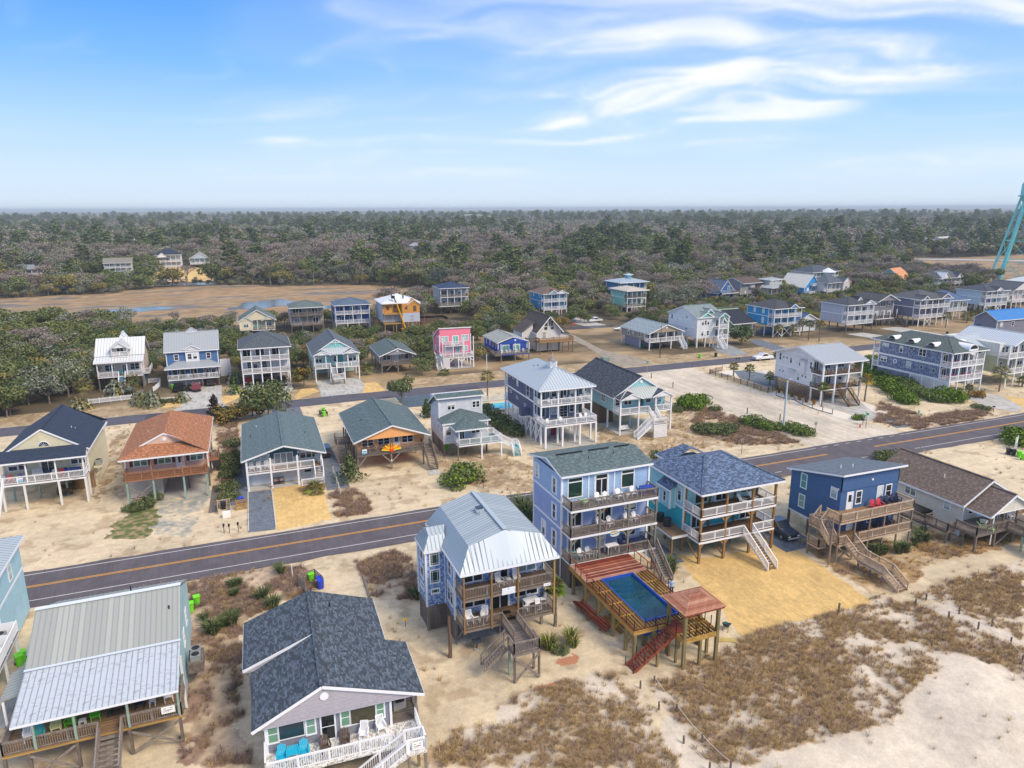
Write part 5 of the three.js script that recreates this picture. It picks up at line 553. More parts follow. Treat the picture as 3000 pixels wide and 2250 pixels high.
cottage({l:'bright pink three storey house with slanted roof, white balconies and arched white base',x:49.5,z:-171.8,W:8.4,D:9,f:[3.05],e:8.4,wl:batten(0xf0849e),pd:3,rt:'none',w:[[[2.3,.8,1.6,1.2,'2',0x9cc4cf],[4.9,.05,1,2.1,'s',0x63b2b5],[6.8,.9,1.4,1.3,'2',0x9cc4cf]]],more:h=>{const pk=batten(0xf0849e);h.tri([[.0,8.4,-3],[8.4,8.4,-3],[8.4,10.1,-3],[0,10.2,-3]],pk);h.tri([[0,8.3,-3],[0,10.2,-3],[0,8.3,-9]],pk,-.1,1,'x');h.slope([[-.2,10.35,-2.8],[8.6,10.25,-2.8],[8.6,6.9,-9.4],[-.2,6.9,-9.4]],shing(0x9a9f9f,shLo));h.fascia([-.2,10.25,-2.75],[8.6,10.15,-2.75]);h.fascia([-.23,10.25,-2.8],[-.23,6.8,-9.4]);h.win('f',-3,[[1.4,6.6,1.8,1.4,'2',0x9fb9bd],[4.3,5.9,1.6,2.1,'s',0x6fb3a8],[6.9,6.7,1.8,1.4,'2',0x9fb9bd]]);h.win('l',0,[[-5,6.6,.8,1.3],[-5,4,.8,1.3],[-7,4,.8,1.3]]);h.deck(1,6.4,-3,-1.6,5.85,{rim:WH});h.posts([1.1,6.3],[-1.7],3,5.6,WH,.14);h.lattice(0,1.9,.1,2.8,-.05,WH,'f',.22);h.lattice(-8.8,-.2,.1,2.8,.05,WH,'l',.22);for(const[x,s]of[[2,1],[4.9,-1],[5.2,1],[8,-1]])h.brace(x,1.9,-.12,x + s*.9,2.75,-.12,WH);h.posts([5.05],[-.12],0,2.8,WH,.22);h.stairs(-.6,-3.5,3.05,'f',2.6,1.1,{y1:1.2,mat:WH});h.stairs(-1.0,-.6,1.2,'f',1.6,1.1,{mat:WH});h.b('slab',0,8.4,0,.1,-8.8,.3,concrete);}});
cottage({l:'royal blue bungalow with pale grey gable roof and white chairs along its weathered deck',x:66.3,z:-174.2,W:8.3,D:14,f:[2.1],e:5.15,yr:6.5,wl:lap(0x1f4fb4),rt:'gz',rf:shing(0xa6aca6,shLo),pd:2.1,rl:wGrey,rim:lap(0x1f4fb4),ps:WH,pile:wGrey,of:-1.6,np:2,w:[[[2.2,.1,1.8,2,'s',0x6bb2a0],[5.3,.1,1.8,2,'s',0x6bb2a0]]],wL:[[-4,3.3,.7,1.2],[-6.5,3.3,.7,1.2],[-9,3.3,.9,1.2],[-12,3.3,.7,1.2]],more:h=>{const v=mesh('gable_vent',new THREE.CylinderGeometry(.25,.25,.05,12),WH,h.g);v.rotation.x=PI / 2;v.position.set(4.1,5.85,.1);h.deck(-1.6,0,-9,0,2.1,{rl:wGrey,rim:wGrey,rail:wGrey,sides:'fl'});}});
{// A-frame
const h=new House('white A frame house with dark brown roof, tall gable windows and curved timber deck',80,-180.1,-1.5);const wh=lap(0xe8e6df),rf=shing(0x5c534e,shMid);h.wall(.6,8,.4,6.2,-16,-3,wh);h.gableZ(.6,8,6.2,10.3,-16.4,-3,rf,wh,{ov:.5,of:1.2});h.wall(-2.6,.6,.4,5.8,-13,-6,wh);h.slope([[-2.9,5.6,-5.6],[1.2,8.4,-5.6],[1.2,8.4,-13.4],[-2.9,5.6,-13.4]],rf);h.tri([[-2.6,5.8,-6],[.6,5.8,-6],[.6,8,-6]],wh);h.slope([[8,5.6,-4.4],[12,4.6,-4.4],[12,4.6,-12],[8,7.9,-12]],rf);h.wall(8,11.6,3,4.8,-12,-5,wh);
h.win('f',-3,[[3.4,6.4,1.0,.8,'n'],[5.4,6.4,1.0,.8,'n'],[3.5,7.4,.9,1.1,'n'],[5.2,7.4,.8,1.5,'n'],[4.6,7.4,.5,2,'n'],[2.9,4.0,1.1,1.8,'w',0xa9aaa2],[5.6,4,1.1,1.8,'w',0xa9aaa2]]);h.win('l',-2.6,[[-8,4.2,.5,.6],[-11,5,.5,.6]]);h.rm=wood(0xb28a5c);h.deck(.2,10.8,-3,0,3.55,{fl:pTan,rim:wNew,rail:h.rm});h.posts([.4,4,7.5,10.6],[-.2,-2.8],0,3.3,wGrey2,.24);h.lattice(.6,8,.2,3.2,-4,wood(0x4b4440),'f',.24);h.ac(-1.2,3.4,-3);h.deck(-2.6,.2,-4,-2.4,3.4,{rim:wGrey2,rail:wGrey2,sides:'fl'});
}
cottage({l:'taupe house with pale grey gable roof, white screened porch and lavender base on the corner',x:111.6,z:-172.7,r:2,W:11.6,D:15,f:[2.6],e:5.1,yr:7.3,wl:lap(0xa9a296),rt:'gz',rf:shing(0x9aa9b0,shLo),pd:2.4,gb:lap(0xa9a08c),wls:[lap(0xa9a296)],w:[[[2,.2,2.2,1.9,'2'],[5.5,.2,2.2,1.9,'2'],[9,.6,1.2,1.5]]],wL:[[-5,3.4,.7,1.2],[-8.5,3.7,.4,.5],[-11,3.2,.8,1.5]],more:h=>{h.wall(0,5,.1,2.5,-13,-5,lap(0x8c8aa0),false);h.stairs(10.8,0,2.6,'f',2.6,1.2,{mat:WH});const v=mesh('gable_vent',new THREE.CylinderGeometry(.28,.28,.05,12),WH,h.g);v.rotation.x=PI / 2;v.position.set(5.8,6.4,.1);}});
cottage({l:'tall white house with grey roof and turquoise trimmed gables beside its paved drive',x:126.6,z:-170.9,r:3,W:9.6,D:13.5,f:[2.75,5.8],e:9.1,yr:11.7,wl:lap(0xe7ecef),rt:'gx',rf:shing(0x8b9b9d,shMid),pd:.05,decks:[0,0],zr:-6.5,w:[[[2,.8,.7,1.3],[3,.8,.7,1.3],[4,.8,.7,1.3]],[[2,.9,.7,1.3],[3,.9,.7,1.3],[4,.9,.7,1.3]]],wL:[[-12,7.2,.6,1.3],[-9.4,7.2,.6,1.3],[-12.4,3.8,.5,1.1],[-11.6,3.8,.5,1.1],[-5,8.4,.8,.3,'n'],[-5,5,.8,.3,'n']],more:h=>{const tq=lap(0x5cc9bf),rf=shing(0x8b9b9d,shMid);h.gableZ(1,5.4,9.1,10.3,-5,.1,rf,tq,{ov:.3,of:.25,back:false});h.gableZ(6.2,9.6,9.1,10.2,-5,2.2,rf,tq,{ov:.3,of:.25,back:false});h.gableZ(4.2,6.8,10,11,-5,-1.4,rf,tq,{ov:.25,of:.2,back:false});for(const y of[2.75,5.8])h.deck(6,9.7,0,2.3,y,{rim:WH,fl:pGrey,sides:'fr',rail:WH});h.posts([6.1,9.6],[2.2],0,9,WH,.3);h.stairs(6,2.6,2.75,'f',3,1.4,{mat:WH});h.posts([.2,5],[-.1],0,2.7,WH,.3);h.win('f',0,[[7.6,5.9,1.8,2,'s'],[7.6,2.9,1.8,2,'s']]);}});
cottage({l:'sage green house with black sloping roof panel half hidden by a cedar',x:146,z:-180.5,r:2,W:10,D:9,f:[1.6],e:4.6,wl:lap(0xb5cbae),pd:1,rt:'none',decks:[0],w:[[[7,.9,2,1.1,'3']]],more:h=>{const bk=shing(0x2b3140,shLo);h.slope([[.8,4.5,.5],[10.5,4.5,.5],[8.5,8.2,-6],[.8,8.2,-6]],bk);h.tri([[0,4.6,-1],[10,4.6,-1],[8.4,8.8,-7],[-1,8.8,-7]],lap(0xb5cbae));h.fascia([.75,4.5,.5],[.75,8.2,-6]);h.fascia([.8,4.42,.55],[10.5,4.42,.55]);h.slope([[-2,9,-6],[9,9,-6],[9,6.5,-11],[-2,6.5,-11]],shing(0x9aa59c,shLo));}});
cottage({l:'bright sky blue house with dark hip roof and long white railed porches behind palms',x:159.3,z:-175.9,r:1,W:11.3,D:12.5,f:[3.6,6.5],e:9.1,yr:11.4,wl:lap(0x24a2e0),rt:'hip',rf:shing(0x4d4f55,shMid),pd:2.6,st:'h',w:[[[2,.05,1,2,'g',0xdfe6ea],[5,.8,1.4,1.2,'2'],[8,.05,1,2,'g']],[[2,.05,1,2,'g',0xdfe6ea],[5,.8,1.4,1.2,'2'],[8.6,.05,1,2,'g']]],wL:[[-5,7.3,.8,1.5,'w',0xe0e5e8],[-5,4.2,.8,1.6,'w',0xe0e5e8],[-9,7.3,.8,1.5,'w',0xe0e5e8]],more:h=>{h.gableZ(6,9,9.4,10.4,-4,.6,shing(0x4d4f55,shMid),lap(0x24a2e0),{ov:.3,of:.1,back:false});h.brace(.2,.2,-.2,3.7,3.2,-.2,WH,true);h.brace(3.9,.2,-.2,7.5,3.2,-.2,WH,true);h.lattice(.2,6,.1,2.4,-6,lap(0x2b7fc4),'f',.3);}});
cottage({l:'low white garage cottage with steel blue gable roof behind the palms',x:171.5,z:-178.5,r:1,W:9,D:9,f:[.3],e:4.1,yr:6.3,wl:lap(0xdfe3e6),rt:'gz',rf:shing(0x4a6a98,shLo),pd:1.5,decks:[0],w:[[[3,1.6,2.4,1.1,'3'],[7,1.6,1,1]]]});
cottage({l:'pale lavender grey three level house with charcoal roof and turquoise chairs on its porch',x:187.4,z:-173.6,r:1,W:11.8,D:11,f:[2.9,5.9],e:9.1,yr:11,wl:lap(0xc9ccd4),rt:'hip',rf:shing(0x4a4f57,shMid),pd:2,pile:wGrey2,decks:[1,1],w:[[[2.4,.8,2,1.3,'3'],[6.6,.05,1.4,2,'s'],[9.8,.05,1.4,2,'s']],[[2.2,1,1.8,1.3,'3'],[6.2,1,1.2,1.3,'2'],[9.4,.05,1.4,2,'s']]],more:h=>{h.gableZ(7,11.8,9.1,10.4,-5,.2,shing(0x4a4f57,shMid),WH,{ov:.4,of:.2,back:false});h.gableZ(6.5,8.8,10,11.2,-6,-2.5,shing(0x4a4f57,shMid),WH,{ov:.3,of:.2});}});
cottage({l:'grey gabled house with grouped white windows and long dark outside stair',x:206.2,z:-178.5,r:1,W:9.6,D:11,f:[2.9,5.95],e:8.9,yr:11,wl:lap(0x8e8d94),rt:'gz',rf:shing(0x4e5256,shMid),pd:2,pile:wGrey2,rl:wood(0x5a5350),decks:[1,0],w:[[[2,.7,1.6,1.4,'2'],[5,.7,1.6,1.4,'2'],[8,.7,1.6,1.4,'2']],[[1.7,.9,1.4,1.4,'2'],[4.6,.8,2.2,1.7,'3'],[7.8,.9,1,1.4]]],more:h=>{h.stairs(9.2,0,2.9,'f',4.5,1.3,{mat:wood(0x5a5350)});}});
cottage({l:'large slate lavender house with many white framed windows and wide white double porch',x:219.5,z:-173.1,r:1,W:15,D:13.5,f:[3.15,6.5],e:9.4,yr:11.8,wl:lap(0x7d7f96),rt:'hip',rf:shing(0x5a5f65,shMid),pd:2.4,np:5,w:[[[1.5,.7,.8,1.4],[3.4,.7,.8,1.6],[5.5,.7,1.6,1.4,'2'],[9,.05,1.4,2.1,'s'],[12.5,.05,1.4,2.1,'s']],[[1.4,.9,.8,1.5],[3.2,.9,1.4,1.5,'2'],[6,.8,2.2,1.6,'3'],[10,.05,1.5,2.1,'s'],[13,.05,1.5,2.1,'s']]],more:h=>{h.gableZ(9.5,15,9.4,11,-4,.3,shing(0x5a5f65,shMid),lap(0x7d7f96),{ov:.4,of:.2,back:false});h.gableZ(.4,4,9.4,10.6,-4,.3,shing(0x5a5f65,shMid),lap(0x7d7f96),{ov:.4,of:.2,back:false});h.brace(3,.2,-.2,6,3,-.2,WH,true);}});
cottage({l:'pale aqua house with slate blue roof, salmon gable corner and arched white deck posts',x:243,z:-180.5,r:1,W:10.5,D:12,f:[3.3],e:7.0,yr:10,wl:lap(0xb8dfe0),rt:'hip',rf:metal(0x46638f,.5),seam:.6,pd:3,w:[[[2,.8,1.2,1.4],[5,.05,1.6,2.1,'s'],[8.4,.8,1.2,1.4,'w',0xd08a6a]]]});
cottage({l:'baby blue house with navy grey roof, peach framed doors and three white porch bays',x:272.3,z:-187.2,r:1,W:13,D:12,f:[2.9,5.9],e:8.4,yr:10.6,wl:lap(0xc3dcec),rt:'hip',rf:shing(0x4b5462,shMid),pd:2.2,np:4,w:[[[2,.05,1.4,2,'s',0xcf9d83],[5.4,.05,1.4,2,'s',0x9aa],[9,.05,1.4,2,'s']],[[2,.05,1.4,2,'s',0xcf9d83],[5.4,.05,1.4,2,'s'],[9,.05,1.4,2,'s']]],more:h=>{h.brace(.2,.2,-.2,3.4,2.8,-.2,WH,true);h.brace(6.6,.2,-.2,9.8,2.8,-.2,WH,true);h.gableZ(5,8.5,8.6,9.7,-4,.6,shing(0x4b5462,shMid),WH,{ov:.3,of:.1,back:false});}});
cottage({l:'white gabled house with grey roof and pink window pane past the baby blue house',x:292,z:-190,r:1,W:12,D:12,f:[3],e:7.6,yr:10.6,wl:lap(0xe4e2df),rt:'gz',rf:shing(0x5d636a,shMid),pd:2,w:[[[2,.8,1.4,1.4,'2'],[6,.8,1.4,1.4,'2',0xc07a8a],[9.5,.8,1.2,1.4]]]});
cottage({l:'white roofed house with pale walls standing below the water tower legs',x:312,z:-196,r:0,W:14,D:12,f:[3,6],e:9,yr:11.6,wl:lap(0xd8dfe6),rt:'hip',rf:metal(0xdbe2e6),seam:.7,pd:2,w:[[[3,.8,1.6,1.4,'2'],[8,.8,1.6,1.4,'2']],[[3,.8,1.6,1.4,'2'],[8,.8,1.6,1.4,'2']]]});
// fourth row
const gz1=shing(0x6c7b7a,shMid);
cottage({l:'small cream cottage with twin front gables and teal chairs on its open porch',x:2.7,z:-246,W:10.9,D:11,f:[1.7],e:4.9,yr:8.3,wl:lap(0xf0e6c4),rt:'gz',rf:gz1,pd:1.6,pile:wGrey2,rl:wGrey,w:[[[1.9,1,1.4,1.3,'2'],[5,.9,.8,1.3,'w',0x63b2a8],[9,1,1.4,1.3,'2']]],more:h=>{for(const x of[1.8,9.1])h.gableZ(x - 2,x + 2,4.9,6.2,-3,.5,gz1,lap(0xf0e6c4),{ov:.3,of:.2,back:false});h.wall(0,3.8,1.7,4.9,-1.6,.4,lap(0xf0e6c4));h.win('f',.4,[[1.9,2.8,1.3,1.2,'2']]);}});
cottage({l:'weathered grey two storey cottage with deep shaded porches and white doors',x:18.5,z:-243.6,W:10.7,D:11,f:[2.7,5.9],e:8.5,yr:10.4,wl:lap(0xb3aca4),rt:'hip',rf:gz1,pd:2.2,rl:wood(0x9b8f86),rim:wood(0x8b8078),ps:wood(0xa69a90),pile:wGrey2,w:[[[2.3,.05,2.2,2,'s',0x8da0a5],[8.2,.05,1.8,2,'s']],[[2.4,.5,3,1.5,'3'],[8,.05,1.8,2,'s']]]});
cottage({l:'deep blue two storey house with slate hip roof and white windows behind oaks',x:33,z:-243,W:11.6,D:11,f:[2.6,5.7],e:8.7,yr:10.6,wl:lap(0x245fb0),rt:'hip',rf:shing(0x5e7187,shLo),pd:1.8,w:[[[1,.9,.6,.7],[2.6,.8,.9,1.2],[5.5,.05,1.2,2,'s'],[8,.8,1.2,1.2]],[[2.2,.9,1,1.3],[6,.3,1.6,1.8,'s',0x3c7a72],[8.4,1,.9,1],[10,1.2,.7,.7]]]});
{// under construction
const h=new House('house under construction with yellow plywood walls, grey house wrap and white sheeted roof',47.2,-232,-1.5,'unfinished_house');const ply=mk('plywood sheathing',()=>S({color:0xe0a04a,roughness:.85,map:rep(sidingC,.2,.2)})),wrap=paint(0xb9c3cf,.6),lum=wNew;
h.wall(0,6.2,3.4,6.4,-14,-2.2,wrap,false);h.wall(0,6.2,6.4,9.7,-14,-2.2,ply,false);h.wall(6.2,12,3.4,6.4,-12,0,wrap,false);h.wall(6.2,12,6.4,9.5,-12,0,ply,false);h.tb('house_wrap',-.06,0,3.4,9.6,-14,-2.2,wrap);const sh=paint(0xd9dde2,.7);h.hip(0,12,9.7,12.2,-14,-1.5,sh,{ov:.6});h.gableZ(8.2,12,9.5,10.8,-4,.1,ply,ply,{ov:.3,of:.2,back:false});h.b('opening',1.2,2.2,7.4,8.6,-2.24,-2.15,paint(0x6b5138));h.b('opening',3.2,5.8,6.6,8.8,-2.24,-2.15,paint(0x7a5a3a));h.b('opening',7,7.9,7.6,8.6,-.02,.03,paint(0x6b5138));h.b('opening',9.8,10.9,6.9,8.8,-.02,.03,paint(0x6b5138));h.deck(0,6.2,-2.2,0,6.4,{fl:lum,rim:lum,sides:''});h.posts([.2,3,6],[-.2],0,9.5,lum,.14);h.posts([.2,4,8,11.8],[-.2,-5,-11],0,3.4,wood(0xb9975c),.26);h.deck(0,6,-2.2,0,3.2,{fl:lum,rim:lum,sides:''});for(let i=0;i<6;i++)h.brace(9,.4 + i,.3,9.6 + i*.1,.9 + i,.5,paint(0xb6bcc4));
}
cottage({l:'pale grey three level house with navy hip roof on tall braced pilings beside bare trees',x:77,z:-268,W:11.3,D:11,f:[3.3,6.6],e:10,yr:12,wl:lap(0xc4c6c9),rt:'hip',rf:shing(0x2f4568,shLo),pd:2.4,rl:wGrey,pile:wood(0x8a6f57),w:[[[2,.8,1.4,1.4,'2'],[5.4,.05,1,2.1,'g'],[8.6,.8,1.6,1.4,'2']],[[2,.6,2,1.6,'2'],[5.4,.05,1,2.1,'g'],[8.6,.8,1.4,1.4,'2']]],more:h=>{h.brace(1,.3,-.3,5,3,-.3,wood(0x8a6f57),true);h.deck(-1,11.6,0,1.8,3.3,{fl:plank(0x9fd2d0),rim:WH,rail:wGrey});}});
cottage({l:'cobalt blue two storey house with brown shingle hip roof and white porches by the bend',x:111,z:-245.4,r:2,W:10,D:12.5,f:[2.7,5.7],e:8.6,yr:10.8,wl:lap(0x2f9bd4),rt:'hip',rf:shing(0x7d6a5c,shMid),pd:2,w:[[[2.2,.05,2,2,'s',0xb9c6c4],[5,.05,.9,2,'g'],[7.6,.05,1.8,2,'s',0xb9c6c4]],[[2.2,.05,2,2,'s',0xb9c6c4],[5,.05,.9,2,'g'],[7.6,.05,1.8,2,'s',0xb9c6c4]]],wL:[[-4,7,.6,1.3],[-9,7.2,.5,.9],[-11.6,6.8,.8,1.4],[-4,3.6,.6,1.5],[-11.6,3.6,.8,1.4]],more:h=>{const rf=shing(0x7d6a5c,shMid);h.gableZ(2,6,8.8,10,-4,.5,rf,lap(0x7fb6d6),{ov:.3,of:.15,back:false});h.gableZ(5,9.6,8.7,9.8,-4,.6,rf,WH,{ov:.3,of:.15,back:false});}});
cottage({l:'mint green two storey house with flat cream roof and four dark porch bays',x:146.4,z:-243.6,r:3,W:9,D:12,f:[2.2,5.6],e:8.4,yr:9.7,wl:lap(0x9fe0cc),rt:'hip',rf:metal(0xdccdb4),seam:.8,pd:2.2,np:4,rl:wood(0x7d736a),ov:.9,w:[[[2,.05,1.4,2.1,'s'],[4.6,.05,1.2,2.1,'s',0x9db3aa],[7.2,.05,1.2,2.1,'s']],[[2,.05,1.4,2.1,'s'],[4.6,.05,1.2,2.1,'s',0x9db3aa],[7.2,.05,1.2,2.1,'s']]],wL:[[-4,7,.5,1.3],[-6.4,7,.5,1.3],[-9,7,.5,1.3],[-11,3.6,.5,1.2]],more:h=>{h.stairs(9.5,-3,2.2,'f',2.4,1.1,{mat:wGrey2});}});
cottage({l:'blue house with pale blue hip roof and square cupola rising behind the mint house',x:154,z:-262,r:3,W:13,D:11,f:[2.6,6],e:9.6,yr:11.2,wl:lap(0x3d86b4),rt:'hip',rf:metal(0xb6c6cf),seam:.7,pd:1.5,ov:.9,w:[[],[[3,1,1.4,1.4,'2'],[8,1,1.4,1.4,'2']]],more:h=>{h.b('cupola',6,8,11,12.4,-6,-4,lap(0x6fb1cf));h.hip(6,8,12.4,13,-6,-4,metal(0xb6c6cf),{ov:.5});}});
cottage({l:'royal blue chalet with slate roof, tall front gable and turquoise chairs on the deck',x:201.4,z:-256,r:12,W:10.5,D:11,f:[.4],e:3.7,wl:lap(0x2e66ae),pd:2,rt:'none',decks:[0],w:[[[2.6,.9,1.5,1.2,'2',0xdfe6ea],[7,.9,1.2,1.1,'2',0xdfe6ea]]],more:h=>{const rf=shing(0x64748c,shLo);h.gableZ(.2,10.3,3.8,8.9,-11,-1.5,rf,lap(0x2e66ae),{ov:.5,of:.2});h.slope([[-.4,3.5,.6],[10.8,3.5,.6],[10.2,5,-2],[.4,5,-2]],rf);h.deck(6.8,12,-2,.6,3.3,{fl:pTan,rim:wNew,rail:wGrey});h.win('f',-1.5,[[6.4,4.4,1.3,1.9,'s']]);h.fascia([-.4,3.42,.63],[10.8,3.42,.63]);}});
cottage({l:'grey two storey house with brown roof, small upper balcony and dark red porch rail',x:217,z:-261,r:10,W:13,D:12,f:[1.6],e:6.9,yr:9,wl:lap(0x9a9c9e),rt:'gx',rf:shing(0x66564f,shMid),pd:1.2,decks:[0],w:[[[3.4,3,.6,1.1],[3.2,.4,.6,1.1],[6.6,3.2,.9,1.9,'s',0xdfe2e4],[9.4,3.4,.5,.6],[6.6,.6,1.4,1.2,'2']]],more:h=>{h.deck(5.6,8,-1.2,0,4.7,{rim:WH});h.gableZ(8.2,13,4.2,5.8,-3,2,shing(0x66564f,shMid),lap(0x9a9c9e),{ov:.3,of:.2,back:false});h.deck(8.4,13,-1,2,1.6,{rim:WH,rail:wood(0x6e2c2c)});h.stairs(7.8,1,1.6,'f',2,1.3,{mat:wood(0x7e2f2c)});}});
cottage({l:'light grey house with ribbed roof and raised clerestory of square white windows',x:229,z:-256,r:10,W:15,D:12,f:[1.2],e:4.7,wl:lap(0xb9bab4),pd:2,rt:'none',decks:[0],np:4,w:[[[3,1,1.4,1.3,'2'],[8,.4,1.4,1.9,'s'],[11.4,.4,1.6,1.9,'s']]],more:h=>{const mt=metal(0xb9c0c0);h.hip(0,15,4.7,6.6,-12,0,mt,{ov:.6,seam:.7});h.wall(3,11,5,7.9,-9.5,-3.6,lap(0xc3c4be));h.hip(3,11,7.9,8.8,-9.5,-3.6,mt,{ov:.8,seam:.7});h.win('f',-3.6,[[4.6,6.7,1.8,.9,'3'],[7.4,6.7,1.8,.9,'3'],[10,6.7,1,.9,'2']]);h.posts([.3,4,8,11,14.7],[-.2],0,4.5,WH,.2);}});
cottage({l:'vivid blue chalet gable with cream metal roof and small white balcony',x:253.5,z:-261.5,r:10,W:11,D:14,f:[.6],e:3.7,wl:lap(0x2f9ae0),pd:0.1,rt:'gz',yr:9.1,rf:metal(0xe2ded0),seam:.8,decks:[0],w:[[[2.6,.9,1.3,1.5,'2',0xdfe8ec],[5.8,.5,1.4,2,'s'],[8.6,.9,1.3,1.5,'2',0xdfe8ec],[5.8,4.3,1.5,1.5,'s']]],more:h=>{h.deck(4,8.4,0,1.4,4.2,{rim:WH});h.deck(.5,10.5,0,2.4,.8,{rim:WH});}});
cottage({l:'white house with layered slate roofs, dark shutters and an orange banner on its corner',x:262,z:-256,r:8,W:15,D:13,f:[1.6],e:5.6,yr:8.6,wl:lap(0xe2e4e4),rt:'hip',rf:shing(0x5c6472,shLo),pd:2,decks:[1],w:[[[3,.9,1.4,1.3,'2'],[7,.9,1.4,1.3,'2'],[12,.9,1.1,1.4]]],more:h=>{h.gableZ(10,15,5.6,7.6,-5,1,shing(0x5c6472,shLo),WH,{ov:.3,of:.2,back:false});h.wall(10.2,14.8,1.6,5.6,-2,.9,lap(0xe2e4e4));h.win('f',.9,[[12.5,2.7,1.4,1.4,'2']]);h.b('banner',15.3,15.5,3,6,.5,1.3,paint(0xf0863a));}});
cottage({l:'tall house with dark slate roof and white octagonal turret roof behind the shuttered house',x:272,z:-276,r:8,W:20,D:13,f:[2.5,5.6],e:8.6,yr:11.5,wl:lap(0xcfe0e4),rt:'hip',rf:shing(0x4f5866,shLo),pd:2,w:[[[4,.8,1.4,1.4,'2'],[15,.8,1.4,1.4,'2']],[[4,.8,1.4,1.4,'2'],[15,.05,2,2.1,'s']]],more:h=>{const c=mesh('turret_roof',new THREE.ConeGeometry(4.2,2.2,8),metal(0xdfe4e6),h.g);c.position.set(10.5,9.6,.6);const t=mesh('turret',new THREE.CylinderGeometry(3.2,3.2,6,8),lap(0xcfe0e4),h.g);t.position.set(10.5,5.6,.6);h.win('f',3.6,[[10.5,6.6,2,1.2,'3']]);}});
cottage({l:'aqua house under a bright apricot orange metal roof next to the causeway',x:327,z:-271,r:18,W:15,D:12,f:[.4],e:3.5,wl:lap(0x93d8d6),rt:'none',pd:.1,decks:[0],w:[[[2,1.3,1,1.4],[6,1.3,1,1.4]]],more:h=>{const om=metal(0xf0a365,.5);h.gableX(0,12,4.2,8.8,-12,0,om,lap(0x93d8d6),{ov:.5,of:.4,seam:.7});h.slope([[-.5,3.2,3],[12.5,3.2,3],[12.5,4.2,.3],[-.5,4.2,.3]],om,.7);h.posts([0,4,8,12],[2.8],0,3.1,WH,.2);h.wall(12,15.5,.4,3.6,-10,-1,lap(0x93d8d6));}});
cottage({l:'mint green long house with charcoal roof and white gabled porches beside the marsh',x:338,z:-258,r:6,W:22,D:13,f:[1.6],e:4.6,yr:8.3,wl:lap(0xbfe0cc),rt:'hip',rf:shing(0x5a6066,shLo),pd:2,np:6,w:[[[4,.8,1.2,1.4],[9,.05,1.6,2,'s'],[14,.8,1.4,1.3,'2'],[18,.05,1.6,2,'s']]],more:h=>{h.gableZ(2,8,4.6,7.6,-6,.6,metal(0xd8dddd),WH,{ov:.4,of:.3,back:false});h.gableZ(14,19,4.6,6.6,-6,.6,shing(0x4a5478,shLo),WH,{ov:.4,of:.3,back:false});}});
// across the marsh and in the woods
const far=(l,x,z,W,D,f,e,yr,wl,rf,rt='gx',r=0,more)=>cottage({l,x,z,r,W,D,f,e,yr,wl:lap(wl),rt,rf:shing(rf,shLo),pd:2,pile:wGrey2,w:f.map(()=>[W*.2,W*.5,W*.8].map(u=>[u,.5,1.4,1.6,'2'])),more});
far('pale green two storey house with shaded balconies above a creek bank',-68.5,-498,15,11,[3,5.9],8.9,11.5,0xc6d8c2,0x8d8a80,'gx',0);
far('white manor with layered navy roofs and dark porches near the boat docks',-43,-532,16,14,[3,6.6],11,15,0xd5d8da,0x2c3850,'hip',0,h=>h.gableZ(1,8,9.5,12.5,-6,1.2,shing(0x2c3850,shLo),WH,{ov:.5,of:.2,back:false}));
far('light blue house with white gable and double porch on a tan lawn slope',-23,-561,13,14,[2.6],6.4,10.5,0xb9cfe2,0xa59c90,'gz');
far('small brown pavilion house with dark gable roof behind a white fence',37,-528,13,11,[2.4],6.4,9.4,0x8d7f70,0x4b5058,'gz');
far('low grey white house among dark trees by the western docks',-122,-527,16,11,[1.2],4.8,7,0xc9cdd2,0x8d949c);
far('white roofed low house among western trees',-96,-545,16,10,[1.2],4.5,7,0xdcdfe2,0xc7ccd2);
far('white house with steep pale roof and small turret alone in the woods',356,-588,18,12,[2.8],6,10.5,0xe0e2e4,0xaab0bb,'gx',15,h=>{h.wall(15,18,2.8,11,-4,0,lap(0xe0e2e4));});
far('pale house with outside stair at the edge of the causeway woods',460,-566,15,10,[2.6],6.6,7.6,0xe3e5e2,0xd0d4d4,'hip',15);
far('white cottage with white roof peeking from oaks past the causeway',544,-600,14,11,[3],6.5,9.5,0xe6e6e2,0xe0e2e4,'gx',20);
far('blue house with big white framed gable windows in the eastern woods',645,-571,24,12,[3],6.4,9.6,0x4a66a0,0x8d97ac,'gx',25,h=>{h.gableZ(13,24,5.6,9.4,-8,2,shing(0x8d97ac,shLo),glass(),{ov:.5,of:.3,back:false});});
far('navy flat looking house half buried in the eastern trees',606,-580,18,10,[2],5.4,7,0x2c3c62,0x3a4458,'hip',20);
far('coral red house with open stairs beside the long white motel',641,-505,13,12,[2.6,5.8],9.4,11,0xe2685a,0xb9beb4,'hip',20);
far('long white three level house with pale roof on the marsh edge',668,-512,34,12,[2.6,5.8],9.2,11,0xe6e8e6,0xc7cdc6,'gx',20);
far('grey house with white trim beside a clearing in the middle woods',140,-560,9,10,[3,6,9],12,14,0xdfe1e0,0xb0b5b8,'gz',8);
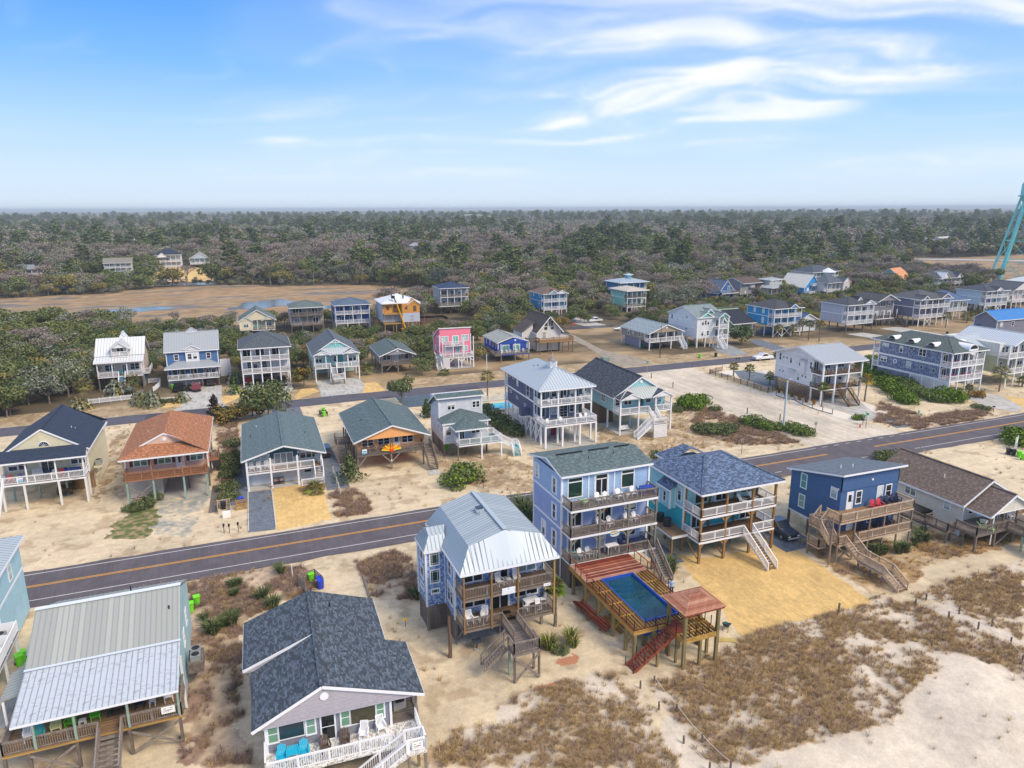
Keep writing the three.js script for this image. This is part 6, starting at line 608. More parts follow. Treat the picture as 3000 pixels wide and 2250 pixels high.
// ---------- pool platform, pavilion ----------
{
const D=new House('new raised timber pool platform with red stained planks, open joists and black rail posts',31.1,-61.7,0,'pool_platform','pool deck');const g=D.g,lum=wood(0xd0a552),lum2=wood(0xba8a3e),rd=[wood(0x8c3a24),wood(0xa04e32),wood(0x7a2c1a),wood(0xb86c4c)],pk=[wood(0xc69078),wood(0xd0a088)];const bk=paint(0x17181a,.5),W=7.25,L=13.1,Y=3.1;
for(let i=0;i<27;i++){const z=.02 + i*.143,wet=i<24;bx('deck_plank',.55 + .0,W - .02,Y - .04,Y,z,z + .135,wet&&rnd()<.78 - i*.012?pick(rd):pick(pk),g);}for(let i=0;i<4;i++)bx('deck_plank',.02 + i*.135,.145 + i*.135,Y - .04,Y,.0,3.86,pick(pk),g);
const rim=(x0,x1,z0,z1)=>bx('rim_joist',x0,x1,Y - .5,Y - .05,z0,z1,lum,g);rim(0,W,L - .08,L);rim(-.02,.06,0,L - .08);rim(W - .06,W,0,L - .08);rim(.06,W - .06,0,.07);
for(const x of[.35,.7,1.05,1.4,1.72])bx('joist',x - .03,x + .03,Y - .3,Y - .05,3.9,L - .1,pick([lum,lum2]),g);for(const x of[5.6,5.95,6.3,6.65,7.0])bx('joist',x - .03,x + .03,Y - .3,Y - .05,3.9,L - .1,pick([lum,lum2]),g);for(let x=2.1;x<5.5;x +=.34)bx('joist',x - .03,x + .03,Y - .3,Y - .05,12.05,L - .1,pick([lum,lum2]),g);for(const z of[5.9,8.2,10.4]){bx('blocking',.1,1.8,Y - .28,Y - .06,z,z + .06,lum,g);bx('blocking',5.45,W - .1,Y - .28,Y - .06,z,z + .06,lum,g);}
for(const[x0,x1,z0,z1]of[[0,.12,3.9,L],[W - .12,W,3.9,L],[.12,W - .12,L - .12,L]])bx('edge_plank',x0,x1,Y - .04,Y + .005,z0,z1,pick(rd),g);
for(const x of[.25,2.2,5,7])for(const z of[.6,3.2,6,9,11.4,12.9])bx('post',x - .14,x + .14,0,Y - .5,z - .14,z + .14,wTreat,g);for(const z of[3.2,6,9,11.4]){mesh('brace',new GB().bar([.25,.7,z],[2.2,2.5,z],.05,.2).geo(),lum2,g);}
for(const[x,z]of[...[0,1.3,2.6,3.9,5.2,6.5,7.8,9.1,10.4,11.7,13.05].map(z=>[.06,z]),...[0,1.3,2.6,3.9,5.2,6.5,7.8].map(z=>[W - .06,z]),[1.2,13.05],[2.3,13.05]])bx('rail_post',x - .03,x + .03,Y,Y + 1.0,z - .03,z + .03,bk,g);bx('hand_rail',.0,.12,Y + .98,Y + 1.02,0,3.9,rd[1],g);bx('hand_rail',W - .12,W,Y + .98,Y + 1.02,0,5.2,rd[1],g);bx('hand_rail',.0,.12,Y + .98,Y + 1.02,3.9,11.8,rd[1],g);
D.rm=bk;{const rr=D.g;D.stairs(3.35,14.1,Y,'l',4.3,1.25,{mat:rd[1],tread:rd[0],rails:''});for(const t of[0,.25,.5,.75,1])for(const s of[-.66,.66])bx('rail_post',3.35 - 4.3*t - .03,3.35 - 4.3*t + .03,Y*(1 - t),Y*(1 - t)+ 1.0,14.1 + s - .03,14.1 + s + .03,bk,g);bx('landing',3.3,4.6,Y - .06,Y,13.1,14.8,rd[0],g);for(const[x,z]of[[1.6,14.6],[3.5,14.7],[3.5,13.6],[1.6,13.5]])bx('post',x - .1,x + .1,0,x>3?2.9:1.6,z - .1,z + .1,wTreat,g);}
// pool
const P0=thing('swimming_pool','rectangular blue fibreglass pool set in the timber platform, filled with water','pool',31.1 + 1.85,-61.7 + 3.95),pw=3.5,pl=8.0,bl=paint(0x1d4fb0,.35),bl2=paint(0x2f93ab,.35);
bx('pool_wall',-.12,0,1.55,Y + .03,-.12,pl + .12,bl,P0);bx('pool_wall',pw,pw + .12,1.55,Y + .03,-.12,pl + .12,bl,P0);bx('pool_wall',0,pw,1.55,Y + .03,-.12,0,bl,P0);bx('pool_wall',0,pw,1.55,Y + .03,pl,pl + .12,bl,P0);bx('pool_floor',0,pw,1.5,1.56,0,pl,bl2,P0);for(let i=0;i<4;i++){const s=mesh('pool_step',new THREE.CylinderGeometry(.9 + i*.38,.9 + i*.38,.22,24,1,false,-PI / 2,PI),paint(0x5a93c4,.4),P0);s.position.set(pw / 2 + .5,Y - .38 - i*.3,.0);s.scale.z=.85;}
const wg=new THREE.PlaneGeometry(pw,pl,50,100);wg.rotateX(-PI / 2);const wp=wg.attributes.position;for(let i=0;i<wp.count;i++)wp.setY(i,(fbm(wp.getX(i)*2.2,wp.getZ(i)*2.2,3)- .5)*.05);wg.computeVertexNormals();const wm=new THREE.MeshPhysicalMaterial({color:0x3f9fb6,roughness:.05,transmission:.85,thickness:0,ior:1.33});wm.name='pool water';const wa=mesh('pool_water',wg,wm,P0);wa.position.set(pw / 2,Y - .22,pl / 2);
// pavilion
const G=thing('timber_pavilion','square timber pavilion with low copper brown plank roof at the end of the platform','gazebo',34.6,-48.55);const GW=3.6,GD=2.7,rp=[wood(0xb97a5c),wood(0xc88c6e),wood(0xa86a50),wood(0xd09a7e)];
for(const x of[.05,GW - .05])for(const z of[.1,GD - .1])bx('post',x - .14,x + .14,0,5.6,z - .14,z + .14,wTreat,G);bx('post',GW / 2 - .12,GW / 2 + .12,0,2.7,GD - .25,GD - .01,wTreat,G);bx('post',GW - .2,GW + .04,0,2.7,1.2,1.44,wTreat,G);for(const[a,b,c,d]of[[-.1,GW + .1,GD - .06,GD + .02],[-.1,-.02,0,GD - .06],[GW + .02,GW + .1,0,GD - .06],[-.02,GW + .02,0,.08]])bx('rim_joist',a,b,Y - .5,Y - .05,c,d,lum,G);for(let x=.2;x<GW;x +=.36)bx('joist',x - .03,x + .03,Y - .3,Y - .05,.1,GD - .08,pick([lum,lum2]),G);for(const z of[.8,1.7])bx('blocking',0,GW,Y - .28,Y - .07,z,z + .05,lum,G);for(const x of[.5,1.2,1.9,2.6,3.3])bx('rail_post',x - .03,x + .03,Y,Y + .95,GD - .08,GD - .02,bk,G);for(const z of[.7,1.6])bx('rail_post',GW - .04,GW + .02,Y,Y + .95,z,z + .06,bk,G);
{const a=-.35,b=GW + .45,k=-.75,f=GD + .3,ye=5.62,yr=6.25,x0=1.45,x1=2.6,zc=(k + f)/ 2,q=[[[a,ye,f],[b,ye,f],[x1,yr,zc],[x0,yr,zc]],[[b,ye,k],[a,ye,k],[x0,yr,zc],[x1,yr,zc]],[[a,ye,k],[a,ye,f],[x0,yr,zc]],[[b,ye,f],[b,ye,k],[x1,yr,zc]]];const n=12;for(const s of q)for(let i=0;i<n;i++){const t0=i / n,t1=(i + .93)/ n,lo=[s[0],s[1]],hi=s.length===4?[s[3],s[2]]:[s[2],s[2]],at=(e,t)=>[0,1,2].map(c=>lerp(lo[e][c],hi[e][c],t));const pts=[at(0,t0),at(1,t0),at(1,t1),at(0,t1)];if(i===n - 1&&s.length===3)pts.splice(2,1);slab(pts,.04,pick(rp),'roof_plank',G);}bx('roof_beam',a + .1,b - .1,ye - .22,ye - .06,f - .12,f - .06,rd[1],G);bx('roof_beam',a + .1,b - .1,ye - .22,ye - .06,k + .06,k + .12,rd[1],G);bx('roof_beam',a + .1,a + .16,ye - .22,ye - .06,k + .12,f - .12,rd[1],G);bx('roof_beam',b - .16,b - .1,ye - .22,ye - .06,k + .12,f - .12,rd[1],G);}
// lumber, ladder, wheelbarrow
const lp=thing('lumber_pile','stack of dark red and yellow deck boards lying on sawhorses beside the pool platform','lumber',31.0,-56,.1);for(let i=0;i<16;i++){const b=bx('board',-.07,.07,0,.04,-2.6 - hsh(i,2)*.5,2.6 + hsh(i,5)*.6,pick(rd),lp);b.position.x +=-.5 + (i % 7)*.16;b.position.y +=.5 + floor(i / 7)*.05;b.rotation.y=(hsh(i,9)- .5)*.12;}for(const z of[-2,0,2]){bx('sawhorse',-.7,.7,.38,.47,z - .05,z + .05,lum2,lp);for(const s of[-.6,.6])bx('leg',s - .04,s + .04,0,.38,z - .04,z + .04,lum2,lp);}
const l2=thing('lumber_pile','loose yellow boards scattered under the edge of the pool platform','lumber',32.6,-54.4,.15);for(let i=0;i<9;i++){const b=bx('board',-.07,.07,.01 + i*.012,.05 + i*.012,-1.7,1.7,pick([lum,lum2]),l2);b.position.x +=(hsh(i,2)- .5)*1.1;b.rotation.y=(hsh(i,4)- .5)*.5;}
const l3=thing('lumber_pile','small pile of pale yellow boards on the sand past the pavilion','lumber',41.0,-48.1,1.2);for(let i=0;i<5;i++){const b=bx('board',-.1,.1,.01 + floor(i / 3)*.05,.06 + floor(i / 3)*.05,-1,1,wood(0xe2cc7c),l3);b.position.x +=(i % 3)*.24 - .2;b.rotation.y=(hsh(i,4)- .5)*.3;}
const ld=thing('ladder','aluminium extension ladder lying flat on the sand by the platform corner','ladder',31.3,-51.5,1.5);for(const x of[-.2,.2])bx('side_rail',x - .02,x + .02,.02,.1,-1.2,1.2,metal(0xb9bfc4),ld);for(let z=-1.1;z<1.2;z +=.28)bx('rung',-.18,.18,.04,.08,z - .015,z + .015,metal(0xb9bfc4),ld);
const wb=thing('wheelbarrow','dark green wheelbarrow tipped on its nose on straw netting','wheelbarrow',42.1,-49.4,.6);{const dg=paint(0x1e4a45,.4),tray=mesh('tray',(()=>{const g=new THREE.CylinderGeometry(.55,.28,.35,4,1,true);g.rotateY(PI / 4);g.scale(1.3,1,.9);return g;})(),dg,wb);tray.position.y=.62;tray.rotation.z=-.35;const wh=mesh('wheel',new THREE.TorusGeometry(.17,.06,6,14),black,wb);wh.position.set(.75,.2,0);for(const s of[-.25,.25]){mesh('handle',new GB().bar([.7,.25,s*.4],[-.95,.75,s],.04,.04).geo(),wood(0x9a7b4a),wb);mesh('leg',new GB().bar([-.3,.5,s],[-.3,.02,s],.04,.04).geo(),black,wb);}const fl=mesh('tray_floor',UB,dg,wb);fl.scale.set(.6,.02,.42);fl.position.set(.05,.46,0);fl.rotation.z=-.35;}
}
// ---------- furniture ----------
const protos={};
function proto(name,label,cat,key,f){return(x,y,z,turn,lab,grp)=>{let o=protos[key];if(!o){o=protos[key]=thing(name,label,cat,x,z,turn,grp,y);f(o);if(lab)o.userData.label=lab;return o;}const c=dup(o,x,z,turn,lab,grp,y);if(!grp)delete c.userData.group;return c;};}
function adirondack(m){return o=>{const s=mesh('seat',new GB().bar([0,.36,.3],[0,.26,-.28],.5,.03).geo(),m,o);const b=new GB();for(let i=0;i<5;i++){const x=-.22 + i*.11;b.bar([x,.27,-.25],[x*1.12,1.0 - abs(i - 2)*.07,-.55],.095,.025);}mesh('backrest',b.geo(),m,o);for(const s of[-1,1]){bx('armrest',s*.33 - .06,s*.33 + .06,.56,.59,-.38,.36,m,o);bx('leg',s*.3 - .04,s*.3 + .04,0,.56,.26,.33,m,o);mesh('leg',new GB().bar([s*.26,.3,.3],[s*.26,.03,-.55],.05,.1).geo(),m,o);}};}
function rocker(m){return o=>{bx('seat',-.28,.28,.4,.44,-.25,.28,m,o);const b=new GB();for(let i=0;i<6;i++){const x=-.23 + i*.092;b.bar([x,.44,-.24],[x,1.1,-.42],.06,.02);}b.bar([-.28,1.12,-.43],[.28,1.12,-.43],.04,.1);b.bar([-.28,.44,-.24],[-.28,1.14,-.43],.05,.05);b.bar([.28,.44,-.24],[.28,1.14,-.43],.05,.05);mesh('backrest',b.geo(),m,o);for(const s of[-1,1]){bx('armrest',s*.31 - .05,s*.31 + .05,.64,.67,-.3,.34,m,o);bx('leg',s*.29 - .03,s*.29 + .03,.08,.64,.24,.3,m,o);bx('leg',s*.29 - .03,s*.29 + .03,.08,.44,-.26,-.2,m,o);const k=new GB();for(let i=0;i<6;i++){const z0=-.5 + i*.16,z1=z0 + .16,c=v=>.02 + v*v*.28;k.bar([s*.29,c(z0),z0],[s*.29,c(z1),z1],.05,.05);}mesh('rocker',k.geo(),m,o);}};}
const PW=paint(0xf0f1f2,.5),PB=paint(0x1f3fa0,.5),PNv=paint(0x1b2a52,.5),PT=paint(0x18b3d6,.5),PG=paint(0x6fd52a,.5),PR=paint(0xc8283a,.5),PY=paint(0xe3e3a8,.5),PL=paint(0xb9df8f,.5),PBr=wood(0x6b5a50),PPk=paint(0xc0224c,.5),PTq=paint(0x3fb6bb,.5);
const adi=(m,key,col)=>proto('adirondack_chair',col + ' slatted adirondack chair','chair','adi' + key,adirondack(m)),rok=(m,key,col)=>proto('rocking_chair',col + ' slatted rocking chair','chair','rok' + key,rocker(m));
const adW=adi(PW,'w','white'),adB=adi(PB,'b','blue'),adN=adi(PNv,'n','navy'),adT=adi(PTq,'t','turquoise'),adR=adi(PR,'r','red'),adBr=adi(PBr,'br','weathered brown'),adPk=adi(PPk,'p','crimson');
const rkW=rok(PW,'w','white'),rkN=rok(PNv,'n','navy'),rkG=rok(PG,'g','lime green'),rkY=rok(PY,'y','pale yellow');
const stool=(m,key,col)=>proto('side_table',col + ' small side table','table','st' + key,o=>{bx('table_top',-.24,.24,.44,.47,-.24,.24,m,o);for(const a of[-1,1])for(const b of[-1,1])bx('leg',a*.19 - .03,a*.19 + .03,0,.44,b*.19 - .03,b*.19 + .03,m,o);}),stW=stool(PW,'w','white'),stT=stool(PTq,'t','turquoise');
const dining=(m,key,col)=>proto('dining_table',col + ' slatted outdoor dining table','table','dt' + key,o=>{for(let i=0;i<7;i++)bx('slat',-.75,.75,.86,.9,-.48 + i*.14,-.35 + i*.14,m,o);for(const a of[-1,1])for(const b of[-1,1])bx('leg',a*.66 - .05,a*.66 + .05,0,.86,b*.4 - .05,b*.4 + .05,m,o);}),dtW=dining(PW,'w','white'),dtB=dining(PB,'b','blue'),dtN=dining(PNv,'n','navy');
const chaise=(m,key,col)=>proto('chaise_lounge',col + ' reclining chaise lounge','lounger','ch' + key,o=>{bx('bed',-.32,.32,.3,.35,-.3,1.1,m,o);mesh('backrest',new GB().bar([0,.34,-.3],[0,.95,-.75],.62,.05).geo(),m,o);for(const a of[-1,1]){bx('leg',a*.28 - .03,a*.28 + .03,0,.3,.95,1.02,m,o);bx('leg',a*.28 - .03,a*.28 + .03,0,.3,-.3,-.23,m,o);bx('armrest',a*.34 - .04,a*.34 + .04,.5,.53,-.35,.3,m,o);}}),chW=chaise(PW,'w','white'),chL=chaise(PL,'l','pale lime');
const barc=(m,key,col)=>proto('bar_chair',col + ' tall bar chair','chair','bc' + key,o=>{bx('seat',-.24,.24,.68,.72,-.24,.24,m,o);const b=new GB();for(let i=0;i<4;i++)b.bar([-.18 + i*.12,.72,-.22],[-.18 + i*.12,1.2,-.3],.09,.02);mesh('backrest',b.geo(),m,o);for(const a of[-1,1])for(const c of[-1,1])mesh('leg',new GB().bar([a*.2,.7,c*.2],[a*.25,0,c*.26],.05,.05).geo(),m,o);bx('footrest',-.22,.22,.28,.32,.2,.25,m,o);}),bcW=barc(PW,'w','white'),bcN=barc(PNv,'n','navy');
// grey house
{const t=thing('twin_seat','turquoise twin adirondack seat joined by a slatted table on the flaking white deck','seat',1.3,-45.2,R(-2),null,2.35);adirondack(PT)(t);const u=new THREE.Group();for(const c of[...t.children]){c.position.x -=.75;const d=c.clone();d.position.x +=1.5;t.add(d);}bx('middle_table',-.38,.38,.5,.54,-.3,.32,PT,t);mesh('middle_back',(()=>{const g=new GB();for(let i=0;i<6;i++)g.bar([-.33 + i*.13,.3,-.3],[-.33 + i*.13,.74,-.42],.1,.02);return g.geo();})(),PT,t);}
adBr(3.5,2.35,-45.1,.1,'dark weathered adirondack chair in front of the door on flaking deck','weathered chairs');adBr(4.9,2.35,-45.2,-.1,'dark weathered adirondack chair in front of the door on flaking deck','weathered chairs');rkW(6.3,2.35,-45.3,-.3,'white rocking chair under the picture window of the grey house','grey house rockers');rkW(7.6,2.35,-45.5,.1,'white rocking chair under the picture window of the grey house','grey house rockers');
{const g=thing('gas_grill','black and stainless gas grill at the corner of the grey plank side deck','grill',9.4,-47.6,.1,null,2.35);bx('cabinet',-.5,.5,0,.8,-.3,.3,paint(0xb7b4ae,.4),g);const l=mesh('lid',new THREE.CylinderGeometry(.32,.32,1.0,16,1,false,0,PI),black,g);l.rotation.z=PI / 2;l.position.y=.8;l.rotation.set(0,-PI / 2,PI / 2,'YXZ');bx('dial',-.05,.05,.66,.76,.3,.33,WH,g);}
// pale aqua house deck
rkW(-7.3,2.4,-55.2,.2,'white rocking chair by the sign on the aqua house deck');stW(-8.4,2.4,-55,0,'white side table between the navy and white rockers on the aqua house deck');rkN(-9.3,2.4,-55.2,0,'navy rocking chair beside the mat on the aqua house deck');rkG(-12.3,2.4,-54.8,.2,'lime green rocking chair on the aqua house deck','lime rockers');rkG(-13.9,2.4,-54.7,-.2,'lime green rocking chair on the aqua house deck','lime rockers');stW(-13.1,2.4,-54.5,0,'white side table between two lime green rockers');rkY(-14.8,2.4,-54.5,.1,'pale yellow rocking chair on the aqua house deck');adT(-15.8,2.4,-54.2,.2,'turquoise chair at the end of the aqua house deck');rkW(-16.5,2.4,-54.3,.2,'white rocking chair at the far end of the aqua house deck');
tag(bx('door_mat',-11.6,-10.4,2.405,2.42,-55.6,-54.8,wood(0x5d5040)),'brown door mat on the tan deck boards of the aqua house','mat');
{const w=thing('planter_bowl','blue grey round planter dish against the aqua house wall','planter',-9.9,-56.2,0,null,2.4);const a=mesh('bowl',new THREE.CylinderGeometry(.38,.25,.3,14),paint(0x6f8fa3),w);a.position.y=.15;const s=mesh('soil',UC,paint(0x4a4038),w);s.scale.set(.68,.03,.68);s.position.y=.3;}
// blue shingle house
for(const[x,z,t]of[[21.0,-55.9,.3],[22.7,-56.0,-.2]])rkW(x,6.0,z,t,'white rocking chair on the upper deck of the shingled house','shingled house upper rockers');stW(21.9,6.0,-56,0,'white side table on the upper deck of the shingled house');for(const[x,z,t]of[[17.9,-55.6,0],[19.4,-55.8,-.5]])rkW(x,2.95,z,t,'white rocking chair on the lower deck of the shingled house','shingled house lower rockers');stW(18.6,2.95,-55.5,0,'white side table on the lower deck of the shingled house');dtW(24.2,2.95,-55.9,.1,'white tall dining table at the deck corner of the shingled house');for(const[x,z,t]of[[23.4,-55.2,PI],[24.6,-55.1,PI],[25.4,-55.9,-PI / 2],[24.2,-56.8,0]])bcW(x,2.95,z,t,'white tall chair around the dining table of the shingled house','shingled house bar chairs');tag(bx('door_mat',20.9,22.1,2.955,2.97,-56.3,-55.8,black),'black door mat outside the glazed door of the shingled house','mat');tag(bx('door_mat',21.3,22.3,2.955,2.97,-55.1,-54.7,black),'black mat at the walkway gap of the shingled house deck','mat');
// periwinkle house
chL(33.4,9.02,-63.2,2.2,'pale lime chaise lounge at the top deck corner of the periwinkle house');for(const[x,z]of[[35.4,-63.3],[36.3,-63.2]])adW(x,9.02,z,.1,'white adirondack chair by the top sliding door of the periwinkle house','top deck white pair');adW(38.0,9.02,-63.4,0,'white adirondack chair between two big windows on the top deck');stW(38.9,9.02,-63.2,0,'white side table on the top deck of the periwinkle house');adW(39.8,9.02,-63.4,-.1,'white adirondack chair beside the blue bar set on the top deck');dtB(41.4,9.02,-63.3,0,'blue topped bar table at the end of the top deck');for(const[x,t]of[[40.7,.9],[42.0,-.9]])adB(x,9.02,-63.4,t,'royal blue chair at the bar table on the top deck','top deck blue chairs');
for(const[x,z]of[[35.8,-63.6],[37,-63.4],[39.2,-63.4],[40.2,-63.4]])adW(x,5.95,z,.1,'white adirondack chair on the middle deck of the periwinkle house','middle deck chairs');stW(36.4,5.95,-63.2,0,'white side table on the middle deck of the periwinkle house');for(const[x,z]of[[33.3,-63.1],[34.3,-63.1]])adW(x,2.88,z,.2,'white adirondack chair on the lowest deck of the periwinkle house','lowest deck chairs');stW(35.2,2.88,-63,0,'white side table on the lowest deck of the periwinkle house');dtW(37.0,2.88,-63,0,'white bar table beside the deck gap of the periwinkle house');dtN(40.3,2.88,-63.2,0,'navy dining table on the lowest deck of the periwinkle house');for(const[x,z,t]of[[38.3,-63.4,.6],[39.2,-64,0],[39.4,-62.7,3],[41.4,-63.9,-.4],[41.6,-63,-1.4]])bcN(x,2.88,z,t,'navy bar chair around the navy dining table','navy bar chairs');{const c=adT(32.5,2.88,-63.4,1.2,'turquoise chair at the corner of the lowest periwinkle deck');}
// aqua teal, navy and cream houses
for(const x of[54.9,56.6])chW(x,5.75,-63.2,.4,'white chaise lounge on the upper deck of the teal house','teal house loungers');for(const x of[69.3,70.3])adR(x,5.1,-57.2,-.2,'red adirondack chair on the upper timber deck of the navy house','navy house red chairs');for(const x of[71.2,72.1,73,73.6])adN(x,5.1,-57.6,-.3,'navy adirondack chair on the upper timber deck of the navy house','navy house upper chairs');for(const x of[67.7,68.7,70.4,71.4,72.6])adN(x,2.35,-57.4,.1,'navy chair in the shade of the lower timber deck','navy house lower chairs');chW(83.6,2.1,-53.4,2.0,'white chaise lounge on the cream house porch');{chL(82.2,2.1,-52.4,2.2,'pale lime lounger at the outer deck corner of the cream house');}rkW(88.4,2.1,-53.3,-.2,'white rocking chair under the cream house porch gable');rkW(87.0,2.1,-54.2,.2,'white rocking chair near the cream house door');
// row across the road
adR(-30.0,3.85,-110.4,.3,'red adirondack chair at the end of the cream house deck');adB(-28.7,3.85,-110.3,.4,'blue adirondack chair beside a red one on the cream house deck');for(const x of[-27.2,-26.6])rkW(x,3.85,-111,.2,'white rocking chair by the cream house door','cream house rockers');adN(-25.8,3.85,-110.6,0,'navy chair outside the cream house french doors');adW(-24.9,3.85,-110.6,0,'white chair outside the cream house french doors');adR(-24.1,3.85,-110.5,-.2,'red chair next to the blue table of the cream house');dtB(-22.3,3.85,-110.6,0,'blue dining table at the cream house deck corner');for(const[x,z,t]of[[-23.2,-110.9,.9],[-22.3,-111.5,0],[-21.3,-110.9,-.9]])adB(x,3.85,z,t,'blue chair drawn up to the cream house dining table','cream house blue chairs');
for(const x of[.9,1.9,3.0])rkW(x,2.75,-105.6,.1,'white rocking chair on the balcony above the garage','garage balcony rockers');rkW(10.2,2.75,-105.7,-.3,'white rocking chair beside the balcony stair of the teal gabled house');tag(bx('towel_box',8.6,9.1,2.76,3.05,-105.5,-105.1,paint(0x2b8796)),'small teal box on the balcony of the teal gabled house','box');
{const b=thing('porch_bench','dark porch bench with rose cushions in front of the white garage wall','bench',4.5,-105.6,0,null,.08);bx('seat',-.8,.8,.4,.45,-.25,.25,dark,b);const g=new GB();for(let i=0;i<9;i++)g.bar([-.75 + i*.19,.45,-.24],[-.75 + i*.19,.95,-.3],.06,.03);g.bar([-.8,.97,-.3],[.8,.97,-.3],.05,.08);mesh('backrest',g.geo(),dark,b);for(const x of[-.75,.75])for(const z of[-.2,.2])bx('leg',x - .04,x + .04,0,.4,z - .04,z + .04,dark,b);for(const x of[-.4,.4])bx('cushion',x - .2,x + .2,.47,.8,-.2,-.05,paint(0xb88a86),b);}
for(const x of[18,19.2,20.6,21.4])adBr(x,2.8,-107.3,.1,'brown wicker looking chair behind the orange house rail','orange house chairs');stW(40.6,2.65,-107.5,0,'white round table on the sunny corner of the small white house deck');for(const[x,z,y]of[[50.1,-107.9,7.15],[51.3,-108.2,7.15],[53.4,-108.4,7.15],[54.4,-108.2,7.15],[55.4,-108.2,7.15],[56.4,-108,7.15],[49,-106,4.05],[51.6,-106.2,4.05],[55.7,-106.6,4.05],[56.8,-106.8,4.05]])adW(x,y,z,.1,y>5?'white chair on the upper porch of the tall navy house':'white chair on the lower porch of the tall navy house',y>5?'navy house upper porch chairs':'navy house lower porch chairs');
{const s=thing('porch_swing','white swing seat under the pale turquoise house','swing',65.6,-108.5,0,null,.6);bx('seat',-.9,.9,0,.06,-.3,.3,WH,s);bx('backrest',-.9,.9,.1,.6,-.34,-.28,WH,s);for(const x of[-.85,.85]){bx('armrest',x - .04,x + .04,.3,.35,-.3,.3,WH,s);bx('hanger',x - .01,x + .01,.35,3.1,-.02,.02,dark,s);}}
for(const x of[114.3,115.2,116.2,117.2,119,120])adW(x,6.3,-110.6,0,'white chair on the upper porch of the silver roofed house','silver roof porch chairs');for(const[x,y]of[[145.4,6.45],[148,6.45],[151.6,6.45],[145.2,3.3],[147.4,3.3],[150.4,3.3],[152.4,3.3]])adPk(x,y,-105.2,.1,y>5?'crimson chair on the upper porch of the slate house':'crimson chair on the lower porch of the slate house',y>5?'slate upper crimson chairs':'slate lower crimson chairs');
adT(-24.6,3.4,-181.2,.1,'turquoise chair left of the peach house porch door');adT(-22.2,3.4,-181.4,.1,'turquoise chair right by the black loungers of the peach house');for(const x of[-13.6,-12.1,-10.3,-6.8,-5.4,-4.2])adW(x,2.1,-177.9,.05,'white chair on the long porch of the slate blue house','slate blue porch chairs');for(const x of[67.2,68.6,69.6,71.4,73.4])adW(x,2.1,-175.2,.05,'white chair on the royal blue bungalow deck','royal blue deck chairs');for(const x of[195.2,197.2])adT(x,2.9,-174.8,.1,'turquoise chair on the lavender grey house porch','lavender porch chairs');for(const x of[7.4,8.8])adT(x,1.75,-246.6,.1,'teal chair on the small cream cottage porch','cottage teal chairs');for(const x of[203.6,205.4,207])adT(x,.45,-255.2,.1,'turquoise chair on the royal blue chalet deck','chalet chairs');
// ---------- bins, mailboxes, poles, signs ----------
const bin=(m,key,col)=>proto('trash_bin',col + ' wheeled trash bin','trash bin','bin' + key,o=>{const g=new THREE.CylinderGeometry(.42,.33,.95,4);g.rotateY(PI / 4);const b=mesh('body',g,m,o);b.position.y=.53;const l=bx('lid',-.33,.33,1.0,1.07,-.35,.36,m,o);bx('handle',-.25,.25,.95,.99,-.42,-.36,dark,o);for(const s of[-1,1]){const w=mesh('wheel',new THREE.CylinderGeometry(.12,.12,.06,12),black,o);w.rotation.z=PI / 2;w.position.set(s*.3,.12,-.3);}});
const bG=bin(paint(0x76e01e,.5),'g','lime green'),bK=bin(paint(0x23262b,.5),'k','black'),bB=bin(paint(0x2440c8,.5),'b','blue'),bT=bin(paint(0x1f6d4f,.5),'t','dark green');
const nt=(f,px,py,zz,...r)=>{const[x,z]=zz(px,py);return f(x,0,z,...r);};const ZA_=zm(0,1600,2.552),ZB_=zm(650,1650,2.765),ZI=zm(0,1150,3.16),ZJ=zm(600,1130,3.16),ZL=zm(1900,950,3.16),ZM=zm(2400,900,3.687),ZG=zm(2270,1280,3.03),ZN=zm(200,930,3.16),ZO=zm(850,800,3.403),ZP=zm(1350,750,3.403),ZQ=zm(1900,760,3.687),ZV=zm(0,900,2.949),ZH=zm(1800,1700,1.843);
nt(bG,175,860,ZA_,.3,'lime green bin lying by the neighbour deck west of the metal roof','western lime bins');nt(bG,150,890,ZA_,.5,'lime green bin lying by the neighbour deck west of the metal roof','western lime bins');nt(bG,1430,490,ZA_,.1,'lime green bin behind the aqua house near its frame');nt(bG,1475,440,ZA_,.1,'lime green bin on the timber stand behind the aqua house');nt(bB,800,205,ZB_,.2,'blue bin at the plank enclosure behind the grey house','enclosure blue bins');nt(bB,795,180,ZB_,.2,'blue bin at the plank enclosure behind the grey house','enclosure blue bins');nt(bG,725,150,ZB_,.2,'lime green bin inside the plank enclosure');nt(bG,1100,250,ZJ,.1,'lime topped bin in the black crate behind the teal gabled house','crate bins');nt(bG,1105,285,ZJ,.1,'lime topped bin in the black crate behind the teal gabled house','crate bins');nt(bB,340,1100,ZJ,.1,'blue bin in the small timber slat crate by the gravel drive');nt(bK,175,1140,ZJ,.3,'black bin in the slatted wooden corral');nt(bG,475,310,ZL,.1,'lime green bin alone on the verge of the second street');nt(bK,622,300,ZL,.1,'black bin alone on the verge of the second street');nt(bG,360,195,ZL,.1,'lime green bin under the tall white house');nt(bK,1380,300,ZM,.1,'black bin with green lid by the small palm');for(const[x,y,f,l]of[[2070,155,bK,'black'],[2115,165,bK,'black'],[2165,180,bG,'lime green'],[2205,205,bG,'lime green']])nt(f,x,y,ZG,-.6,l + ' bin in the row by the white post sign',l + ' bins by sign');nt(bG,970,665,ZN,.1,'lime topped bin beside the trailer of the slate blue house');nt(bG,300,880,zm(1200,1000,2.765),.1,'lime green bin under the small white house');nt(bT,1805,915,ZP,.1,'green bin under the taupe house arch');
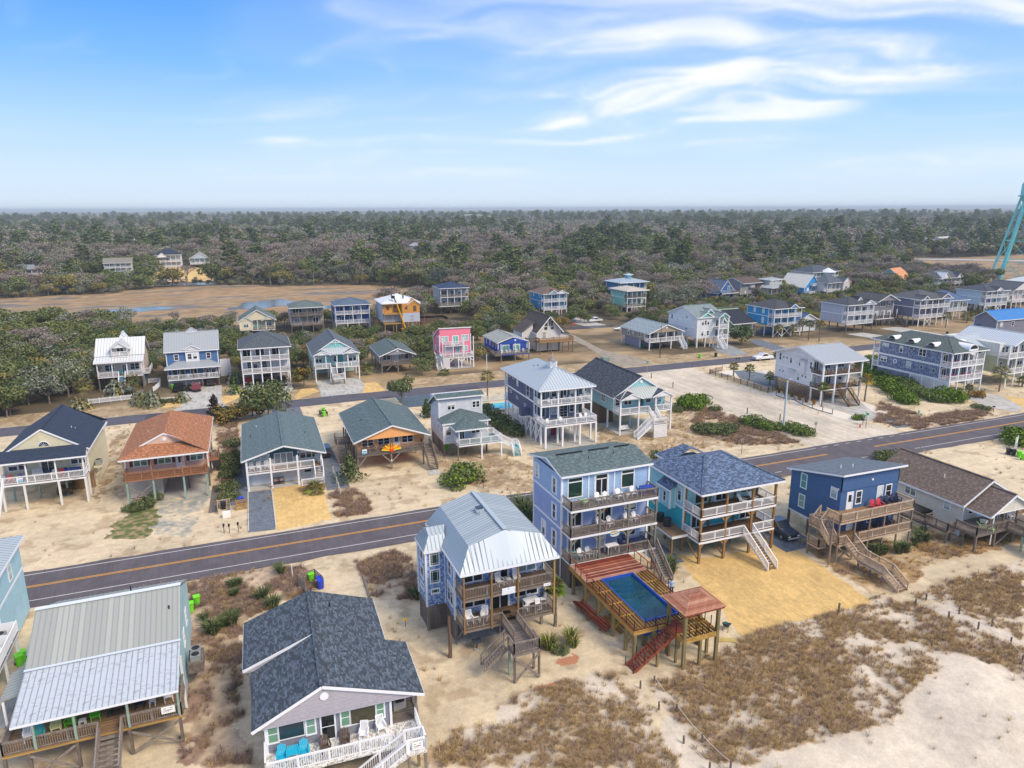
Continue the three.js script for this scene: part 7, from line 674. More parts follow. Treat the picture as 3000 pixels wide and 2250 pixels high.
function crate(label,x,z,w,d,h,mat,turn=0){const c=thing('slatted_corral',label,'bin corral',x,z,turn);for(const s of[-1,1]){for(let y=.15;y<h;y +=.26)bx('slat',s*w / 2 - .02,s*w / 2 + .02,y,y + .16,-d / 2,d / 2,mat,c);for(const e of[-1,1])bx('post',s*w / 2 - .05,s*w / 2 + .05,0,h + .05,e*d / 2 - .05,e*d / 2 + .05,mat,c);}for(let y=.15;y<h;y +=.26)bx('slat',-w / 2,w / 2,y,y + .16,-d / 2 - .02,-d / 2 + .02,mat,c);return c;}
{const q=ZJ(180,1150);crate('slatted wooden bin corral with a banner beside the salmon house path',q[0],q[1],1.6,2.4,1.1,wPale,.05);const r=ZJ(340,1135);const c=crate('small upright slat crate beside the gravel drive',r[0],r[1],1.3,1.0,1.1,wNew,.05);for(let i=0;i<6;i++)bx('slat',-.6 + i*.22,-.48 + i*.22,.05,.95,.5,.54,wNew,c);const e=ZB_(720,190);crate('grey plank bin enclosure at the sandy lane behind the grey house',e[0],e[1],2.0,2.2,1.2,wGrey,.3);const k=ZJ(1100,275);crate('black metal bin crate behind the teal gabled house',k[0],k[1],1.3,1.9,.9,black,.05);const wbx=ZJ(205,1215);tag(bx('utility_box',wbx[0]- .5,wbx[0]+ .5,0,.75,wbx[1]- .35,wbx[1]+ .35,paint(0xeeeeea)),'white rectangular utility box in front of the bin corral','utility box');const g=thing('frame_gate','grey timber frame standing in scrub behind the aqua house','frame',...ZA_(1500,400),.3);bx('post',-.9,-.8,0,1.2,-.05,.05,wGrey,g);bx('post',.8,.9,0,1.2,-.05,.05,wGrey,g);bx('beam',-.8,.8,1.1,1.2,-.05,.05,wGrey,g);}
const mailbox=proto('mailbox','mailbox','mailbox','mb',o=>{bx('post',-.05,.05,0,1.0,-.05,.05,wGrey2,o);const b=mesh('box',new THREE.CylinderGeometry(.12,.12,.5,12),dark,o);b.rotation.x=PI / 2;b.position.y=1.12;bx('box_base',-.12,.12,1.0,1.13,-.25,.25,dark,o);bx('flag',.13,.15,1.1,1.25,-.05,0,PR,o);});
for(const[x,y,l]of[[180,1365,0],[230,1365,0],[312,1350,0]])nt(mailbox,x,y,ZJ,0,'dark mailbox on a short post near the gravel drive','roadside mailboxes');nt(mailbox,1880,1130,ZM,.4,'bronze mailbox near the straw verge of the slate house');nt(mailbox,630,190,zm(1150,1350,2.37),0,'pale mailbox across the road behind the shingled house');nt(mailbox,445,215,zm(1150,1350,2.37),0,'small mailbox by the mounded shrub');for(const x of[810,835])nt(mailbox,x,355,ZL,0,'mailbox beside the second street near the white pickup','street mailboxes');
function pole(name,label,x,z,h,r,mat,cat){const p=thing(name,label,cat,x,z);const m=mesh('shaft',new THREE.CylinderGeometry(r*.7,r,h,10),mat,p);m.position.y=h / 2;return p;}
{let q=ZL(1245,985);const p=pole('light_pole','pale blue concrete light pole standing in the scrub at the crossing',q[0],q[1],9.5,.2,paint(0xb9c9d2,.8),'light pole');const g=mesh('lamp_arm',new GB().bar([0,9.4,0],[1.2,9.6,-.6],.06,.06).geo(),paint(0x9aa5ab),p);bx('lamp_head',.9,1.6,9.5,9.65,-.75,-.5,paint(0xa9b2b7),p);bx('base_stone',-.5,.6,0,.3,-.4,.4,concrete,p);q=[ZL(105,310)[0],ZL(105,310)[1]];pole('utility_pole','dark thin utility pole before the taupe house',q[0],q[1],9,.11,paint(0x2b2622,.9),'pole');q=zm(1200,1000,2.765)(625,250);pole('flag_pole','white pole on the verge before the royal blue bungalow',q[0],q[1],4.6,.1,paint(0xe6e8ea),'pole');q=ZB_(572,112);pole('marker_pole','white marker post in the scrub between grey and aqua houses',q[0],q[1],1.6,.07,WH,'post');q=zm(650,1650,2.765)(1487,512);const y=pole('yard_sign','small yellow sign on a stake in the sand by the shingled house',q[0],q[1],.7,.03,dark,'sign');bx('plate',-.22,.22,.65,.9,-.015,.015,paint(0xf0c11c),y);for(const[x,yy,lab]of[[860,1205,'grey road sign on a post facing away beside the sandy verge'],[1540,1040,'octagonal stop sign back on a post at the sandy lane mouth']]){q=ZL(x,yy);const s=pole('road_sign',lab,q[0],q[1],2.6,.05,wGrey2,'sign');if(x>1000){const d=mesh('plate',new THREE.CylinderGeometry(.4,.4,.03,8),paint(0x9aa0a4),s);d.rotation.x=PI / 2;d.position.set(0,2.5,-.06);}else bx('plate',-.25,.25,2.1,2.75,-.1,-.07,paint(0x8d9398),s);}q=ZL(2010,960);const s=pole('street_sign','green street name sign on a brown post at the corner',q[0],q[1],2.6,.05,wood(0x7a4a3a),'sign');bx('plate',-.4,.4,2.45,2.68,-.02,.02,paint(0x1f9a76),s);bx('cross_plate',-.02,.02,2.7,2.92,-.4,.4,paint(0x1f9a76),s);q=ZP(1855,1165);const s2=pole('street_sign','green street name sign on a grey post by the second street',q[0],q[1],2.6,.05,metal(0xaab0b4),'sign');bx('plate',-.4,.4,2.45,2.68,-.02,.02,paint(0x1f9a76),s2);bx('cross_plate',-.02,.02,2.7,2.92,-.4,.4,paint(0x1f9a76),s2);q=ZP(1120,740);const st=pole('stop_sign','red stop sign where the sandy track meets the northern road',q[0],q[1],2.4,.05,wGrey,'sign');const oc=mesh('plate',new THREE.CylinderGeometry(.42,.42,.03,8),paint(0xc8323a),st);oc.rotation.x=PI / 2;oc.position.set(0,2.2,.06);q=ZM(470,1270);const mc=thing('cluster_mailbox','grey mailbox pair on a short stand at the drive apron','mailbox',...q);bx('stand',-.06,.06,0,1,-.06,.06,metal(0x9aa0a4),mc);bx('box',-.35,-.02,1,1.3,-.25,.25,dark,mc);bx('box',.02,.35,1,1.3,-.25,.25,paint(0x8d949a),mc);q=ZM(440,1300);const hy=thing('fire_hydrant','orange fire hydrant beside the corner mailboxes','hydrant',...q);const hb=mesh('barrel',new THREE.CylinderGeometry(.13,.16,.6,10),paint(0xd96a2c),hy);hb.position.y=.3;const hc=mesh('bonnet',new THREE.SphereGeometry(.14,10,6,0,PI*2,0,PI / 2),paint(0xd96a2c),hy);hc.position.y=.6;const hn=mesh('nozzle',new THREE.CylinderGeometry(.06,.06,.44,8),paint(0xd96a2c),hy);hn.rotation.z=PI / 2;hn.position.y=.42;q=ZM(1075,1165);const gb=thing('utility_pedestal','pale green utility pedestal in the scrub before the slate house','utility box',...q);const gp=mesh('cabinet',new THREE.CylinderGeometry(.2,.22,.9,10),paint(0xa9cbb4),gb);gp.position.y=.45;const gt=mesh('cap',new THREE.SphereGeometry(.21,10,5,0,PI*2,0,PI / 2),paint(0xa9cbb4),gb);gt.position.y=.9;q=ZP(1440,1055);const tb=thing('transformer_box','grey green electric transformer box on the dry verge','utility box',...q);bx('cabinet',-1,1,.1,1.3,-.8,.8,paint(0x7d8f88),tb);bx('pad',-1.2,1.2,0,.1,-1,1,concrete,tb);q=ZG(2135,110);const ps=thing('post_sign','white two post sign with a faded panel behind the bins','sign',q[0],q[1],.4);bx('post',-.75,-.6,0,2.3,-.07,.07,WH,ps);bx('post',.6,.75,0,2.3,-.07,.07,WH,ps);bx('panel',-.6,.6,1.2,2.0,-.03,.03,paint(0xe9e4da),ps);SIGNS.push([ps,0,1.6,.035,1.1,.7,0,'faded']);}
// fences
function fence(label,pts,h,mat,kind='picket',name='picket_fence'){const f=thing(name,label,'fence',pts[0][0],pts[0][1]);const o=pts[0];for(let i=0;i<pts.length - 1;i++){const a=pts[i].map((v,k)=>v - o[k]),b=pts[i + 1].map((v,k)=>v - o[k]),L=hypot(b[0]- a[0],b[1]- a[1]),n=max(1,Math.round(L / 2.2));const g=new GB();if(kind==='picket'){for(const y of[.25,h - .2])mesh('rail',new GB().bar([a[0],y,a[1]],[b[0],y,b[1]],.04,.09).geo(),mat,f);const m=floor(L / .17);for(let k=0;k<m;k++){const t=(k + .5)/ m,x=lerp(a[0],b[0],t),z=lerp(a[1],b[1],t);g.box(x - .04,x + .04,.08,h,z - .015,z + .015);}tag(mesh('pickets',g.geo(),mat,f),null,null,null,'stuff');}else for(let y=.2;y<h;y +=.27)mesh('rail',new GB().bar([a[0],y,a[1]],[b[0],y,b[1]],.03,.13).geo(),mat,f);for(let k=0;k<=n;k++){const t=k / n,x=lerp(a[0],b[0],t),z=lerp(a[1],b[1],t);bx('post',x - .06,x + .06,0,h + .08,z - .06,z + .06,mat,f);}}return f;}
fence('white picket fence along the front of the peach house garden',[ZN(190,805),ZN(590,760)],1.15,WH);fence('white picket fence stepping back on the side of the peach house garden',[ZN(790,690),ZN(850,640),ZN(855,600),ZN(745,610)],1.15,WH);fence('low white picket fence piece by the hedge of the slate blue house',[ZN(860,770),ZN(985,755)],.6,WH);
fence('brown horizontal rail fence beside the sandy lane at the silver roofed house',[ZL(680,430),ZL(565,460),ZL(1105,635),ZL(1190,610)],1.25,wood(0x7d6650),'h','rail_fence');fence('long white vinyl fence behind the slate house',[[150,-131],[165,-131],[180,-135]],1.8,WH,'h','vinyl_fence');
{const c=thing('chain_fence','row of short brown posts with a rope edging the white gravel drive','fence',...ZL(1180,660));const o=ZL(1180,660),rel=q=>[q[0]- o[0],q[1]- o[1]];const ps=[[1180,660],[1260,690],[1345,700],[1425,745],[1515,780],[1610,810],[1700,835]].map(q=>rel(ZL(...q)));ps.forEach((q,i)=>{bx('post',q[0]- .06,q[0]+ .06,0,1.1,q[1]- .06,q[1]+ .06,wGrey2,c);if(i)mesh('edging',new GB().bar([ps[i - 1][0],.08,ps[i - 1][1]],[q[0],.08,q[1]],.06,.16).geo(),wood(0x6b5848),c);});}
for(const[x,y]of[[625,510],[732,540],[838,570],[945,610],[1060,650],[1180,692],[1305,735],[1440,780],[1572,830]]){const q=ZL(x,y);tag(bx('marker_stake',q[0]- .08,q[0]+ .08,0,.55,q[1]- .08,q[1]+ .08,paint(0xd8bd72)),'short yellow stake lining the sandy lane','stake','yellow lane stakes');}for(const[x,y]of[[225,585],[25,500],[912,830],[1215,890],[405,400]]){const q=ZL(x,y);tag(bx('timber_bollard',q[0]- .08,q[0]+ .08,0,1.3,q[1]- .08,q[1]+ .08,wGrey2),'dark timber bollard beside the sandy lane','bollard','lane bollards');}for(const[x,y]of[[130,1195],[215,1170],[315,1155],[410,1145],[502,1135]]){const q=ZL(x,y);tag(bx('fence_post',q[0]- .06,q[0]+ .06,0,1.2,q[1]- .06,q[1]+ .06,wood(0xc08a44)),'orange brown fence post on the lot behind the teal house','post','orange posts');}
// rope-lined beach paths
function ropePath(label,pts){const w=thing('rope_fence',label,'rope fence',pts[0][0],pts[0][1]),o=pts[0],rm=paint(0xe3ddd0,.9);pts.forEach((q,i)=>{const x=q[0]- o[0],z=q[1]- o[1],y=hgt(q[0],q[1]);bx('post',x - .06,x + .06,y - .1,y + .75,z - .06,z + .06,wGrey2,w);if(i){const p=pts[i - 1],a=V(p[0]- o[0],hgt(...p)+ .68,p[1]- o[1]),b=V(x,y + .68,z),m=a.clone().lerp(b,.5);m.y -=.3;mesh('rope',new THREE.TubeGeometry(new THREE.QuadraticBezierCurve3(a,m,b),12,.022,5),rm,w);}});}
ropePath('white rope on short posts along the inland side of the pool beach path',[[140,590],[240,700],[375,860],[515,1005]].map(q=>ZH(...q)));ropePath('white rope on short posts along the dune side of the pool beach path',[[215,565],[338,705],[475,850],[628,1000]].map(q=>ZH(...q)));ropePath('white rope lining the near side of the navy house beach path',[[1625,135],[1803,205],[1962,270],[2140,340]].map(q=>ZH(...q)));ropePath('white rope lining the far side of the navy house beach path',[[1682,110],[1860,185],[2037,250],[2205,430]].map(q=>ZH(...q)));{const q=ZH(1210,175);tag(bx('timber_post',q[0]- .07,q[0]+ .07,-.3,1.1,q[1]- .07,q[1]+ .07,wGrey2),'lone grey post at the edge of the straw netting','post');}
// logs and kerb timbers
for(const[a,b,l]of[[[1145,105],[1195,280],'grey landscape timber edging the sandy lane by the shingled house']]){const p=ZB_(...a),q=ZB_(...b);tag(mesh('landscape_timber',new GB().bar([p[0],.1,p[1]],[q[0],.1,q[1]],.2,.2).geo(),wGrey),l,'timber');}{const p=ZI(2010,860),q=ZI(1975,1110);tag(mesh('boardwalk',new GB().bar([p[0],.04,p[1]],[q[0],.04,q[1]],1.2,.08).geo(),pGrey),'narrow pale boardwalk beside the salmon house drive','boardwalk');}for(const[a,b,l]of[[[400,985],[405,1345],'white edging board west of the gravel drive'],[[620,965],[660,1310],'white edging board between the gravel drive and straw lawn']]){const p=ZJ(...a),q=ZJ(...b);tag(mesh('edging_board',new GB().bar([p[0],.06,p[1]],[q[0],.06,q[1]],.12,.14).geo(),paint(0xcfcac0)),l,'edging');}
{const p=ZJ(1190,810),q=ZJ(1258,1015);const w=thing('post_run','line of grey posts and chain beside the cedar on the teal gabled house lot','fence',p[0],p[1]);for(let i=0;i<5;i++){const t=i / 4;bx('post',(q[0]- p[0])*t - .08,(q[0]- p[0])*t + .08,0,1.1,(q[1]- p[1])*t - .08,(q[1]- p[1])*t + .08,paint(0xb9bab8),w);}mesh('rail',new GB().bar([0,.9,0],[q[0]- p[0],.9,q[1]- p[1]],.05,.05).geo(),paint(0xb9bab8),w);}
{const q=zm(1300,1680,4.88)(475,1080),g=thing('charcoal_grill','pedestal charcoal grill on the sand before the shingled house','grill',q[0],q[1]);bx('post',-.05,.05,0,.75,-.05,.05,wood(0x5a3c30),g);bx('fire_box',-.4,.4,.75,1.0,-.28,.28,paint(0x3a4654,.5),g);bx('base',-.25,.25,0,.08,-.2,.2,concrete,g);const t=thing('patio_table','dark blue low table in the shade under the shingled house deck','table',22.2,-57.6);bx('top',-.6,.6,.5,.56,-.45,.45,PB,t);for(const a of[-.5,.5])for(const b of[-.35,.35])bx('leg',a - .05,a + .05,0,.5,b - .05,b + .05,PB,t);}
// ---------- vehicles ----------
function car(label,x,z,turn,col,type='suv',name='parked_car',cat='car',grp){
const c=thing(name,label,cat,x,z,turn,grp),m=new THREE.MeshPhysicalMaterial({color:col,roughness:.35,clearcoat:1,clearcoatRoughness:.08});m.name='car paint ' + col.toString(16);const gl=glass(0x12181c),L=type==='pickup'?5.6:type==='suv'?4.8:4.6,w=1.86;
const prof={suv:[[-2.4,.45],[-2.4,.95],[-2.3,1.05],[-2.1,1.7],[-1.8,1.76],[.3,1.74],[1.15,1.12],[2.2,1.0],[2.4,.85],[2.4,.45]],sedan:[[-2.3,.42],[-2.3,.95],[-1.7,1.02],[-1.1,1.42],[.1,1.44],[1.0,1.0],[2.1,.9],[2.3,.72],[2.3,.42]],pickup:[[-2.8,.55],[-2.8,1.12],[-.9,1.12],[-.75,1.85],[.55,1.88],[1.2,1.22],[2.6,1.1],[2.8,.95],[2.8,.55]]}[type];
const s=new THREE.Shape(prof.map(q=>new THREE.Vector2(...q))),g=new THREE.ExtrudeGeometry(s,{depth:w - .16,bevelEnabled:true,bevelThickness:.08,bevelSize:.06,bevelSegments:2});g.translate(0,0,-(w - .16)/ 2);mesh('body',g,m,c);
const G={suv:[[-2.12,1.12],[-1.95,1.62],[.22,1.62],[.95,1.14]],sedan:[[-1.5,1.02],[-1.02,1.36],[.06,1.38],[.8,1.02]],pickup:[[-.78,1.25],[-.68,1.76],[.5,1.78],[1.05,1.26]]}[type];for(const sd of[-1,1]){const q=G.map(p=>[p[0],p[1],sd*(w / 2 + .012)]);mesh('side_window',new GB().poly(sd>0?[q[0],q[3],q[2],q[1]]:q).geo(),gl,c);bx('mirror',(type==='pickup'?.85:.75),(type==='pickup'?1.0:.9),1.1,1.25,sd*1.0 - .09,sd*1.0 + .09,m,c);}
const wq=G.slice(2),bq=G.slice(0,2),ww=w / 2 - .12,o=.09;mesh('windscreen',new GB().quad([wq[1][0]+ o,wq[1][1]+ .04,ww],[wq[1][0]+ o,wq[1][1]+ .04,-ww],[wq[0][0]+ o,wq[0][1]+ .06,-ww],[wq[0][0]+ o,wq[0][1]+ .06,ww]).geo(),gl,c);mesh('rear_window',new GB().quad([bq[0][0]- o*(type==='suv'?1.6:1),bq[0][1]+ .04,-ww],[bq[0][0]- o*(type==='suv'?1.6:1),bq[0][1]+ .04,ww],[bq[1][0]- o,bq[1][1]+ .06,ww],[bq[1][0]- o,bq[1][1]+ .06,-ww]).geo(),gl,c);
if(type==='pickup')bx('cargo_bed',-2.7,-1.05,1.1,1.16,-.75,.75,dark,c);const bp=paint(0x2a2c2f,.5);bx('bumper',L / 2 - .02,L / 2 + .1,.42,.62,-.85,.85,type==='pickup'?metal(0xc8ccd0,.25):bp,c);bx('bumper',-L / 2 - .1,-L / 2 + .02,.42,.62,-.85,.85,type==='pickup'?metal(0xc8ccd0,.25):bp,c);bx('grille',L / 2 + .01,L / 2 + .07,.66,.86,-.5,.5,black,c);for(const sd of[-1,1]){bx('headlight',L / 2 - .05,L / 2 + .08,.7,.86,sd*.7 - .16,sd*.7 + .16,paint(0xe8eef2,.15),c);bx('tail_light',-L / 2 - .08,-L / 2 + .05,.75,1.0,sd*.78 - .1,sd*.78 + .1,paint(0xa01a1e,.25),c);}
for(const sx of[-1,1])for(const sd of[-1,1]){const t=mesh('wheel',cg('tyre',()=>{const q=new THREE.CylinderGeometry(.36,.36,.24,20);q.rotateX(PI / 2);return q;}),black,c);t.position.set(sx*L*.31,.36,sd*(w / 2 - .1));const r=mesh('rim',cg('rim',()=>{const q=new THREE.CylinderGeometry(.22,.22,.02,14);q.rotateX(PI / 2);return q;}),metal(0xb9bec2,.3),t);r.position.z=sd*.125;}return c;
}
{const at=(q)=>q;let q;q=ZN(1190,680);car('dark red pickup parked tail out on the wet concrete drive',q[0],q[1]- 1,PI / 2,0x6d1420,'suv','parked_car','car');q=ZN(1325,620);car('dark sedan inside the open garage of the slate blue house',q[0],q[1],PI / 2,0x14161a,'sedan');q=ZN(1675,610);car('red hatchback at the corner under the white porch house',q[0],q[1],-PI / 2,0xa02024,'sedan');q=ZN(1985,620);car('black pickup nosing out from under the white porch house',q[0],q[1],-PI / 2,0x101317,'suv');q=ZN(1835,580);car('black car deep in shade under the white porch house',q[0],q[1]- 1,PI / 2,0x0e0f12,'sedan');car('dark navy pickup on the gravel between the teal and navy houses',61.9,-64.6,-PI / 2,0x1f2536,'pickup','parked_pickup','pickup');q=ZL(1060,330);car('white crew cab pickup parked on the second street verge',q[0],q[1],PI*.98,0xe9ecee,'pickup','parked_pickup','pickup');q=ZJ(1095,470);car('black sport utility beside the teal gabled house',12.5,-117,PI / 2,0x15171a,'suv');q=ZP(1335,660);car('silver white pickup on the gravel by the northern road',q[0],q[1],.05,0xd4d8dc,'pickup','parked_pickup','pickup');q=ZP(1080,660);car('silver sedan behind the A frame house',q[0],q[1],.2,0xbfc6cc,'sedan');q=ZO(1410,665);car('black pickup in front of the pink house lane',q[0],q[1],PI,0x12151a,'pickup','parked_pickup','pickup');q=ZR(640,960);car('white car on the causeway by the orange roof',q[0],q[1],.6,0xe8eaec,'sedan');car('dark car in the shade under the cream house',-24.5,-115,PI / 2,0x16181c,'sedan');}
function ZR(x,y){return zm(2400,540,3.607)(x,y);}
{const q=ZN(1020,690),t=thing('utility_trailer','black mesh utility trailer with a tractor beside the dark red car','trailer',q[0],q[1]- .6);bx('bed',-1,1,.45,.52,-1.8,1.6,black,t);for(const x of[-1,1])bx('side_rail',x - .03,x + .03,.52,1.1,-1.8,1.6,black,t);bx('gate',-1,1,.5,1.6,-1.85,-1.8,dark,t);for(const x of[-1.1,1.1]){const w=mesh('wheel',new THREE.CylinderGeometry(.35,.35,.2,14),black,t);w.rotation.z=PI / 2;w.position.set(x,.35,0);}const k=thing('lawn_tractor','dark quad bike parked at the trailer end','quad bike',q[0]+ 2.0,q[1]- .2,.3);bx('body',-.35,.35,.4,.8,-.8,.7,dark,k);bx('seat',-.2,.2,.8,.95,-.5,.2,black,k);bx('rack',-.4,.4,.85,.9,-.95,-.55,black,k);mesh('handlebar',new GB().bar([-.4,1.1,.35],[.4,1.1,.35],.05,.05).geo(),black,k);for(const x of[-.45,.45])for(const z of[-.6,.55]){const w=mesh('wheel',new THREE.CylinderGeometry(.3,.3,.26,14),black,k);w.rotation.z=PI / 2;w.position.set(x,.3,z);}}
{const q=ZO(1295,590),d=thing('waste_bin_bag','bright orange builder waste bag beside the unfinished house','waste bag',q[0],q[1]);const g=new THREE.SphereGeometry(2.1,16,8,0,PI*2,0,PI / 2);const p=g.attributes.position;for(let i=0;i<p.count;i++){const s=1 + (hsh(i,3)- .5)*.14;p.setXYZ(i,p.getX(i)*s*1.2,p.getY(i)*.8*s,p.getZ(i)*s);}g.computeVertexNormals();mesh('sack',g,paint(0xe04a26,.6),d);bx('rope',-2.3,2.3,.9,.98,-.06,.06,paint(0xf0e6da),d);
const q2=ZO(1145,590),l=thing('boom_lift','yellow telescopic boom lift reaching to the sheeted roof','boom lift',q2[0],q2[1]);bx('chassis',-1.1,1.1,.4,1.2,-1.8,1.8,paint(0xe0a81c,.5),l);mesh('boom',new GB().bar([0,1.3,1.2],[-2.3,10.2,-1.4],.35,.4).geo(),paint(0xe0a81c,.5),l);mesh('boom_tip',new GB().bar([-2.3,10.1,-1.4],[-2.9,11.6,-2],.25,.3).geo(),paint(0x3a3a3a),l);bx('basket',-3.6,-2.5,11.2,12.1,-2.8,-1.9,dark,l);for(const x of[-1.1,1.1])for(const z of[-1.2,1.2]){const w=mesh('wheel',new THREE.CylinderGeometry(.5,.5,.35,14),black,l);w.rotation.z=PI / 2;w.position.set(x,.5,z);}
const s=thing('silt_fence','black fabric silt fence round the bare earth by the unfinished house','fence',...ZO(1280,450)),o=ZO(1280,450);const ps=[[1280,450],[1400,448],[1520,440],[1572,460]].map(p=>ZO(...p));for(let i=1;i<ps.length;i++)mesh('fabric',new GB().bar([ps[i - 1][0]- o[0],.4,ps[i - 1][1]- o[1]],[ps[i][0]- o[0],.4,ps[i][1]- o[1]],.05,.8).geo(),black,s);const s2=thing('silt_fence','black fabric silt fence running downhill beside the orange bag','fence',...ZO(1285,500)),o2=ZO(1285,500),p2=[[1285,500],[1350,550],[1400,580],[1490,590]].map(p=>ZO(...p));for(let i=1;i<p2.length;i++)mesh('fabric',new GB().bar([p2[i - 1][0]- o2[0],.4,p2[i - 1][1]- o2[1]],[p2[i][0]- o2[0],.4,p2[i][1]- o2[1]],.05,.8).geo(),black,s2);}
{const q=ZP(1560,745),j=thing('jet_ski_trailer','white and blue jet ski on a trailer beside the taupe house','jet ski',q[0],q[1],.2);const h=mesh('hull',new THREE.SphereGeometry(1,14,8),paint(0xdfe6ea,.3),j);h.scale.set(1.5,.35,.5);h.position.y=.8;const h2=mesh('seat',UB,paint(0x27447a),j);h2.scale.set(1.2,.3,.35);h2.position.set(-.2,1.15,0);mesh('handlebar',new GB().bar([.5,1.4,-.3],[.5,1.4,.3],.05,.05).geo(),black,j);bx('frame',-1.4,1.8,.4,.48,-.5,.5,metal(0x9aa0a4),j);for(const z of[-.6,.6]){const w=mesh('wheel',new THREE.CylinderGeometry(.28,.28,.18,12),black,j);w.rotation.x=PI / 2;w.position.set(-.3,.28,z);}}
{const q=ZN(480,700),b=thing('small_boat','grey canvas covered boat behind the peach house palms','boat',q[0],q[1],.1);const g=new THREE.SphereGeometry(1,16,8);const h=mesh('cover',g,paint(0xb9bdc0,.8),b);h.scale.set(3,.8,1);h.position.y=.8;bx('trailer',-2.2,2.6,.3,.4,-.6,.6,metal(0x8f959a),b);}
// swimming pool behind the small white house, docks and boats across the marsh
{const q=zm(1200,1000,2.765)(735,525),p=thing('garden_pool','turquoise garden pool behind the small white house','pool',q[0],q[1]);bx('basin',-4.4,4.4,-.3,.1,-2.6,2.6,paint(0xdcdcd6),p);const w=mesh('water',UB,new THREE.MeshPhysicalMaterial({name:'clear pool water',color:0x2fc4dc,roughness:.06}),p);w.scale.set(8,.04,4.4);w.position.y=.11;fence('thin pale fence round the turquoise garden pool',[[q[0]- 7,q[1]- 4.2],[q[0]+ 5,q[1]- 4.2]],1.3,paint(0xc8cdd0),'picket');}
function dock(label,x,z,w,d){const o=thing('boat_dock',label,'dock',x,z);bx('platform',-w / 2,w / 2,1.1,1.3,-d / 2,d / 2,pGrey,o);for(let i=0;i<=4;i++)for(const s of[-1,1])bx('piling',-w / 2 + w*i / 4 - .2,-w / 2 + w*i / 4 + .2,-.5,3.2,s*d / 2 - .2,s*d / 2 + .2,wGrey,o);}
dock('grey timber dock with tall pilings below the navy roofed manor',-28,-452,14,5);dock('small timber dock with pilings left of the pale green house',-68,-462,12,4);dock('timber dock at the western creek by low grey house',-104,-478,16,5);for(const[x,z,l]of[[-60,-458,'white boat hoisted on a lift near the pale green house'],[-42,-452,'white motor boat beside the manor dock'],[-33,-449,'white skiff at the outer side of the manor dock']]){const b=thing('motor_boat',l,'boat',x,z,.2,null,.6);const g=new THREE.SphereGeometry(1,14,8,0,PI*2,PI / 2,PI / 2);const h=mesh('hull',g,PW,b);h.scale.set(3.6,1.2,1.2);h.position.y=1.2;bx('cabin',-.8,1,1.2,2.2,-.6,.6,PW,b);bx('windscreen',1,1.1,1.6,2.3,-.6,.6,glass(),b);}
// far bridge, masts, causeway rails
{const b=thing('arched_bridge','pale concrete high bridge rising over the distant trees','bridge',620,-1900,-.2);const m=paint(0xb9bcbd,.9);for(let i=0;i<12;i++){const t=i / 12,u=(i + 1)/ 12,y=s=>3 + 22*sin(PI*s);mesh('deck',new GB().bar([-90 + 220*t,y(t),0],[-90 + 220*u,y(u),0],12,3).geo(),m,b);if(i % 2)bx('pier',-90 + 220*t - 1.5,-90 + 220*t + 1.5,0,y(t)- 1.4,-4,4,m,b);}for(const[px,d,h]of[[1400,2600,34],[1408,2600,34],[1525,2300,28],[1533,2300,28]]){const r=ray(px*2212 / 2212,460),k=d / hypot(r[0],r[2]);pole('lattice_mast','thin pale transmission mast above the far woods',r[0]*k,r[2]*k,h,.8,paint(0xa9aeb4),'mast').userData.group='far masts';}const f=thing('causeway_guardrail','white guard rail beside the causeway road','guard rail',430,-470);mesh('rail',new GB().bar([0,.9,0],[212,.9,171],.2,.35).geo(),paint(0xd4d2cc),f);for(let i=0;i<30;i++)bx('post',212*i / 30 - .1,212*i / 30 + .1,0,.9,171*i / 30 - .1,171*i / 30 + .1,paint(0xc9c6bf),f);}
// ---------- water tower ----------
{const T=thing('water_tower','tall turquoise water tower on slanted legs at the edge of the marsh','water tower',411,-262);const tq=paint(0x86e0dc,.5),tl=paint(0x74c9c5,.5),bot=43.5,R1=17,R2=8;const tank=mesh('tank',new THREE.LatheGeometry([[0,bot - 3.5],[4,bot - 2.8],[6.8,bot - 1.4],[8.3,bot + .8],[8.6,bot + 2.6],[8.6,bot + 8.5],[7.4,bot + 10.6],[4.4,bot + 12],[0,bot + 12.6]].map(q=>new THREE.Vector2(...q)),36),tq,T);const pts=[];for(let i=0;i<8;i++){const a=PI - R(-10)+ i*PI / 4;pts.push([cos(a),sin(a)]);}pts.forEach(([c,s],i)=>{mesh('leg',new GB().bar([c*R1,0,s*R1],[c*R2,bot + 1.5,s*R2],1.1,1.1).geo(),tq,T);const n=pts[(i + 1)% 8];for(let k=0;k<4;k++){const y0=k*11,y1=(k + 1)*11 - .3,r=y=>lerp(R1,R2,y / bot);if(k)mesh('strut',new GB().bar([c*r(y0),y0,s*r(y0)],[n[0]*r(y0),y0,n[1]*r(y0)],.3,.3).geo(),tl,T);mesh('tie_rod',new GB().bar([c*r(y0),y0,s*r(y0)],[n[0]*r(y1),y1,n[1]*r(y1)],.14,.14).geo(),tl,T);mesh('tie_rod',new GB().bar([c*r(y1),y1,s*r(y1)],[n[0]*r(y0),y0,n[1]*r(y0)],.14,.14).geo(),tl,T);}});const r=mesh('riser',new THREE.CylinderGeometry(1.3,1.3,bot - 3,16),tq,T);r.position.y=(bot - 3)/ 2;const w=mesh('walkway',new THREE.TorusGeometry(9.3,.35,5,36),tl,T);w.rotation.x=PI / 2;w.position.y=bot + 2.4;bx('antenna_box',-10.6,-8.6,bot + 5,bot + 8.5,-1.2,1.2,paint(0x4f6266),T);bx('antenna_box',-9.8,-8.6,bot + 5.5,bot + 8,1.6,2.8,paint(0x7b8a8d),T);}
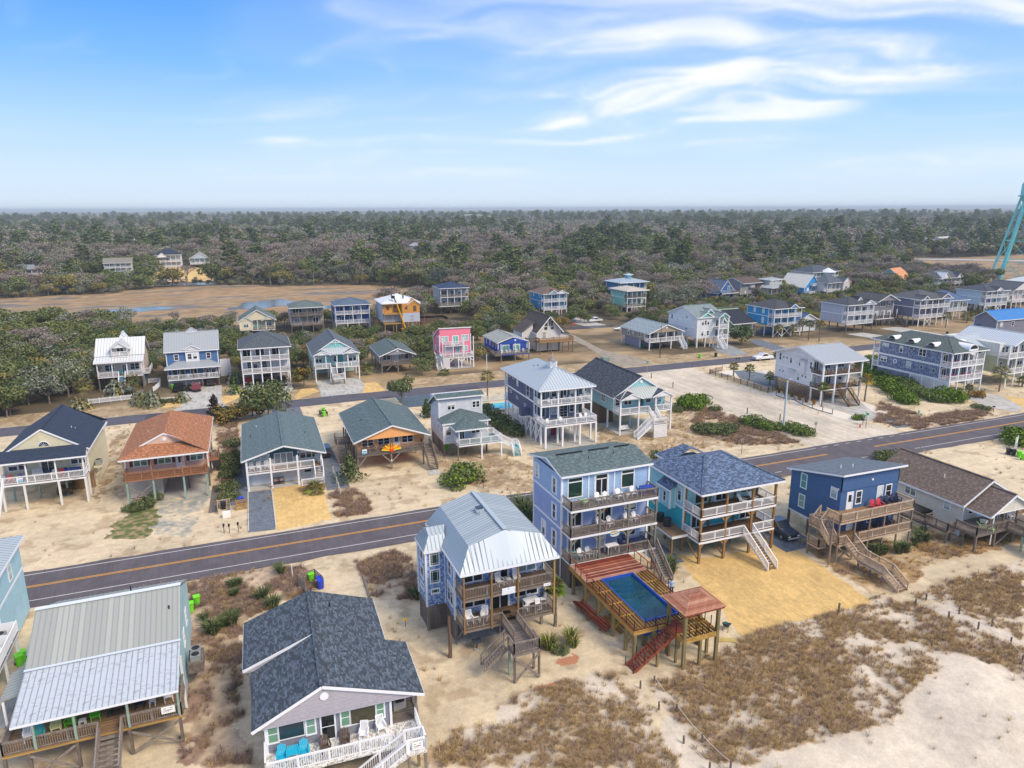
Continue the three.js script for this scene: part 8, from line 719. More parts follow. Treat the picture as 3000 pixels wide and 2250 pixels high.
// ---------- people ----------
function person(label,x,y,z,turn,shirt,pants,pose={},hair=0x2a2420){
const J={hip:[0,.92,0],chest:[0,1.35,pose.lean?.12:0],neck:[0,1.5,pose.lean?.16:0],head:[0,1.64,pose.lean?.22:.02],lsh:[-.19,1.42,pose.lean?.12:0],rsh:[.19,1.42,pose.lean?.12:0],lel:pose.lel||[-.27,1.14,.02],rel:pose.rel||[.27,1.14,.02],lha:pose.lha||[-.25,.92,.16],rha:pose.rha||[.25,.92,.16],lhp:[-.1,.9,0],rhp:[.1,.9,0],lkn:pose.lkn||[-.11,.5,.03],rkn:pose.rkn||[.11,.5,.03],lan:pose.lan||[-.12,.08,0],ran:pose.ran||[.12,.08,0]};
const bones=[['hip','chest',.15,.17],['chest','neck',.15,.07],['neck','head',.06,.075],['lsh','rsh',.08,.08],['lsh','lel',.065,.05],['lel','lha',.048,.036],['rsh','rel',.065,.05],['rel','rha',.048,.036],['lhp','rhp',.12,.12],['lhp','lkn',.095,.065],['lkn','lan',.06,.045],['rhp','rkn',.095,.065],['rkn','ran',.06,.045]].map(([a,b,r,s])=>[J[a],J[b],r,s]);for(const a of['lan','ran'])bones.push([J[a],[J[a][0],.05,J[a][2]+ .17],.045,.04]);bones.push([J.head,[J.head[0],J.head[1]+ .07,J.head[2]],.088,.09]);bones.push([J.head,[0,J.head[1]- .01,J.head[2]+ .1],.03,.015]);for(const hnd of['lha','rha']){const h=J[hnd];for(let i=0;i<4;i++)bones.push([h,[h[0]+ (i - 1.5)*.018,h[1]- .07 + abs(i - 1.5)*.008,h[2]+ .03],.012,.009]);bones.push([h,[h[0]+ (h[0]>0?-.04:.04),h[1]- .04,h[2]+ .03],.013,.01]);}
const N=56,mc=new MarchingCubes(N,new THREE.MeshBasicMaterial(),false,false,40000),S0=1.0,cy=.92;mc.isolation=0;const q=[0,0,0];
for(let k=0;k<N;k++)for(let j=0;j<N;j++)for(let i=0;i<N;i++){q[0]=(i / N*2 - 1)*S0;q[1]=(j / N*2 - 1)*S0 + cy;q[2]=(k / N*2 - 1)*S0;let d=9;for(const[a,b,r,s]of bones){const bx_=b[0]- a[0],by=b[1]- a[1],bz=b[2]- a[2],px=q[0]- a[0],py=q[1]- a[1],pz=q[2]- a[2],t=cl((px*bx_ + py*by + pz*bz)/(bx_*bx_ + by*by + bz*bz + 1e-9)),e=hypot(px - bx_*t,py - by*t,pz - bz*t)- lerp(r,s,t),h=cl(.5 + .5*(d - e)/ .03);d=lerp(d,e,h)- .03*h*(1 - h);}mc.field[i + j*N + k*N*N]=-d;}
mc.update();const n=mc.count,pos=new Float32Array(mc.positionArray.slice(0,n*3)),nor=new Float32Array(mc.normalArray.slice(0,n*3)),colr=new Float32Array(n*3),C=h=>new THREE.Color(h),cs=C(shirt),cp=C(pants),ck=C(0xb98a6c),cb=C(0x2b2622),ch=C(hair);
for(let i=0;i<n;i++){pos[i*3]*=S0;pos[i*3 + 1]=pos[i*3 + 1]*S0 + cy;pos[i*3 + 2]*=S0;const X=pos[i*3],Y=pos[i*3 + 1],Zz=pos[i*3 + 2];const dh=h=>hypot(X - h[0],Y - h[1],Zz - h[2]);let c=Y<.11?cb:Y<.93&&abs(X)<.24?cp:cs;if(Y>1.52)c=ck;if(dh(J.lha)<.11||dh(J.rha)<.11)c=ck;if(Y>J.head[1]+ .06||(Y>J.head[1]- .04&&Zz<J.head[2]- .03))c=ch;colr[i*3]=c.r;colr[i*3 + 1]=c.g;colr[i*3 + 2]=c.b;if(pose.plaid&&c===cs&&((floor(X*18)+ floor(Y*18))&1)){colr[i*3]=.75;colr[i*3 + 1]=.8;colr[i*3 + 2]=.85;}}
const g=new THREE.BufferGeometry();g.setAttribute('position',new THREE.BufferAttribute(pos,3));g.setAttribute('normal',new THREE.BufferAttribute(nor,3));g.setAttribute('color',new THREE.BufferAttribute(colr,3));const o=thing('person',label,'person',x,z,turn,null,y);mesh('body',g,mk('person clothes',()=>S({vertexColors:true,roughness:.85})),o);return o;
}
person('person in a blue plaid shirt and jeans standing on the open joists beside the pool',37.75,3.1,-52.6,-.4,0x2f6ea8,0x2b3c66,{plaid:1},0x6b5a50);
person('person in a dark jacket and blue jeans leaning at the pavilion post above the stairs',34.95,3.1,-48.9,.5,0x1e2740,0x2f4c86,{lel:[-.2,1.15,.18],lha:[-.05,1.08,.32]});
person('roofer in dark clothes kneeling on the white sheeted roof by the ridge',51.2,10.75,-238.2,1.2,0x1a1c20,0x22252b,{lean:1,lkn:[-.12,.5,.25],lan:[-.12,.1,-.2],rkn:[.12,.5,.25],ran:[.12,.1,-.2]});person('roofer in black standing upright on the white sheeted roof',54.2,11.2,-239.2,.6,0x141518,0x1c1f24,{rel:[.4,1.3,.2],rha:[.45,1.45,.35]});person('roofer in dark clothes near the boom tip at the roof edge',54.6,10.4,-235.6,-.4,0x20242c,0x2a2d34,{lean:1});
// ---------- vegetation ----------
const leafMat=mk('foliage',()=>new THREE.MeshPhysicalMaterial({vertexColors:true,roughness:.9,side:THREE.DoubleSide,specularIntensity:.25})),barkMat=mk('bark',()=>S({color:0x8c8478,roughness:.95,map:grainC}));
function leaves(g,r,cx,cy,cz,rx,ry,rz,n,s,cols,shell=.55,flat=0){g.c||=[];for(let i=0;i<n;i++){const u=r()*2 - 1,a=r()*2*PI,q=sqrt(1 - u*u),d=shell + (1 - shell)*sqrt(r()),dx=q*cos(a),dy=u,dz=q*sin(a);if(cy + ry*dy*d<.08)continue;const p=[cx + rx*dx*d,cy + ry*dy*d,cz + rz*dz*d],k=s*(.6 + r()*.8);const n0=V(dx + (r()- .5)*1.6,dy + (r()- .5)*1.6 + flat,dz + (r()- .5)*1.6).normalize(),t=V(r()- .5,r()- .5,r()- .5).cross(n0).normalize(),b=V().crossVectors(n0,t),c=cols[floor(r()*cols.length)],v=.75 + r()*.5;const pt=(i,j)=>[p[0]+ (t.x*i + b.x*j)*k,p[1]+ (t.y*i + b.y*j)*k,p[2]+ (t.z*i + b.z*j)*k];g.quad(pt(-.5,-.35),pt(.5,-.5),pt(.4,.5),pt(-.55,.4));for(let m=0;m<4;m++)g.c.push(c[0]*v,c[1]*v,c[2]*v);}}
const rgb=(...hex)=>hex.map(h=>{const c=new THREE.Color(h);return[c.r,c.g,c.b];});
const GREEN=rgb(0x5e6a40,0x697348,0x525e36,0x737c50,0x7a7e4e),DARK=rgb(0x4a5a38,0x556442,0x414f30,0x606a46),OLIVE=rgb(0x80784a,0x8c8650,0x706a42,0x958c50),RUST=rgb(0x84682f,0x967330,0x735c2e,0xa68036),GREY=rgb(0x7c8270,0x8a8e7c,0x6c7260,0x96988a,0x616a50),BRT=rgb(0x4f6a22,0x66801f,0x45601f,0x748a30),PINE=rgb(0x55633f,0x637046,0x485636,0x6e764c),TWIG=rgb(0x8a8178,0x978d84,0x7b7168,0xa1988e),MAUVE=rgb(0x7f776c,0x8a8276,0x726a60);
function trunk(g,p,q,r0,r1){const n=5,d=V(...q).sub(V(...p)).normalize(),s=V(d.z,.01,-d.x).cross(d).normalize(),t=V().crossVectors(d,s);for(let i=0;i<n;i++){const a=i / n*2*PI,b=(i + 1)/ n*2*PI,o=(c,r,e)=>[0,1,2].map(k=>c[k]+ (s.getComponent(k)*cos(e)+ t.getComponent(k)*sin(e))*r);g.quad(o(p,r0,a),o(p,r0,b),o(q,r1,b),o(q,r1,a));}}
function oakGeo(seed,cols,{h=5.5,w=3,n=1700,s=.25,blobs=9,low=.25}={}){const r=rng(seed),c=new GB(),t=new GB();for(let i=0;i<blobs;i++){const a=i*2.4 + r(),d=i?w*(.3 + .45*r()):0,y=h*(low + .25 + .38*r())- d*.22,k=w*(.38 + .2*r());leaves(c,r,cos(a)*d,y,sin(a)*d,k,k*.72,k,n / blobs,s,cols,.6,.3);trunk(t,[cos(a)*d*.15,h*.28,sin(a)*d*.15],[cos(a)*d,y,sin(a)*d],.07,.02);}trunk(t,[0,-.2,0],[.1,h*.4,.05],.16,.1);return[c.geo(),t.geo()];}
function bareGeo(seed,{h=7,cols=TWIG,leaf=0}={}){const r=rng(seed),t=new GB(),c=new GB();c.c=[];const grow=(p,d,L,rad,k)=>{const q=[p[0]+ d[0]*L,p[1]+ d[1]*L,p[2]+ d[2]*L];trunk(t,p,q,rad,rad*.65);if(k>3){leaves(c,r,q[0],q[1],q[2],.55,.45,.55,leaf?12:8,leaf?.3:.16,cols,.1);return;}const m=k<1?4:3;for(let i=0;i<m;i++){const a=r()*2*PI,s=.55 + r()*.5,e=V(d[0]+ cos(a)*s,d[1]+ .12 + r()*.25,d[2]+ sin(a)*s).normalize();grow(q,[e.x,e.y,e.z],L*(.62 + r()*.2),rad*.6,k + 1);}};grow([0,-.1,0],[.08,1,.05],h*.3,h*.022,0);return[c.geo(),t.geo()];}
function pineGeo(seed,{h=13,cols=PINE}={}){const r=rng(seed),c=new GB(),t=new GB();trunk(t,[0,-.2,0],[.3,h,.2],.22,.07);for(let i=0;i<14;i++){const a=i*2.4 + r(),y=h*(.55 + .45*i / 14),d=(1 -(y / h - .55)*1.5)*1.9*(.6 + r()*.6);trunk(t,[.2,y - .4,.1],[cos(a)*d,y,sin(a)*d],.05,.02);leaves(c,r,cos(a)*d,y + .1,sin(a)*d,1.1,.55,1.1,46,.42,cols,.3,.6);}return[c.geo(),t.geo()];}
function cedarGeo(seed,cols=DARK,{h=4.5,w=1.5}={}){const r=rng(seed),c=new GB(),t=new GB();trunk(t,[0,-.1,0],[0,h*.9,0],.12,.03);for(let i=0;i<16;i++){const y=h*(.1 + .85*i / 16),d=w*(1.05 - y / h)*(.7 + r()*.5),a=i*2.4;leaves(c,r,cos(a)*d*.6,y,sin(a)*d*.6,d*.6 + .25,.5,d*.6 + .25,60,.26,cols,.4);}return[c.geo(),t.geo()];}
function palmGeo(seed,{h=3.6,r:fr=1.5,cols=OLIVE,fan=true,n=26}={}){const r=rng(seed),c=new GB(),t=new GB();c.c=[];for(let i=0;i<6;i++)trunk(t,[sin(i)*.03,h*i / 6 - .1,0],[sin(i + 1)*.03,h*(i + 1)/ 6,0],.2 - .01*i,.17 - .01*i);for(let i=0;i<n;i++){const a=i*2.4,e=lerp(1.25,-.75,i / n)+ (r()- .5)*.3,d=V(cos(a)*cos(e),sin(e),sin(a)*cos(e)),L=fr*(.75 + r()*.3),o=V(0,h,0),col=cols[floor(r()*cols.length)],v=.7 + r()*.6;const side=V(-sin(a),0,cos(a));if(fan){const tip=o.clone().addScaledVector(d,L*.45);c.bar([0,h,0],tip.toArray(),.03,.02);for(let m=0;m<24;m++)c.c.push(col[0]*v,col[1]*v,col[2]*v);const m=11;for(let k=0;k<m;k++){const b=(k /(m - 1)- .5)*2.3,f=V().addScaledVector(d,cos(b)).addScaledVector(side,sin(b)).normalize(),q=tip.clone().addScaledVector(f,L*.6);q.y -=L*.16*(1 + abs(b));const w=V().crossVectors(f,V(0,1,0)).normalize().multiplyScalar(.055);const mid=tip.clone().lerp(q,.5);mid.y +=.05;c.quad(tip.toArray(),mid.clone().add(w).toArray(),q.toArray(),mid.clone().sub(w).toArray());for(let z=0;z<4;z++)c.c.push(col[0]*v,col[1]*v,col[2]*v);}}else{let p=o.clone();for(let k=0;k<6;k++){const q=p.clone().addScaledVector(d,L / 4);q.y -=k*k*.035*L;for(const s of[-1,1]){const lf=p.clone().lerp(q,.5).addScaledVector(side,s*.34).addScaledVector(d,.16);lf.y -=.1;c.quad(p.toArray(),q.toArray(),lf.clone().addScaledVector(d,.08).toArray(),lf.toArray());for(let z=0;z<4;z++)c.c.push(col[0]*v,col[1]*v,col[2]*v);}p=q;}}}return[c.geo(),t.geo()];}
function tuftGeo(seed,n,h,sp,w,cols){const r=rng(seed),c=new GB();c.c=[];for(let i=0;i<n;i++){const a=r()*2*PI,b=r()*.35,L=h*(.6 + r()*.6),x=cos(a)*b*sp,z=sin(a)*b*sp,ex=x + cos(a)*sp*(.3 + r()*.8),ez=z + sin(a)*sp*(.3 + r()*.8),col=cols[floor(r()*cols.length)],v=.7 + r()*.6,s=[-sin(a)*w,cos(a)*w];const m=[lerp(x,ex,.4),L*.75,lerp(z,ez,.4)];c.quad([x - s[0],0,z - s[1]],[x + s[0],0,z + s[1]],[m[0]+ s[0]*.8,m[1],m[2]+ s[1]*.8],[m[0]- s[0]*.8,m[1],m[2]- s[1]*.8]);c.quad([m[0]- s[0]*.8,m[1],m[2]- s[1]*.8],[m[0]+ s[0]*.8,m[1],m[2]+ s[1]*.8],[ex,L*.9,ez],[ex,L*.88,ez]);for(let z2=0;z2<8;z2++)c.c.push(col[0]*v,col[1]*v,col[2]*v);}return c.geo();}
const KIND={
oak:['live_oak','dense round live oak in the coastal woods','tree',[[1,GREEN],[2,DARK],[3,GREEN],[4,DARK]].map(([s,c])=>oakGeo(s,c))],
ol:['olive_oak','yellowish olive scrub oak in the coastal woods','tree',[[11,OLIVE],[12,OLIVE.concat(GREEN)],[13,RUST.concat(OLIVE)]].map(([s,c])=>oakGeo(s,c,{h:5,w:2.6,n:1400}))],
gr:['grey_oak','grey lichened oak in the coastal woods','tree',[[21,GREY],[22,GREY.concat(GREEN)],[23,GREY]].map(([s,c])=>oakGeo(s,c,{h:5.5,w:2.9,n:1400,s:.22}))],
ba:['bare_tree','bare grey winter tree in the coastal woods','tree',[[31],[32],[33]].map(([s])=>bareGeo(s))],
pi:['pine_tree','tall pine with open crown in the coastal woods','tree',[[41],[42]].map(([s])=>pineGeo(s))],
};
const tproto={};function plant(kind,x,z,s,turn,v,label,group,y=0){const[name,lab,cat,geos]=KIND[kind],k=kind + (v % geos.length);let o;if(!tproto[k]){o=tproto[k]=thing(name,lab,cat,x,z,turn);const[c,t]=geos[v % geos.length];mesh('trunk',t,barkMat,o);mesh('crown',c,leafMat,o);}else o=dup(tproto[k],x,z,turn);o.scale.setScalar(s);o.position.y=y;o.userData={label:label||lab,category:cat,group:label?group:group||lab.replace(/^./,c=>c)+ ', many'};if(label&&!group)delete o.userData.group;return o;}
// named garden plants
const one=(name,label,cat,geos,x,z,s=1,turn=0,grp)=>{const o=thing(name,label,cat,x,z,turn,grp);if(geos[1])mesh('trunk',geos[1],barkMat,o);mesh('crown',geos[0],leafMat,o);o.scale.setScalar(s);return o;};
const ZK=zm(1200,1000,2.765),ZC=zm(1150,1350,2.37),Zc2=zm(1300,1680,4.88);
const mound=oakGeo(61,GREEN.concat(BRT),{h:2.4,w:2.6,n:1500,s:.22,blobs:10,low:.0}),mound2=oakGeo(62,BRT,{h:3.2,w:3,n:1500,s:.26,blobs:11,low:.0}),moundD=oakGeo(63,DARK.concat(GREEN),{h:2.4,w:2.4,n:1200,s:.22,blobs:9,low:.0}),moundR=oakGeo(64,RUST,{h:2.4,w:2,n:800,s:.24,blobs:8,low:0});
const put=(geo,label,pts,zz,s,grp,name='shrub')=>pts.forEach(([x,y,k=1])=>{const q=zz(x,y);one(name,label,'shrub',geo,q[0],q[1],s*k,x*.7,grp);});
put(mound,'rounded dark green shrub mound on the dry lot across from the shingled house',[[450,165,1.1],[500,130,1.25]],ZC,1,'mounded shrubs');put(mound2,'bright green waxy shrub beside the sandy lane',[[400,770,1.15],[350,760,.9],[480,740,.9]],ZL,.95,'bright lane shrubs');put(moundD,'small dark shrub by the turquoise house corner',[[265,805,.6]],ZL,1);put(moundD,'dark twiggy shrub in the crossing scrub',[[620,800,.6],[500,1000,.9],[640,1010,1.0],[720,990,.9],[560,990,.8]],ZL,1,'crossing scrub shrubs');put(mound,'green shrub below the light pole',[[960,930,1],[1060,960,.9],[1140,980,.8],[1330,990,.9],[1430,1020,.9],[1240,970,.7]],ZL,.95,'light pole shrubs');
put(mound2,'green shrub in the thick hedge between silver roof and slate houses',[[560,720,1.1],[640,780,1.0],[720,860,1],[800,930,.9],[900,1010,.8],[960,1040,.7]],ZM,1.1,'hedge shrubs');put(mound,'olive shrub in the bank below the slate house slats',[[860,860,1.2],[980,900,1],[1080,950,.9],[1180,990,.9],[1280,1020,.8],[700,700,1.2],[520,640,1.2],[600,620,1.2]],ZM,1.1,'slate bank shrubs');put(mound2,'rounded green shrub at the slate house drive',[[1380,1010,1.15],[1450,1000,1]],ZM,1,'drive shrubs');put(moundR,'rust brown rounded shrub beside the slate house drive',[[1700,970,.8]],ZM,1);put(moundD,'low dark shrub at the straw verge corner',[[1700,1090,.5],[1790,1110,.5]],ZM,1,'verge shrubs');
put(moundD,'dark hedge shrub between the small white and navy houses',[[600,560,.9],[660,620,1],[720,660,1],[780,710,1],[840,750,1]],ZK,1,'navy house hedge');put(moundD,'dark columnar shrub west of the teal gabled house',[[265,560,.8],[260,680,.9],[245,760,.9],[235,840,.8],[225,960,.8],[220,1050,.7]],ZJ,.9,'teal house side shrubs');put(moundD,'spreading grey green juniper at the corner of the salmon house deck',[[1330,1060,.9],[1230,1090,.7],[1420,1000,.8]],ZI,.75,'salmon house junipers');put(moundD,'small dark shrub beside the periwinkle house roofline',[[330,250,.8]],zm(1850,1280,3.77),1);put(moundD,'green shrub behind the cream ranch roof',[[985,210,.8],[1050,190,.8]],ZG,1,'ranch roof shrubs');put(mound2,'dark green shrub behind the bins and white post sign',[[2150,60,1],[2200,40,1.1]],ZG,1,'bin shrubs');put(mound2,'small bright shrub on the white gravel bed',[[425,1215,.45]],ZM,1);
one('cedar_tree','bushy green cedar in front of the orange house deck','tree',cedarGeo(71,PINE,{h:4.2,w:2.2}),...ZJ(1345,880),1);one('cedar_tree','dark brown conical cedar beside the second street','tree',cedarGeo(72,rgb(0x3a3030,0x463a36,0x2f2a2a),{h:5,w:1.6}),...ZJ(100,330),1.1);for(const[x,y,s,l]of[[200,340,1.1,'left'],[300,330,1,''],[440,280,1.1,'']])one('rust_shrub','rust tinged shrub below the spreading street oak','shrub',oakGeo(73 + x,RUST.concat(DARK),{h:4.2,w:2.4,n:900,s:.3,low:.05}),...ZJ(x,y),s,x,'street oak shrubs');one('live_oak','broad spreading live oak beside the second street behind the teal gabled house','tree',oakGeo(80,DARK.concat(GREEN),{h:7,w:4.6,n:2600,s:.34,blobs:16}),...ZJ(590,300),1.05);one('pine_tree','single dark juniper pine behind the orange house at the street','tree',oakGeo(81,PINE,{h:5.6,w:2.6,n:1200,s:.3,blobs:10,low:.3}),...ZJ(1822,160),1.05);one('cedar_tree','dark shrub cedar at the rear of the small white house','tree',cedarGeo(82,DARK,{h:3.4,w:1.2}),...ZJ(2060,290),1.1);one('cedar_tree','broad dark cedar in the yard before the sage house','tree',oakGeo(83,DARK,{h:7,w:3.6,n:1500,s:.36,blobs:12,low:.1}),...ZQ(1000,910),1.05);one('cedar_tree','rusty cedar before the aqua cottage','tree',oakGeo(84,RUST.concat(DARK),{h:6,w:2.2,n:1100,s:.32,blobs:10,low:.1}),...ZO(140,1130),1.05);
const pal=(label,x,y,zz,h,fr,o={})=>{fr*=1.25;const q=zz(x,y);return one('palm_tree',label,'palm',palmGeo(x + y*3|0,{h,r:fr,...o}),q[0],q[1],1,x);};
{const y=OLIVE.concat(BRT),dead=thing('dead_palm','headless brown palm trunk beside the shingled house corner','palm trunk',15.93,-55.53);mesh('trunk',palmGeo(5,{h:4.2,n:0})[1],paint(0x6a5648,.95),dead);one('palm_tree','cabbage palm with yellow green fronds between shingled house and pool platform','palm',palmGeo(9,{h:4.3,r:1.25,cols:y,n:34}),27.0,-56.4,1);pal('round headed cabbage palm left of the white picket fence',165,790,ZN,4.0,2.0);pal('low feathery palm at the end of the picket fence',110,850,ZN,1.2,2.2,{cols:GREY.concat(OLIVE),fan:false});pal('feathery palm in front of the covered boat',455,715,ZN,2.0,2.2,{cols:GREY.concat(OLIVE),fan:false});pal('round headed palm behind the picket fence by the stairs',605,715,ZN,3.2,2.0,{cols:DARK.concat(OLIVE)});pal('feathery palm on the bare front yard of the peach house',680,805,ZN,2.0,1.7,{cols:GREY.concat(OLIVE),fan:false});pal('feathery palm beside the hedge of the slate blue house',770,820,ZN,2.2,1.8,{cols:GREEN.concat(GREY),fan:false});pal('low palm at the mouth of the concrete drive',1045,780,ZN,1.0,1.7,{cols:GREY.concat(OLIVE),fan:false});pal('pale green palm beside the white porch house drive',1550,600,ZN,1.6,1.7,{cols:BRT.concat(GREY),fan:false});pal('low pale palm by the lawn box before the white porch house',1545,700,ZN,.9,1.7,{cols:BRT.concat(GREY),fan:false});pal('cabbage palm on the street side behind the small white house',632,470,ZK,5.2,1.7);pal('bright fan palm in the mulch bed below the white landing',1020,985,ZJ,.6,1.6,{cols:BRT.concat(OLIVE)});pal('yellow green palm on the curb beside the aqua cottage drive',765,1015,ZO,1.9,1.6,{cols:BRT.concat(OLIVE)});pal('small low palm on the dry verge before the pink house',1540,1015,ZO,.5,1.5,{cols:GREEN});for(const[x,yy,h,l]of[[785,480,2.6,'slim palm inside the rail fence corner'],[930,525,3.2,'palm on the dark gravel court behind the rail fence'],[1120,560,2.2,'short palm at the steps of the silver roofed house'],[1185,465,5.2,'tall palm against the wall of the silver roofed house'],[1600,765,4.4,'palm right before the silver roofed house porch post'],[1625,695,2.8,'smaller palm behind the porch post palm'],[2000,715,5.0,'yellow crowned palm beyond the wide timber stair']])pal(l,x,yy,ZL,h,x>1900?1.5:1.2,{cols:OLIVE.concat(x>1900?rgb(0xb89a30):BRT)});pal('thick crowned palm before the sage house porch',1940,910,ZM,4.4,2.1,{cols:GREEN.concat(OLIVE),n:34});pal('small palm beside the rust shrub of the slate house',1610,950,ZM,1.8,.9,{cols:GREEN});pal('small palms at the sage house base',2190,860,ZM,1.6,1.2,{cols:GREEN});for(const[x,yy,h]of[[1400,850,3.4],[1560,838,3.0],[1655,828,4.6],[1725,872,5.2],[1840,888,5.6]])one('palm_tree','palm in the group before the bright sky blue house','palm',palmGeo(x,{h,r:1.9,cols:OLIVE.concat(GREEN)}),...ZQ(x,yy),1,x,'sky blue house palms');pal('slim palm on the lawn of the slate lavender house',1335,1515,ZR,4.4,1.6,{cols:GREEN});for(const[x,yy]of[[1560,1460],[1640,1440],[1720,1450],[1800,1410]])one('palm_tree','bushy palm before the baby blue house','palm',palmGeo(x,{h:2.4,r:2.6,cols:OLIVE.concat(GREEN),n:34}),...ZR(x,yy),1,x,'baby blue palms');for(const[x,yy]of[[1550,250],[2110,590]])pal(x<2000?'yellow tinted palm beside the slate blue house wall':'low palm beyond the white porch house',x,yy,ZN,1.4,1.6,{cols:OLIVE.concat(BRT)});pal('palm by the grey cottage with yellow head',2000,300,zm(850,800,3.403),2.5,1.6);}
const yucca=tuftGeo(91,70,.75,.55,.035,BRT.concat(OLIVE)),yuccaD=tuftGeo(92,80,.9,.7,.04,GREEN.concat(DARK));const yput=(label,geo,grp,zz,list,s=1)=>list.forEach(([x,y,k=1])=>{const q=zz(x,y),o=mesh('yucca_plant',geo,leafMat);o.position.set(q[0],hgt(q[0],q[1]),q[1]);o.scale.setScalar(s*k);o.rotation.y=x;tag(o,label,'yucca',grp);});
yput('spiky green yucca in the brown scrub between aqua and grey houses',yuccaD,'scrub yuccas',ZB_,[[480,90,1.3],[460,60,1],[110,200,1.2],[140,185,1],[100,270,1],[340,290,1.5],[300,300,1.2],[410,370,1.5],[440,350,1.2],[70,500,1.6],[100,470,1.2],[20,520,1.3]]);yput('small green yucca behind the metal roofed house',yuccaD,'aqua house yuccas',ZA_,[[1740,310],[1775,300],[1760,375],[1690,560],[1740,600,1.4],[1760,550],[1600,660,1.6],[1530,560],[1560,640,1.3],[1630,630,1.3]]);yput('large spiky yucca clump on the sand before the walkway',yucca,'walkway yuccas',ZC,[[1090,1310,1.9],[1060,1290,1.4],[1235,1270,1.9],[1260,1300,1.3]]);{const q=ZC(1170,1330);one('shrub','small dark green bush between the two walkway yuccas','shrub',moundD,q[0],q[1],.35);}yput('dark green yucca below the navy house decks',yuccaD,'navy house yuccas',ZG,[[850,1050,1.6],[910,1050,1.6],[960,1040,1.4],[1100,1030,1.6],[1160,1020,1.5],[1270,920,1.5],[1330,940,1.5],[1300,880,1.4],[1240,960,1.3]]);yput('dark yucca beside the periwinkle house stair',yuccaD,'stair yuccas',zm(1500,1250,3.016),[[1390,1270,1.7],[1400,1310,1.5],[1410,1230,1.3]]);yput('rusty ornamental grass clump on the white gravel bed',tuftGeo(93,60,.8,.5,.03,RUST.concat(rgb(0xb07a4a))),'gravel bed grasses',ZL,[[1205,635,1.5],[1265,655,1.7],[1325,675,1.6],[1398,700,1.7],[1462,725,1.6],[1530,745,1.5]]);yput('green palmetto below the walk by the shingled house tower',yuccaD,'tower palmettos',ZC,[[175,960,1.4],[150,940,1.2]]);yput('palmetto tall clump by the road behind the shingled house',yuccaD,'road palmettos',ZC,[[915,400,2.6],[940,440,2.4],[895,350,2.4],[955,380,2.2]]);
// low hedge
{const q=ZN(910,790);const c=new GB(),r=rng(5);leaves(c,r,0,.45,0,3.0,.5,.5,700,.2,DARK,.5);tag(mesh('clipped_hedge',c.geo(),leafMat),'low clipped dark hedge along the slate blue house kerb','hedge').position.set(q[0],0,q[1]);}
